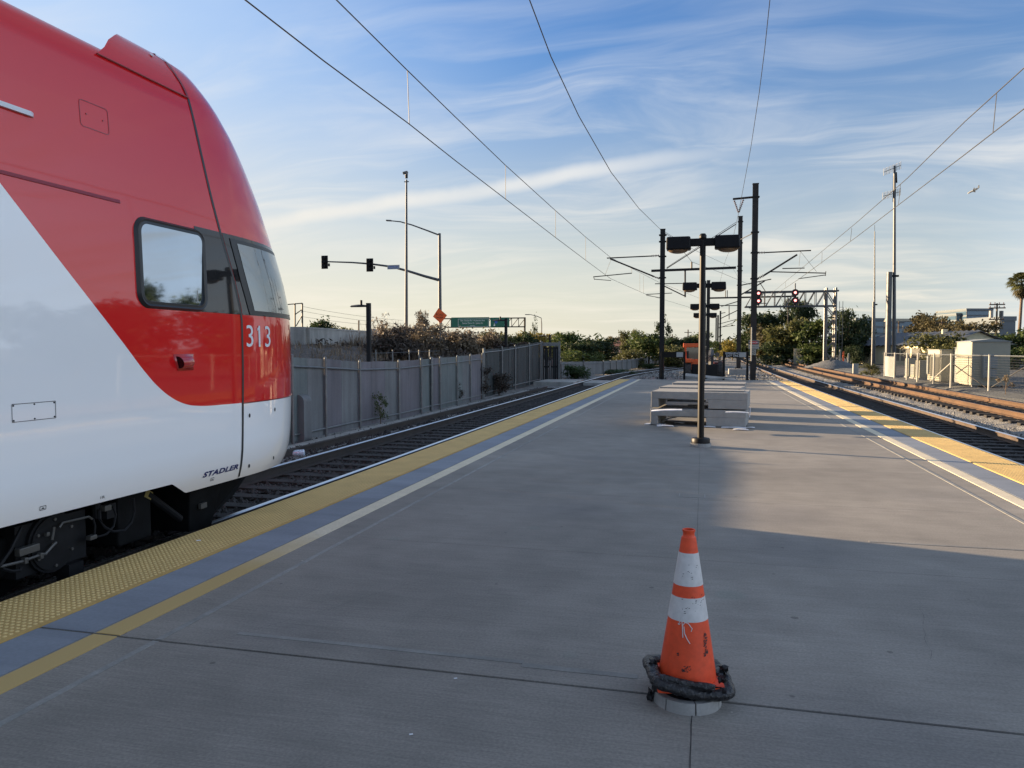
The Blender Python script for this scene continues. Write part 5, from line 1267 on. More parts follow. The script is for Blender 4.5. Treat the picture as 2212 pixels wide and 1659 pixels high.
def tree_parts(kind, var, m, dens_=1.):
    key = (kind, var, m, dens_)
    if key not in _tree:
        r = random.Random(var * 31 + len(kind)); rr = np.random.default_rng(var * 17 + len(kind)); lob = SHAPES[kind](r)
        V = leaf_cloud(lob, int(CNT[kind] * dens_), .034 if kind != 'sparse' else .04, rr)
        V[:, 2] = np.maximum(V[:, 2], .0); crown = quad_mesh('crown', V, m)
        mb = MB(); top = .72 if kind != 'bush' else .5
        mb.tube([(0, 0, -.02), (.01, 0, .25), (-.01, .01, .5), (0, 0, top)], [.022, .017, .012, .005], 7)
        for k in range(8):
            l = lob[k % len(lob)]; c = Vector(l[0]); z0 = .18 + .3 * (k / 8) if kind != 'bush' else .04
            mb.tube([(0, 0, z0), Vector((c.x * .5, c.y * .5, z0 + (c.z - z0) * .6)), c], [.009, .006, .002], 5)
        me = bpy.data.meshes.new('trunk'); me.from_pydata(mb.v, [], mb.f); me.materials.append(M['bark']); me.update()
        _tree[key] = (crown, me)
    return _tree[key]
def tree(name, label, loc, h, w_, kind, m, var=1, group=None, dens_=1., cat='tree'):
    crown, trunk = tree_parts(kind, var, m, dens_)
    t = thing(name, label, cat, loc, group)
    for nm, me in (('trunk', trunk), ('crown', crown)):
        o = bpy.data.objects.new(nm, me); col.objects.link(o); o.parent = t
    t.scale = (w_, w_, h); t.rotation_euler = (0, 0, random.uniform(0, 6.28)); return t
def tree_px(name, label, px0, px1, pyt, d, kind, m, zb=-.5, var=1, group=None, dens_=1., cat='tree', wk=1.0):
    px = (px0 + px1) / 2; P = atD(px, 754, d); zt = atD(px, pyt, d).z; wd_ = (px1 - px0) / F * d
    return tree(name, label, (P.x, P.y, zb), (zt - zb) * 1.03, wd_ * wk, kind, m, var, group, dens_, cat)
GL, GR = 'trees along the left horizon', 'trees behind the right tracks'
T = [
 ('leafy_tree', 'dark leafy tree showing over the wall at far left beside the lattice portal', 648, 712, 690, 75, 'round', 'leaf_dark', GL, 1),
 ('leafy_tree', 'small dark tree tip poking over the grey wall left of the street lamp', 715, 760, 703, 90, 'round', 'leaf_olive', GL, 2),
 ('leafy_tree', 'brownish tree top just right of the dark street lamp above the wall', 815, 872, 696, 85, 'round', 'leaf_brown', GL, 3),
 ('cypress_tree', 'narrow dark cypress rising alone right of the freeway signs', 1143, 1167, 689, 105, 'column', 'leaf_dark', GL, 1),
 ('leafy_tree', 'yellow-green tree at the foot of the narrow cypress', 1130, 1192, 716, 95, 'round', 'leaf_yellow', GL, 2),
 ('leafy_tree', 'olive green bush-like tree under the right freeway sign panel', 1040, 1118, 704, 62, 'round', 'leaf_olive', GL, 3),
 ('leafy_tree', 'dark green tree right of the second street lamp above the fence', 1088, 1150, 716, 66, 'spread', 'leaf_dark', GL, 1),
 ('leafy_tree', 'large loose dark green tree directly above the fence gate', 1188, 1262, 707, 85, 'round', 'leaf_mid', GL, 4),
 ('leafy_tree', 'dark rounded tree right of the large tree above the gate', 1225, 1285, 727, 80, 'round', 'leaf_dark', GL, 5),
 ('leafy_tree', 'nearly black dense tree in the middle of the left horizon', 1258, 1342, 731, 95, 'round', 'leaf_dark', GL, 1),
 ('leafy_tree', 'low dark green bushy tree at the foot of the black dense tree', 1208, 1300, 752, 78, 'bush', 'leaf_mid', GL, 2),
 ('leafy_tree', 'small orange-tipped tree low beside the pink house', 1318, 1346, 764, 100, 'tall', 'leaf_yellow', GL, 2),
 ('palm_like_tree', 'feathery brown palm-like tree top above the pink house', 1312, 1342, 726, 125, 'spread', 'leaf_brown', GL, 3),
 ('slender_tree', 'left one of two slender pale trees right of the pink house', 1338, 1366, 718, 112, 'tall', 'leaf_olive', GL, 1),
 ('slender_tree', 'right one of two slender pale trees beside the big sunlit tree', 1362, 1392, 717, 110, 'tall', 'leaf_olive', GL, 3),
 ('leafy_tree', 'big sunlit green tree left of the left steel mast', 1366, 1436, 713, 88, 'round', 'leaf_mid', GL, 6),
 ('leafy_tree', 'low olive shrubby tree at the foot of the two slender trees', 1325, 1390, 752, 86, 'bush', 'leaf_olive', GL, 3),
 ('sparse_tree', 'tall sparse dark tree behind the left steel mast', 1408, 1452, 688, 92, 'sparse', 'leaf_dark', GL, 1),
 ('leafy_tree', 'dark tree right behind the left steel mast', 1415, 1462, 722, 100, 'round', 'leaf_dark', GL, 3),
 ('leafy_tree', 'wide dark umbrella-shaped tree above the orange machine', 1438, 1520, 726, 115, 'spread', 'leaf_dark', GL, 2),
 ('leafy_tree', 'light olive grassy tree behind the left barrier gate', 1426, 1496, 740, 84, 'bush', 'leaf_olive', GL, 4),
 ('leafy_tree', 'dark green tree right behind the nearest lamp pole', 1488, 1535, 722, 130, 'tall', 'leaf_mid', GL, 2),
 ('leafy_tree', 'yellow-leaved tree left of the middle mast', 1560, 1606, 728, 135, 'round', 'leaf_yellow', GR, 3),
 ('leafy_tree', 'mid green tree between the distant masts', 1530, 1572, 736, 160, 'round', 'leaf_mid', GR, 2),
 ('leafy_tree', 'dark tall tree between the middle and tallest masts', 1590, 1660, 664, 118, 'round', 'leaf_dark', GR, 4),
 ('leafy_tree', 'dark flat-topped tree just right of the tallest mast', 1612, 1690, 672, 112, 'spread', 'leaf_dark', GR, 2),
 ('leafy_tree', 'brown-green tree low right of the danger sign', 1628, 1700, 700, 100, 'round', 'leaf_brown', GR, 5),
 ('leafy_tree', 'tall dark tree rising behind the right signal head', 1690, 1748, 646, 110, 'spread', 'leaf_dark', GR, 3),
 ('leafy_tree', 'olive green dense tree under the two signal heads', 1660, 1738, 684, 97, 'round', 'leaf_olive', GR, 6),
 ('leafy_tree', 'sunlit green tree left of the gantry legs', 1712, 1788, 690, 94, 'round', 'leaf_mid', GR, 1),
 ('leafy_tree', 'low dark bushy tree under the gantry beam', 1640, 1720, 735, 95, 'bush', 'leaf_dark', GR, 3),
 ('leafy_tree', 'low green bushy tree at the left gantry leg', 1722, 1790, 738, 92, 'bush', 'leaf_mid', GR, 1),
 ('leafy_tree', 'dark green layered tree right of the signal gantry', 1800, 1868, 668, 96, 'round', 'leaf_dark', GR, 2),
 ('leafy_tree', 'dark tree at the left end of the metal roof', 1836, 1896, 694, 99, 'spread', 'leaf_dark', GR, 4),
 ('leafy_tree', 'low dark tree in front of the long low building', 1832, 1866, 742, 88, 'bush', 'leaf_dark', GR, 2),
 ('leafy_tree', 'brownish loose tree in front of the glass office block', 1952, 2030, 679, 150, 'spread', 'leaf_brown', GR, 5),
 ('leafy_tree', 'brown-tinged tree left of the glass office block', 2010, 2080, 684, 140, 'spread', 'leaf_brown', GR, 6),
 ('leafy_tree', 'olive tree rounding off the right end of the metal roof', 1996, 2088, 708, 76, 'bush', 'leaf_olive', GR, 1),
 ('leafy_tree', 'brown-green tree directly behind the tall grey shed', 2068, 2140, 694, 110, 'round', 'leaf_brown', GR, 2),
 ('leafy_tree', 'green tree filling the gap right of the tall grey shed', 2148, 2225, 704, 84, 'round', 'leaf_mid', GR, 5),
 ('leafy_tree', 'lower green hedge-like tree behind the fence at the right edge', 2150, 2240, 742, 70, 'bush', 'leaf_mid', GR, 4),
 ('leafy_tree', 'olive low tree between the two equipment sheds', 2020, 2074, 728, 72, 'bush', 'leaf_olive', GR, 5),
]
for nm, lb, x0, x1, yt, d, kind, m, g, var in T: tree_px(nm, lb, x0, x1, yt, d, kind, m, -.5, var, g, wk=1.65 if kind in ('round', 'tall') else 1.35)
# row of trees off to the right of the frame (they mirror in the train's paint)
for k, (x, y, h_) in enumerate(((35, 68, 8.6), (33, 60, 7.8), (36, 53, 8.2), (34, 45, 7.2), (37, 38, 7.2), (35, 31, 6.6), (36, 24, 6.8), (38, 17, 6.2))):
    tree('leafy_tree', 'green tree standing off the right side of the view beyond the equipment fence', (x, y, -.3), h_, 9.5, 'bush', ['leaf_dark', 'leaf_mid', 'leaf_dark'][k % 3], k % 5 + 1, 'trees beyond the right edge of the view')
# distant wood closing the horizon
lob = []
r = random.Random(5)
for k in range(150):
    px = r.uniform(560, 2400); d = r.uniform(170, 300) if px > 1500 or px < 1480 else 300; P = atD(px, 754, d); h_ = r.uniform(2.2, 4.2); lob.append(((P.x, P.y, h_ * .45), (r.uniform(4, 9), r.uniform(4, 9), h_ * .6)))
V = leaf_cloud(lob, 15000, .75, np.random.default_rng(3)); V[:, 2] = np.maximum(V[:, 2], -.5); me = quad_mesh('distant_wood', V, 'leaf_dark'); o = bpy.data.objects.new('distant_wood', me); col.objects.link(o); tag(o, kind='stuff')

# dry brush on the bank: thin stems and leaves as one mass, taller shrubs as things
def stems(n, boxfn, m, name, hmul=1.):
    V = []; rr = np.random.default_rng(len(name) + n)
    for k in range(n):
        x, y, h_ = boxfn(rr); z = bank_z(x, y) - .05; 
        for j in range(7):
            a = rr.random() * 6.28; l = h_ * (.6 + .6 * rr.random()); dx, dy = math.cos(a) * l * .38, math.sin(a) * l * .38; w_ = .012 + .012 * rr.random(); wx, wy = -math.sin(a) * w_, math.cos(a) * w_
            bx, by = x + rr.normal() * .12, y + rr.normal() * .12
            V += [(bx - wx, by - wy, z), (bx + wx, by + wy, z), (bx + dx + wx * .3, by + dy + wy * .3, z + l), (bx + dx - wx * .3, by + dy - wy * .3, z + l)]
    return np.array(V)
def bf(rr):
    y = 27 + 36 * rr.random() ** .8; x = -11.2 - 8.5 * rr.random(); d = -x * 0 + y
    h_ = (.35 + .9 * rr.random()) * (1.25 if y > 38 else .55) * (.55 if proj_px((x, y, 1)) < 800 else 1); return x, y, h_
V = stems(1500, bf, 'stem_dry', 'a')
o = bpy.data.objects.new('dry_brush', quad_mesh('dry_brush', V, 'stem_dry')); col.objects.link(o); tag(o, kind='stuff')
lob = []; r = random.Random(9)
for k in range(90):
    y = r.uniform(36, 64); x = r.uniform(-18.8, -12); z = bank_z(x, y)
    if proj_px((x, y, z)) < 815: continue
    lob.append(((x, y, z + .55), (r.uniform(.5, 1.1), r.uniform(.5, 1.2), r.uniform(.4, .9))))
for k in range(40):
    y = r.uniform(24, 40); x = r.uniform(-19, -11); z = bank_z(x, y)
    if proj_px((x, y, z)) < 790 and r.random() < .7: continue
    lob.append(((x, y, z + .1), (r.uniform(.6, 1.1), r.uniform(.6, 1.2), .25)))
V = leaf_cloud(lob, 15000, .11, np.random.default_rng(8), elong=2.6); o = bpy.data.objects.new('dry_brush', quad_mesh('dry_brush', V, 'leaf_drydark')); col.objects.link(o); tag(o, kind='stuff')
def dry_shrub(label, px0, px1, pyt, d, m='leaf_dry', dens_=.55, var=1, kind='tall'):
    px = (px0 + px1) / 2; P = atD(px, 754, d); zb = bank_z(P.x, P.y) - .1
    t = tree_px('dry_shrub', label, px0, px1, pyt, d, kind, m, zb, var, 'dry shrubs on the left bank', dens_, 'shrub', 1.3); return t
dry_shrub('tall dry shrub just left of the orange diamond sign', 890, 935, 676, 50, var=1, dens_=.6); dry_shrub('wide golden dry shrub between camera mast and orange sign', 868, 960, 697, 43, var=2, kind='round', dens_=.8)
dry_shrub('thin leafless shrub rising right of the dark street lamp', 798, 850, 680, 40, 'stem_dry', .18, 3); dry_shrub('dry brown shrub below the left end of the green freeway sign', 955, 1040, 702, 46, 'leaf_dry', .9, 4, 'round')
dry_shrub('dry tan shrub below the right end of the green freeway sign', 1020, 1100, 710, 50, 'leaf_dry', .8, 5, 'round'); dry_shrub('dark dry shrub left of the bank near the lamp foot', 820, 900, 705, 40, 'leaf_drydark', .8, 2, 'round'); dry_shrub('low dry shrub by the second street lamp above the fence', 1060, 1150, 726, 50, 'leaf_drydark', .9, 3, 'round')
# weeds at the fence foot
def weed(label, px, pyt, pyb, m, dens_=.35, wpx=50, zb=-.46, kind='tall', var=1):
    P = atZ(px, pyb, zb); d = (np.array(P) - O0) @ fw; zt = atD(px, pyt, d).z; tree('weed_plant', label, (P.x, P.y, zb), (zt - zb) * 1.05, wpx / F * d * 1.3, kind, m, var, 'weeds along the left fence', dens_, 'plant')
weed('small green weed plant against the left fence near the train', 822, 855, 919, 'leaf_mid', .22, 44); weed('dry brown weed at the fence foot, leftmost of the dry ones', 986, 826, 874, 'leaf_drydark', .3, 44, var=2)
weed('taller dry weed climbing the fence right of the brown one', 1040, 790, 862, 'leaf_drydark', .5, 60, var=3); weed('dry weed bush at the start of the dark fence stretch', 1078, 800, 854, 'leaf_drydark', .5, 60, kind='round', var=3)
for lb, px, yt, yb, wp in (('dark green rounded shrub just right of the fence gate', 1243, 786, 816, 62), ('low green shrub spreading along the far fence', 1330, 797, 811, 90), ('green shrub at the far fence left of the left mast', 1404, 784, 800, 52), ('yellowish green weeds right of the left mast by the far rails', 1455, 780, 795, 60)):
    P = atD(px, 780, 54 if px < 1300 else (64 if px < 1390 else 84)); d = (np.array(P) - O0) @ fw; zt = atD(px, yt, d).z; tree('green_shrub', lb, (P.x, P.y, -.52), (zt + .52) * 1.05, wp / F * d * 1.15, 'bush', 'leaf_grass' if px < 1440 else 'leaf_olive', 2, 'green shrubs by the far left fence', 1., 'shrub')
P = atD(1884, 790, 54); tree('green_shrub', 'low olive shrub left of the equipment fence at right', (P.x, P.y, -.25), 1.0, 1.5, 'bush', 'leaf_olive', 3, None, .7, 'shrub')
P = atZ(2190, 850, -.2); tree('weed_plant', 'bare dry weed outside the right equipment fence', (P.x - .3, P.y, -.25), .8, .8, 'sparse', 'leaf_dry', 2, None, 1., 'plant')

# ------------------------------------------------------------------ left roadside furniture
def box_lamp(px, pyt, d, zb, label, arm_px):
    P = atD(px, 754, d); zt = atD(px, pyt, d).z; t = thing('street_lamp', label, 'street lamp', (P.x, P.y, zb), 'dark path lamps behind the left fence')
    mb = MB(); mb.box(P.x - .075, P.x + .075, P.y - .075, P.y + .075, zb, zt); mb.build('pole', 'steel_dark', t)
    al_ = arm_px / F * d; mb = MB(); rows = []
    for i in range(9):
        u = i / 8; x = P.x - .05 - al_ * u; w_ = .06 + .16 * math.sin(min(1, u * 1.25) * math.pi * .5) * (1 - max(0, u - .75) * 2.5); h_ = .05 + .03 * math.sin(u * math.pi)
        rows.append([(x, P.y - w_, zt - .13), (x, P.y, zt - .13 + h_), (x, P.y + w_, zt - .13), (x, P.y, zt - .155)])
    mb.grid(rows, closed=True); mb.face(rows[-1]); mb.build('lamp_head', 'steel_dark', t, smooth=True)
    mb = MB(); mb.cyl((P.x - al_ * .45, P.y, zt - .09), (P.x - al_ * .45, P.y, zt + .12), .045, n=10); mb.build('photocell', 'black_paint', t); return t
P = atD(797, 754, 30); box_lamp(797, 655, 30, bank_z(P.x, P.y) - .3, 'dark flat-headed street lamp standing behind the slatted fence, largest at left', 38)
P = atD(1093, 754, 46); box_lamp(1093, 688, 46, bank_z(P.x, P.y) - .3, 'dark street lamp in front of the green freeway sign panel', 28)
P = atD(1188, 754, 74); box_lamp(1188, 723, 74, -.5, 'small dark street lamp just above the fence gate', 27)
for px, yt, d, lb in ((1272, 757, 88, 'thin dark lamp post among the trees right of the gate'), (1311, 752, 96, 'thin lamp pole with curved top in front of the black dense tree')):
    P = atD(px, 754, d); zt = atD(px, yt, d).z; t = thing('street_lamp', lb, 'street lamp', (P.x, P.y, -.5)); mb = MB(); mb.cyl((P.x, P.y, -.5), (P.x, P.y, zt), .07, n=6); mb.build('pole', 'galv_mast', t); mb = MB(); mb.tube([(P.x, P.y, zt - .3), (P.x + .1, P.y, zt), (P.x + .5, P.y, zt)], .06, 6); mb.build('lamp_head', 'galv_mast', t)
# traffic signal mast with two arms
d = 58; Yq = atD(951, 700, d).y; P = atY(951, 700, Yq); ts_ = thing('traffic_signal', 'tall roadside traffic signal pole with two signal heads and a lamp arm', 'traffic signal', (P.x, Yq, 0))
mb = MB(); mb.cyl((P.x, Yq, 0), atY(949.5, 504, Yq), .15, .10, 10); mb.build('pole', 'galv_mast', ts_)
mb = MB(); pts = [atY(x, y, Yq) for x, y in ((948, 605), (915, 596), (880, 585), (845, 576), (800, 570), (760, 567), (700, 565))]; mb.tube(pts, [.11, .10, .09, .08, .07, .06, .05], 8); mb.build('signal_arm', 'galv_mast', ts_)
mb = MB(); pts = [atY(x, y, Yq) for x, y in ((949, 508), (920, 497), (890, 486), (865, 479), (845, 477), (836, 477))]; mb.tube(pts, [.06, .055, .05, .045, .04, .04], 8); mb.build('lamp_arm', 'galv_mast', ts_)
mb = MB(); c = atY(840, 476.5, Yq); mb.obox(c, (.42, .22, .10), ry=.08); mb.build('lamp_head', 'galv', ts_, bevel=.02)
for x0, x1, y0, y1 in ((695, 708, 552, 581), (792, 806, 558, 587)):
    a, b_ = atY(x0, y1, Yq - .1), atY(x1, y0, Yq - .1); mb = MB(); mb.box(a.x, b_.x, Yq - .18, Yq - .05, a.z, b_.z); hd = mb.build('signal_head', 'black_paint', ts_, bevel=.03)
    for k in range(3):
        z = b_.z - (b_.z - a.z) * (k + .5) / 3; xm = (a.x + b_.x) / 2; mb = MB(); mb.cyl((xm, Yq - .42, z), (xm, Yq - .18, z), .13, n=12); mb.build('visor', 'black_paint', hd)
    mb = MB(); mb.box(b_.x + .02, b_.x + .12, Yq - .1, Yq + .02, a.z + .2, a.z + .42); mb.build('bracket', 'black_paint', hd)
a, b_ = atY(837, 582, Yq - .14), atY(863, 572, Yq - .14); mb = MB(); mb.box(a.x, b_.x, Yq - .15, Yq - .13, a.z, b_.z); nb = mb.build('name_board', 'sign_back', ts_)
mb = MB()
for i in (0, 1): mb.box(a.x + .08, b_.x - .08, Yq - .156, Yq - .152, a.z + .07 + .13 * i, a.z + .12 + .13 * i)
mb.build('lettering', 'sign_blue', nb)
# camera mast
d = 50; Yq = atD(877, 600, d).y; P = atY(877, 700, Yq); cm = thing('camera_mast', 'slender tall grey mast with a camera on top, left of the traffic signal pole', 'camera mast', (P.x, Yq, 0))
mb = MB(); mb.cyl((P.x, Yq, 0), atY(878, 388, Yq), .12, .06, 10); mb.build('pole', 'galv_mast', cm)
mb = MB(); c = atY(878, 385, Yq); mb.cyl(c, c + Vector((0, 0, .22)), .09, n=10); mb.box(c.x - .16, c.x + .16, Yq - .03, Yq + .03, c.z - .25, c.z - .20); mb.build('collar', 'steel_dark', cm)
mb = MB(); mb.cyl(c + Vector((0, 0, .2)), c + Vector((0, 0, .42)), .10, .12, n=12); mb.obox(c + Vector((-.08, 0, .36)), (.32, .16, .16), ry=-.2); mb.build('camera_head', 'galv', cm, bevel=.02)
# orange diamond road sign
d = 47; Yq = atD(952, 700, d).y; c = atY(950, 682, Yq); ds = thing('road_sign', 'orange diamond roadwork sign half hidden in the dry shrubs', 'sign', (c.x, Yq, c.z - 2.2))
s_ = 16.5 / F * d; mb = MB(); q = [(c.x - s_ * .95, c.z - .05), (c.x + .06, c.z - s_), (c.x + s_, c.z + .02), (c.x - .08, c.z + s_)]
mb.hexa([(x, Yq, z) for x, z in q] + [(x, Yq + .02, z) for x, z in q]); pn = mb.build('panel', 'sign_orange', ds)
mb = MB(); add_text(mb, 'ROAD', .17, lambda u, v: (c.x + u, Yq - .006, c.z + .06 + v - u * .1)); add_text(mb, 'WORK', .15, lambda u, v: (c.x + u, Yq - .006, c.z - .12 + v)); mb.build('lettering', 'text_black', pn)
mb = MB(); mb.cyl((c.x, Yq + .05, c.z - 2.3), (c.x, Yq + .05, c.z + .1), .03, n=6); mb.build('post', 'galv', ds)
# overhead freeway sign gantry
d = 112; Yq = atD(1040, 700, d).y; fs = thing('freeway_sign', 'green overhead freeway signs on a steel truss beyond the dry brush', 'sign', (atY(1118, 700, Yq).x, Yq, -.5))
for x0, x1, y0, y1 in ((975, 1056.5, 685, 707), (1059.5, 1100, 685.5, 706)):
    a, b_ = atY(x0, y1, Yq - .3), atY(x1, y0, Yq - .3); mb = MB(); mb.box(a.x, b_.x, Yq - .3, Yq - .2, a.z, b_.z); pn = mb.build('sign_panel', 'sign_green', fs)
    if x0 < 1000:
        xi = a.x + 1.05
        mb = MB(); w0, w1 = xi, b_.x - .1
        for (u0, u1, v0, v1) in ((w0, w1, a.z + .06, a.z + .10), (w0, w1, b_.z - .26, b_.z - .22), (w0, w0 + .04, a.z + .1, b_.z - .26), (w1 - .04, w1, a.z + .1, b_.z - .26)): mb.box(u0, u1, Yq - .308, Yq - .302, v0, v1)
        mb.build('border', 'text_white', pn); mb = MB(); xm = (w0 + w1) / 2 - .1
        for i, s in enumerate(('San Carlos St / Auzerais Ave', 'Santa Clara St / Julian St', '3/4 MILE')): add_text(mb, s, .34 if i < 2 else .22, lambda u, v, i=i: (xm + u * .95, Yq - .306, b_.z - .48 - .38 * i + v))
        mb.build('lettering', 'text_white', pn)
    else:
        mb = MB()
        for xq in (a.x + .6, b_.x - .6):
            for zq in (a.z + .28,): mb.face([(xq - .2, Yq - .306, zq), (xq, Yq - .306, zq - .2), (xq + .2, Yq - .306, zq)]); mb.box(xq - .04, xq + .04, Yq - .308, Yq - .303, zq, zq + .2)
        mb.build('arrow', 'text_white', pn); mb = MB(); cxs, czs = a.x + .85, b_.z - .65; mb.face([(cxs + .22 * math.cos(q), Yq - .306, czs + .25 * math.sin(q)) for q in np.linspace(0, 2 * math.pi, 17)[:-1]]); mb.build('route_shield', 'sign_blue', pn)
mb = MB(); za, zb_ = atY(1110, 687, Yq).z, atY(1110, 706, Yq).z; xa_, xb_ = atY(960, 700, Yq).x, atY(1135, 700, Yq).x
for z in (za, zb_): mb.box(xa_, xb_, Yq - .08, Yq + .08, z - .08, z + .08)
n = 12
for k in range(n):
    u0, u1 = xa_ + (xb_ - xa_) * k / n, xa_ + (xb_ - xa_) * (k + 1) / n; mb.cyl((u0, Yq, zb_), (u1, Yq, za), .05, n=5); mb.cyl((u1, Yq, zb_), (u1, Yq, za), .05, n=5)
mb.build('truss', 'steel_brown', fs); mb = MB(); xq = atY(1133, 700, Yq).x; mb.cyl((xq, Yq + .15, -.5), (xq, Yq + .15, za + .1), .14, n=8); mb.build('column', 'steel_brown', fs)
# freeway lamp with curved arm
d = 100; Yq = atD(1170, 700, d).y; P = atY(1170, 754, Yq); fl = thing('street_lamp', 'thin tall curved-arm street lamp right of the freeway signs', 'street lamp', (P.x, Yq, -.5))
mb = MB(); mb.tube([(P.x, Yq, -.5), atY(1170, 700, Yq), atY(1169, 687, Yq), atY(1160, 683, Yq), atY(1146, 679.5, Yq), atY(1140, 679.5, Yq)], [.1, .07, .06, .05, .045, .045], 6); mb.build('pole', 'galv_mast', fl)
mb = MB(); mb.obox(atY(1139, 679.6, Yq), (.55, .25, .10)); mb.build('lamp_head', 'galv', fl)
# far lattice portal with wires at the left horizon
d = 130; Yq = atD(640, 690, d).y; lpn = thing('lattice_portal', 'distant dark steel wire portal on the left horizon beside the train nose', 'portal', (atY(640, 754, Yq).x, Yq, -.5))
for px in (619, 637, 653):
    mb = MB(); P = atY(px, 754, Yq); mb.cyl((P.x, Yq, -.5), atY(px, 655, Yq), .14, n=6); mb.build('column', 'steel_brown', lpn)
for q in ((619, 658, 653, 655), (637, 680, 653, 668), (640, 704, 653, 680)): 
    mb = MB(); mb.cyl(atY(q[0], q[1], Yq), atY(q[2], q[3], Yq), .09, n=5); mb.build('brace', 'steel_brown', lpn)
for k, (y0, y1, lb) in enumerate(((662, 692, 'topmost of the faint far wires strung from the left lattice portal'), (672, 700, 'middle one of the faint far wires strung from the left lattice portal'), (684, 706, 'lowest of the faint far wires strung from the left lattice portal'))):
    a, b_ = atY(653, y0, Yq), atY(870, y1, Yq + 25); mb = MB(); mb.tube([a + (b_ - a) * t + Vector((0, 0, -1.2 * t * (1 - t))) for t in np.linspace(0, 1, 9)], .022, 4); tag(mb.build('overhead_line', 'wire', loc=a), lb, 'overhead wire', 'far wires at left')
P = atD(775, 754, 120); mb = MB(); mb.cyl((P.x, P.y, -.5), atD(775, 692, 120), .12, n=6); tag(mb.build('utility_pole', 'wood_pole', loc=(P.x, P.y, -.5)), 'short dark wooden pole behind the wall left of the street lamp head', 'utility pole')
# pink house, tarps
d = 118; P = atD(1331, 754, d); hs_ = thing('house', 'small pink house with tiled roof among the trees on the left horizon', 'house', (P.x, P.y, -.5)); mb = MB(); w_ = 20 / F * d
mb.box(P.x - w_ / 2, P.x + w_ / 2, P.y, P.y + 5, -.5, atD(1331, 747, d).z); wl = mb.build('wall', 'pink_wall', hs_)
mb = MB(); z = atD(1331, 747, d).z; mb.hexa([(P.x - w_ * .6, P.y - .3, z), (P.x + w_ * .6, P.y - .3, z), (P.x + w_ * .6, P.y + 5.3, z), (P.x - w_ * .6, P.y + 5.3, z), (P.x - w_ * .5, P.y + 2.3, z + .8), (P.x + w_ * .5, P.y + 2.3, z + .8), (P.x + w_ * .5, P.y + 2.7, z + .8), (P.x - w_ * .5, P.y + 2.7, z + .8)]); mb.build('roof', 'tile_roof', hs_)
mb = MB(); mb.box(P.x - .3, P.x + .4, P.y - .02, P.y + .02, z - 1.1, z - .4); mb.build('window', 'window_dark', hs_)
def tarp(px0, px1, py0, py1, d, m, lb):
    a, b_ = atD(px0, py1, d), atD(px1, py0, d); mb = MB(); rows = []; r = random.Random(px0)
    for i in range(6):
        u = i / 5; rows.append([(a.x + (b_.x - a.x) * u, a.y + 2.2 * k / 5 + (b_.y - a.y) * u, a.z + (b_.z - a.z) * (math.sin(math.pi * min(1, .12 + k / 4)) * .8 + r.uniform(0, .3))) for k in range(6)])
    mb.grid(rows); mb.v = mb.v; o = mb.build('tarp', m, loc=(a.x, a.y, a.z), smooth='all'); return tag(o, lb, 'tarpaulin', 'blue tarps by the far fence')
tarp(1408, 1430, 765, 779, 103, 'tarp2', 'light blue tarp over the far fence left of the left mast'); tarp(1433, 1464, 764, 778, 103, 'tarp', 'deep blue tarp over the far fence right of the left mast')
# telephone poles far away
for px, yt, d, lb in ((1372, 727, 150, 'tiny far utility pole above the trees left of the gate trees'), (1486, 712, 170, 'tiny far utility pole above the wide dark tree'), (1452, 722, 180, 'tiny far pole left of the wide dark tree'), (1449, 734, 190, 'short faint pole right behind the left mast')):
    P = atD(px, 754, d); zt = atD(px, yt, d).z; t = thing('utility_pole', lb, 'utility pole', (P.x, P.y, -.5), 'far utility poles'); mb = MB(); mb.cyl((P.x, P.y, -.5), (P.x, P.y, zt), .14, n=6); mb.build('pole', 'wood_pole', t); mb = MB(); mb.box(P.x - .8, P.x + .8, P.y - .06, P.y + .06, zt - .7, zt - .55); mb.build('crossarm', 'wood_pole', t)

# ================================================================== RIGHT SIDE
# signal gantry
d = 86; Yq = atD(1793, 700, d).y; gn = thing('signal_gantry', 'galvanised truss signal gantry reaching left over the tracks, with lit red lamps', 'signal gantry', (atY(1793, 754, Yq).x, Yq, -.2))
gx = lambda px: atY(px, 700, Yq).x; gz = lambda py: atY(1790, py, Yq).z
zt, zm = gz(629), gz(661); DY = .55
x0, xL, xR = gx(1608), gx(1783), gx(1803)
mb = MB()
for y in (Yq - DY, Yq + DY):
    mb.box(x0, xR + .3, y - .09, y + .09, zt - .09, zt + .09); mb.box(gx(1640) - 1.6, xR, y - .08, y + .08, zm - .08, zm + .08)
mb.build('chord', 'galv_mast', gn)
mb = MB(); n = 8
for y in (Yq - DY, Yq + DY):
    for k in range(n):
        u0, u1 = x0 + (xL - x0) * k / n, x0 + (xL - x0) * (k + 1) / n
        mb.cyl((u0 + .1, y, zm), (u1 - .1, y, zt), .05, n=6); mb.cyl((u1, y, zm), (u1, y, zt), .045, n=6)
    mb.cyl((xL, y, zt), (xR, y, zm), .06, n=6)
for k in range(n + 1): u = x0 + (xL - x0) * k / n; mb.cyl((u, Yq - DY, zm), (u, Yq + DY, zm), .04, n=6)
mb.build('truss_web', 'galv', gn)
for x in (xL, xR):
    for y in (Yq - DY, Yq + DY):
        mb = MB(); mb.cyl((x, y, -.25), (x, y, zt + .35), .13, n=10); mb.build('leg', 'galv', gn)
mb = MB(); nb_ = 5
for k in range(nb_):
    z0, z1 = .1 + (zm - .1) * k / nb_, .1 + (zm - .1) * (k + 1) / nb_
    a, b_ = (xL, xR) if k % 2 else (xR, xL)
    for y in (Yq - DY, Yq + DY): mb.cyl((a, y, z0), (b_, y, z1), .055, n=6); mb.cyl((xL, y, z1), (xR, y, z1), .045, n=6)
mb.build('leg_bracing', 'galv', gn)
mb = MB(); 
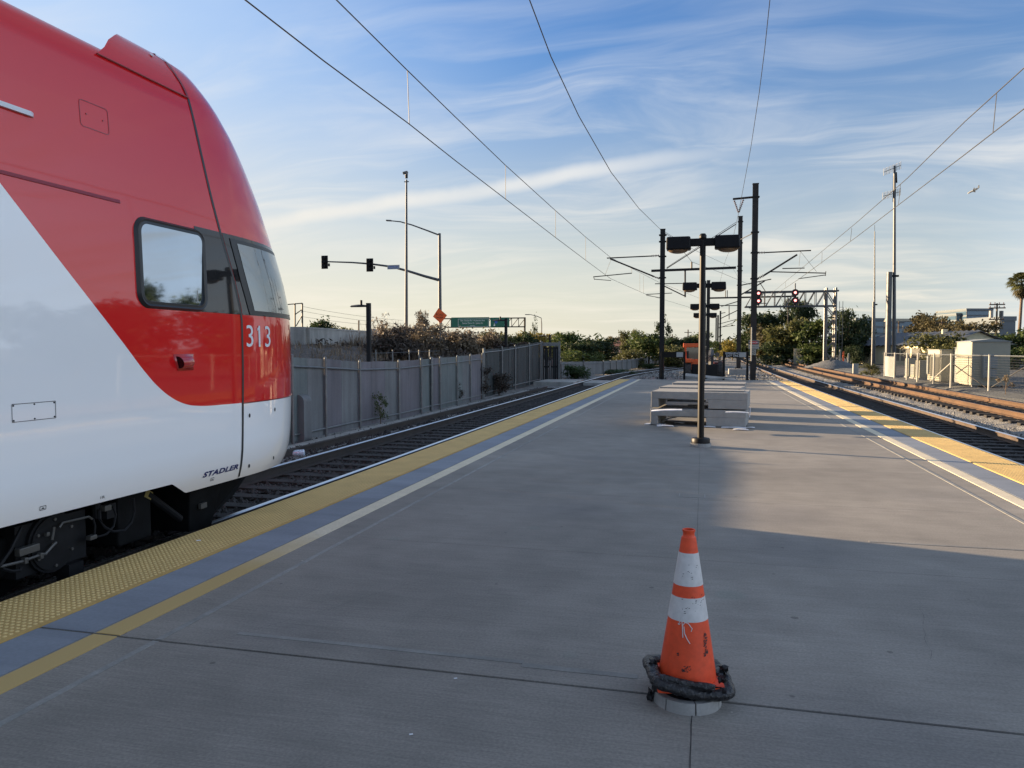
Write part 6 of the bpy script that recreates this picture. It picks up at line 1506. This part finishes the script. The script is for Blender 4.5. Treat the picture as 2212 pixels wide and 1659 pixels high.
for k in range(16): z = .3 + .4 * k; mb.cyl((xR + .35, Yq - DY - .2, z), (xR + .7, Yq - DY - .2, z), .02, n=5)
for x in (xR + .35, xR + .7): mb.cyl((x, Yq - DY - .2, 0), (x, Yq - DY - .2, zt - 1.2), .03, n=5)
mb.build('ladder', 'galv', gn)
M['lamp_red'] = mat('lamp_red', (.5, .02, .02), .3, emit=((1., .22, .20), 1.6)); M['lamp_rim'] = mat('lamp_rim', (.02, .006, .007), .5)
for px in (1638.5, 1718):
    P = atY(px, 641, Yq - DY - .5); mb = MB(); mb.box(P.x - .12, P.x + .12, P.y + .05, P.y + .2, P.z - .95, P.z + .75); 
    hd = mb.build('signal_head', 'black_paint', gn)
    for py in (633.5 if px < 1700 else 632, 650 if px < 1700 else 649):
        c = atY(px, py, Yq - DY - .5); mb = MB(); mb.cyl(c, c + Vector((0, .08, 0)), .40, n=24); tgt = mb.build('target_disc', 'lamp_rim', hd)
        mb = MB(); mb.cyl(c - Vector((0, .04, 0)), c - Vector((0, .02, 0)), .14, n=18); mb.build('lamp', 'lamp_red', hd)
    mb = MB(); mb.cyl((P.x, P.y + .25, zm), (P.x, P.y + .25, zt + (.9 if px > 1700 else .1)), .07, n=8); mb.cyl((P.x + .0, P.y + .1, zm), (P.x, P.y + .1, P.z - .9), .06, n=8); mb.build('signal_post', 'galv_mast', gn)
    mb = MB(); mb.obox((P.x + .55, P.y + .2, P.z - .75), (.7, .5, .05)); mb.build('platform_grating', 'galv_mast', gn)

# equipment fence: posts, welded mesh
FXp = [(12.25, 57.6), (12.22, 54.6), (12.2, 51.4), (12.15, 48.8), (12.1, 45.4), (12.03, 42.2), (12.44, 38.25), (12.6, 34.2), (12.8, 30.5), (13.1, 25)]
def mesh_fence(pts, top, label, name='mesh_fence', hstep=.11, vstep=.13):
    t = thing(name, label, 'fence', (pts[0][0], pts[0][1], -.25))
    for (xa_, ya_), (xb_, yb_) in zip(pts, pts[1:]):
        L_ = math.hypot(xb_ - xa_, yb_ - ya_); mb = MB()
        for z in np.arange(-.12, top, hstep): mb.tube([(xa_, ya_, z), (xb_, yb_, z)], .006, 3, caps=False)
        n = int(L_ / vstep)
        for k in range(1, n): u = k / n; mb.tube([(xa_ + (xb_ - xa_) * u, ya_ + (yb_ - ya_) * u, -.15), (xa_ + (xb_ - xa_) * u, ya_ + (yb_ - ya_) * u, top)], .004, 3, caps=False)
        mb.build('mesh_panel', 'galv', t)
        mb = MB(); mb.cyl((xa_, ya_, top), (xb_, yb_, top), .022, n=6); mb.build('top_rail', 'post', t)
    for x, y in pts: 
        mb = MB(); mb.cyl((x, y, -.3), (x, y, top + .06), .05, n=8); mb.build('fence_post', 'white_paint', t)
    return t
mf = mesh_fence(FXp, 1.36, 'galvanised wire mesh fence around the equipment sheds at right')
mb = MB(); mb.cyl((12.15, 46.2, -.12), (12.03, 42.3, .95), .028, n=6); mb.build('brace', 'white_paint', mf); mb = MB(); mb.cyl((12.03, 42.1, .95), (12.42, 38.5, -.1), .022, n=6); mb.build('brace', 'steel_brown', mf); mb = MB(); mb.cyl((12.45, 38.0, -.05), (12.62, 34.4, 1.05), .022, n=6); mb.build('brace', 'galv', mf)
# solid infill panels at the left end of that fence
mb = MB(); mb.box(12.24, 12.27, 54.7, 57.5, -.2, 1.15); mb.build('infill_panel', 'cab_grey', mf)
# slatted enclosure by the trees and small fence bits
d = 92; a, b_ = atD(1715, 783, d), atD(1732, 783, d); en = thing('slat_fence', 'short cream slatted fence panel at the foot of the trees left of the gantry', 'fence', (a.x, a.y, -.2))
mb = MB(); 
for k in range(9): u = k / 8; mb.obox((a.x + (b_.x - a.x) * u, a.y + (b_.y - a.y) * u, .75), (.1, .05, 1.9)); 
mb.build('slat_panel', 'cab_cream', en); mb = MB(); mb.cyl((b_.x + .1, b_.y, -.2), (b_.x + .1, b_.y, 1.85), .05, n=6); mb.build('fence_post', 'white_paint', en)
# equipment sheds
def shed(x0, x1, y0, y1, z0, z1, label, face, roof=.12):
    t = thing('equipment_shed', label, 'shed', ((x0 + x1) / 2, y0, z0), 'equipment sheds behind the mesh fence')
    mb = MB(); mb.box(x0, x1, y0, y1, z0, z1); wl = mb.build('wall', face, t)
    mb = MB(); e = .05; mb.hexa([(x0 - e, y0 - e, z1 + .002), (x1 + e, y0 - e, z1 + .002), (x1 + e, y1 + e, z1 + .002), (x0 - e, y1 + e, z1 + .002), (x0 - e, y0 - e, z1 + .03), (x1 + e, y0 - e, z1 + .03), (x1 + e, y1 + e, z1 + .03), (x0 - e, y1 + e, z1 + .03)])
    xm = (x0 + x1) / 2
    if roof: mb.v += [(x0 - e, y0 - e, z1 + .031), (x1 + e, y0 - e, z1 + .031), (xm, y0 - e, z1 + .03 + roof), (x0 - e, y1 + e, z1 + .031), (x1 + e, y1 + e, z1 + .031), (xm, y1 + e, z1 + .03 + roof)]; b = len(mb.v) - 6; mb.f += [(b, b + 1, b + 2), (b + 3, b + 5, b + 4), (b, b + 2, b + 5, b + 3), (b + 1, b + 4, b + 5, b + 2)]; mb.m += [0] * 4
    mb.build('roof', 'cab_grey', t); return t
s1 = shed(12.75, 14.35, 41.4, 43.9, -.12, 2.0, 'tallest cream and grey equipment shed with pitched roof, nearest at right', 'cab_cream')
for x in (12.9, 14.2):
    mb = MB(); mb.box(x - .12, x + .12, 41.5, 41.7, -.3, -.12); mb.box(x - .12, x + .12, 43.5, 43.7, -.3, -.12); mb.build('support_foot', 'concrete_light', s1)
a, b_ = atY(2107, 815, 41.4), atY(2136, 767, 41.4)
mb = MB(); mb.box(13.13, 13.20, 41.12, 41.4, .25, 1.4); mb.box(13.21, 13.75, 41.2, 41.4, .72, 1.38); mb.box(13.20, 13.7, 41.1, 41.4, .28, .68); mb.build('wall_unit', 'cab_grey', s1, bevel=.01)
mb = MB(); mb.box(12.742, 12.748, 41.7, 43.6, 0, 1.9); mb.build('door', 'cab_cream', s1)
s2_ = shed(12.78, 13.55, 46.6, 49.2, -.15, 1.6, 'lower cream equipment cabinet beside the tallest shed', 'cab_cream', 0)
mb = MB(); mb.box(12.755, 12.775, 46.9, 48.6, .1, 1.2); mb.build('door', 'window_dark', s2_, bevel=.005)
mb = MB(); mb.box(12.69, 12.77, 48.8, 49.1, .2, 1.3); mb.build('conduit_box', 'cab_grey', s2_)
s3 = shed(13.4, 14.6, 44.8, 46.5, -.15, 1.72, 'grey flat-topped cabinet half hidden between the two cream sheds', 'cab_grey', 0)
for k, (y, x, h_, lb) in enumerate(((50.6, 12.7, .95, 'small cream control cabinet behind the mesh fence, nearest of three'), (52.0, 12.75, .7, 'small cream control cabinet behind the mesh fence, middle of three'), (53.6, 12.8, 1.05, 'small cream control cabinet behind the mesh fence, farthest of three'))):
    t = thing('control_cabinet', lb, 'cabinet', (x, y, -.2), 'small control cabinets'); mb = MB(); mb.box(x, x + .5, y, y + .9, -.1, h_); mb.build('cabinet_body', 'cab_cream', t, bevel=.02); mb = MB(); mb.box(x - .008, x - .002, y + .1, y + .8, .05, h_ - .12); mb.build('door', 'cab_grey', t); mb = MB(); mb.box(x - .05, x + .55, y - .05, y + .95, -.28, -.1); mb.build('plinth', 'concrete_light', t)
# antenna masts
def amast(px, pyt, pxp, pypt, d, label, ant):
    P = atD(px, 754, d); Yq = P.y; t = thing('antenna_mast', label, 'mast', (P.x, Yq, -.3)); mb = MB(); mb.cyl((P.x, Yq, -.3), atY(px, pyt, Yq), .14 if ant else .12, .08 if ant else .05, 10); mb.build('pole', 'galv_mast', t)
    Q = atY(pxp, 754, Yq); mb = MB(); zt = atY(pxp, pypt, Yq).z; mb.cyl((Q.x, Yq - .1, -.3), (Q.x, Yq - .1, zt), .19 if ant else .13, n=10); mb.build('support_pole', 'galv_mast', t)
    mb = MB(); mb.box(Q.x - .1, P.x + .15, Yq - .12, Yq + .1, zt - .35, zt - .22); mb.build('clamp', 'steel_dark', t)
    if ant:
        for (xa_, ya_, xb_, yb_) in ((1909, 372, 1946, 357), (1907, 424, 1945, 414)):
            a, b_ = atY(xa_, ya_, Yq), atY(xb_, yb_, Yq); an = MB(); an.cyl(a, b_, .025, n=6)
            for k in range(13): c = a + (b_ - a) * (k / 12); an.cyl(c - Vector((0, 0, .26)), c + Vector((0, 0, .26)), .018, n=5)
            an.build('yagi_antenna', 'white_paint', t)
        mb = MB(); q = atY(1930, 380, Yq); mb.cyl(q, atY(1929, 436, Yq), .03, n=6); mb.cyl(atY(1936, 372, Yq), atY(1937, 395, Yq), .05, n=6); mb.build('cable_run', 'steel_dark', t)
    else:
        mb = MB(); mb.cyl(atY(px, pyt, Yq), atY(px, pyt - 14, Yq), .02, n=5); mb.build('whip_aerial', 'steel_dark', t)
    return t
amast(1932.5, 358, 1917, 588, 55, 'tall grey antenna mast with two sunlit white yagi aerials at right', True)
amast(1889.5, 500, 1884.5, 652, 79, 'slimmer antenna mast with a whip aerial, left of the tall yagi mast', False)
# white marker box, gravel pile, trackside bits
P = atD(1848, 800, 60); mb = MB(); mb.box(P.x - .2, P.x + .2, P.y - .15, P.y + .15, -.3, .5); tag(mb.build('marker_box', 'white_paint', loc=(P.x, P.y, -.3), bevel=.02), 'small white upright marker box beyond the rusty track', 'box')
P = atD(1800, 790, 76); mb = MB(); rows = []
for i in range(9):
    u = i / 8; rr_ = 1.9 * (1 - u) ** .8; rows.append([(P.x + rr_ * math.cos(2 * math.pi * k / 22) * (1.5 + .15 * math.sin(3 * k)) + random.uniform(-.08, .08), P.y + rr_ * math.sin(2 * math.pi * k / 22) + random.uniform(-.08, .08), -.3 + .95 * u + random.uniform(-.04, .04)) for k in range(22)])
mb.grid(rows, closed=True); mb.face(rows[-1]); tag(mb.build('gravel_pile', 'gravel_pile', loc=(P.x, P.y, -.3), smooth='all'), 'grey gravel mound at the foot of the signal gantry', 'gravel pile')
P = atD(1830, 790, 82)
for k, (px, h_) in enumerate(((1815, 1.7), (1822, 1.5), (1833, 1.3))):
    Q = atD(px, 770, 83); t = tag(MB().obox((Q.x, Q.y, h_ / 2 - .2), (.14, .14, h_ + .2)).build('wooden_post', 'orange' if k == 1 else 'cab_cream', loc=(Q.x, Q.y, -.3)), ['cream wooden post right of the gantry legs, leftmost of three', 'orange-brown post right of the gantry legs, middle of three', 'cream post right of the gantry legs, rightmost of three'][k], 'post')
# low building with corrugated metal roof
L0, L1 = atD(1858, 754, 97), atD(2046, 754, 80); lbd = thing('low_building', 'long low yellow building with corrugated metal roof behind the antenna masts', 'building', (L0.x, L0.y, -.4))
dv = Vector((L1.x - L0.x, L1.y - L0.y, 0)); Ln = dv.length; dv.normalize(); nv = Vector((dv.y, -dv.x, 0));
if nv.x > 0: nv = -nv
Wp = lambda u, dpt, z: Vector((L0.x, L0.y, 0)) + dv * u - nv * dpt + Vector((0, 0, z))
ze = 2.0
mb = MB(); mb.hexa([Wp(0, 0, -.4), Wp(Ln, 0, -.4), Wp(Ln, 7, -.4), Wp(0, 7, -.4), Wp(0, 0, ze), Wp(Ln, 0, ze), Wp(Ln, 7, ze), Wp(0, 7, ze)]); mb.build('wall', 'wall_yellow', lbd)
for k, (u0, u1) in enumerate(((.05, .10), (.14, .2), (.42, .5), (.52, .62), (.64, .74), (.78, .86), (.88, .96))):
    mb = MB(); mb.hexa([Wp(Ln * u, q, z) for z in (.3 if k > 1 else -.3, 1.75) for u, q in ((u0, -.03), (u1, -.03), (u1, -.005), (u0, -.005))]); mb.build('window', 'window_dark', lbd)
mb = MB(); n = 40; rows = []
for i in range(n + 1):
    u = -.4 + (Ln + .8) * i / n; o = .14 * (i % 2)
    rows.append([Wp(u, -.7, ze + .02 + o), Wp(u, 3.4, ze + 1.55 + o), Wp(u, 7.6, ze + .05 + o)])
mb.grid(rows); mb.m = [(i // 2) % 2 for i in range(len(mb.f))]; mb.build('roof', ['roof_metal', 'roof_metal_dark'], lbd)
mb = MB(); mb.face([Wp(Ln - .05, 0, ze), Wp(Ln - .05, 7, ze), Wp(Ln - .05, 3.4, ze + 1.5)]); mb.face([Wp(.05, 0, ze), Wp(.05, 7, ze), Wp(.05, 3.4, ze + 1.5)]); mb.build('gable', 'wall_yellow', lbd)
for u in (.12, .72):
    mb = MB(); c = Wp(Ln * u, 2.9, ze + 1.6); mb.obox(c, (.5, .5, .5)); mb.build('roof_vent', 'cab_cream', lbd)
# office blocks
def office(px0, px1, pyt, d, label, m, fl_, dep=25):
    a, b_ = atD(px0, 754, d), atD(px1, 754, d); zt = atD((px0 + px1) / 2, pyt, d).z; t = thing('office_building', label, 'building', (a.x, a.y, -.5), 'office buildings on the right horizon')
    dv = Vector((b_.x - a.x, b_.y - a.y, 0)); Ln = dv.length; dv.normalize(); nb_ = Vector((-dv.y, dv.x, 0)); W_ = lambda u, q, z: Vector((a.x, a.y, 0)) + dv * u + nb_ * q + Vector((0, 0, z))
    mb = MB(); mb.hexa([W_(u, q, z) for z in (-.5, zt) for u, q in ((0, 0), (Ln, 0), (Ln, dep), (0, dep))]); mb.build('wall', m[0], t)
    H_ = (zt + .5) / fl_
    for k in range(fl_):
        mb = MB(); mb.hexa([W_(u, q, z) for z in (-.5 + H_ * (k + .18), -.5 + H_ * (k + .86)) for u, q in ((.3, -.15), (Ln - .3, -.15), (Ln - .3, -.01), (.3, -.01))]); mb.build('window', m[1], t)
        mb = MB(); mb.hexa([W_(q, u, z) for z in (-.5 + H_ * (k + .18), -.5 + H_ * (k + .86)) for q, u in ((-.15, .3), (-.01, .3), (-.01, dep - .3), (-.15, dep - .3))]); mb.build('window', m[1], t)
    mb = MB(); mb.hexa([W_(u, q, z) for z in (zt + .002, zt + H_ * .4) for u, q in ((-.3, -.3), (Ln + .3, -.3), (Ln + .3, dep + .3), (-.3, dep + .3))]); mb.build('roof_band', m[2], t); return t
ob = office(2086, 2142, 671, 420, 'tall blue glass office block between the trees at right', ('office_wall', 'office_glass', 'office_wall'), 8, 30)
office(2064, 2090, 681, 425, 'lower stepped left wing of the blue glass office block', ('office_wall', 'office_glass', 'office_wall'), 7, 20)
office(2158, 2192, 693, 330, 'plain grey block with cream side, right of the utility pole', ('office_wall', 'office_wall', 'office_wall'), 3, 26)
office(1918, 1992, 694, 360, 'wide low office block with pale roof band behind the tall antenna mast', ('office_wall', 'office_glass', 'cab_cream'), 5)
office(1848, 1908, 693, 350, 'wide low grey office block behind the slimmer antenna mast', ('office_wall', 'office_glass', 'office_wall'), 5)
# utility pole with crossarms and transformers
d = 120; P = atD(2151, 754, d); Yq = P.y; up_ = thing('utility_pole', 'wooden utility pole with three crossarms and transformers near the palm', 'utility pole', (P.x, Yq, -.5))
mb = MB(); mb.cyl((P.x, Yq, -.5), atY(2154, 655, Yq), .2, .13, 8); mb.build('pole', 'wood_pole', up_)
for y, x0, x1 in ((658, 2137, 2171), (665.5, 2136, 2172), (690, 2136, 2169)):
    mb = MB(); a, b_ = atY(x0, y, Yq), atY(x1, y, Yq); mb.box(a.x, b_.x, Yq - .1, Yq + .1, a.z - .09, a.z + .09); ca = mb.build('crossarm', 'wood_pole', up_)
    for k in range(4):
        c = a + (b_ - a) * (k + .3) / 3.6; mb = MB(); mb.cyl(c + Vector((0, 0, .09)), c + Vector((0, 0, .36)), .06, n=6); mb.build('insulator', 'insul', ca)
for px, m in ((2141, 'white_paint'), (2163, 'galv')):
    c = atY(px, 679, Yq); mb = MB(); mb.cyl(c - Vector((0, 0, .55)), c + Vector((0, 0, .55)), .3, n=12); mb.build('transformer', m, up_)
for px, yt, d, lb in ((1940, 694, 150, 'small far utility pole with crossarm left of the brown trees'), (1998, 700, 160, 'small far utility pole in front of the wide office block'), (2033, 693, 140, 'small far utility pole among the brown trees')):
    P = atD(px, 754, d); zt = atD(px, yt, d).z; t = thing('utility_pole', lb, 'utility pole', (P.x, P.y, -.5)); mb = MB(); mb.cyl((P.x, P.y, -.5), (P.x, P.y, zt), .13, n=6); mb.build('pole', 'wood_pole', t); mb = MB(); mb.box(P.x - 1.0, P.x + 1.0, P.y - .07, P.y + .07, zt - .4, zt - .25); mb.build('crossarm', 'wood_pole', t)
# palm tree at the right edge
d = 105; P = atD(2201, 754, d); Yq = P.y; pm = thing('palm_tree', 'tall fan palm with shaggy crown at the right edge of the picture', 'palm tree', (P.x, Yq, -.5))
Cc = atY(2208, 612, Yq); mb = MB(); mb.tube([(P.x - .3, Yq, -.5), atY(2203, 700, Yq), atY(2207, 640, Yq), Cc], [.24, .2, .17, .16], 9); mb.build('trunk', 'bark', pm, smooth='all')
V = []; rr = np.random.default_rng(21); S_ = 1.85
def fan(c, dr, l, n=11):
    dr = dr / np.linalg.norm(dr); a = np.cross(dr, [0, 0, 1.]); a = a / (np.linalg.norm(a) + 1e-6); u = np.cross(a, dr); base = c + dr * l * .55
    for k in range(n):
        th = (k / (n - 1) - .5) * 2.5; q = dr * math.cos(th) + a * math.sin(th) ; tip = base + q * l * .5 + np.array([0, 0, -.13 * l * (1 + rr.random())]); w_ = u * .0 + np.cross(q, u) * .035 * l
        mid = base + q * l * .28; V.extend([base, mid + w_, tip, mid - w_])
    w2 = a * .02; V.extend([c - w2, base - w2, base + w2, c + w2])
c0 = np.array(Cc)
for k in range(85):
    th = rr.random() * 6.28; el = rr.uniform(-.5, 1.35); fan(c0, np.array([math.cos(th) * math.cos(el), math.sin(th) * math.cos(el), math.sin(el)]), S_ * rr.uniform(.85, 1.15))
mb = MB(); me = quad_mesh('crown', np.array(V) - np.array(pm.location), 'leaf_palm'); o = bpy.data.objects.new('crown', me); col.objects.link(o); o.parent = pm
V = []
for k in range(70):
    th = rr.random() * 6.28; el = rr.uniform(-1.35, -.5); fan(c0 - np.array([0, 0, .4]), np.array([math.cos(th) * math.cos(el), math.sin(th) * math.cos(el), math.sin(el)]), S_ * rr.uniform(.6, .95), 7)
me = quad_mesh('dead_fronds', np.array(V) - np.array(pm.location), 'leaf_brown'); o = bpy.data.objects.new('dead_fronds', me); col.objects.link(o); o.parent = pm
# airplane
d = 800.; Pc = atD(2103, 412, d); ap = thing('airplane', 'small white private jet flying in the right sky', 'airplane', Pc)
ax = Vector(rt) * .80 + Vector((0, 0, .38)) - Vector(fw) * .5; ax = -ax; ax.normalize(); wv = (Vector(rt) * .92 + Vector((0, 0, .06)) + Vector(fw) * .4); wv = (wv - ax * wv.dot(ax)).normalized(); uv = ax.cross(wv); 
if uv.z < 0: uv = -uv
A_ = lambda a, w_, u: Pc + ax * a + wv * w_ + uv * u
mb = MB(); mb.tube([A_(6, 0, -.2), A_(5.2, 0, 0), A_(3.5, 0, .1), A_(-2.5, 0, .1), A_(-6, 0, .5)], [.1, .6, .85, .85, .2], 10); mb.build('fuselage', 'white_paint', ap, smooth='all')
for s in (-1, 1):
    mb = MB(); mb.hexa([A_(a, s * w_, u + h_) for h_ in (-.06, .06) for a, w_, u in ((1.2, .5, -.3), (-1.2, .5, -.3), (-1.6, 6.3, .2), (-.9, 6.3, .2))]); mb.build('wing', 'sign_back', ap)
    mb = MB(); mb.tube([A_(-1.6, s * 1.3, .6), A_(-1.9, s * 1.3, .6), A_(-3.8, s * 1.3, .6)], [.3, .42, .3], 8); mb.build('engine', 'sign_back', ap)
    mb = MB(); mb.hexa([A_(a, s * w_, u) for u in (2.45, 2.55) for a, w_ in ((-5.3, 0), (-6.4, 0), (-6.7, 2.3), (-6.1, 2.3))]); mb.build('tailplane', 'sign_back', ap)
mb = MB(); mb.hexa([A_(a, w_, u) for w_ in (-.08, .08) for a, u in ((-3.8, .6), (-5.9, .6), (-6.5, 2.5), (-5.3, 2.5))]); mb.build('tail_fin', 'white_paint', ap)
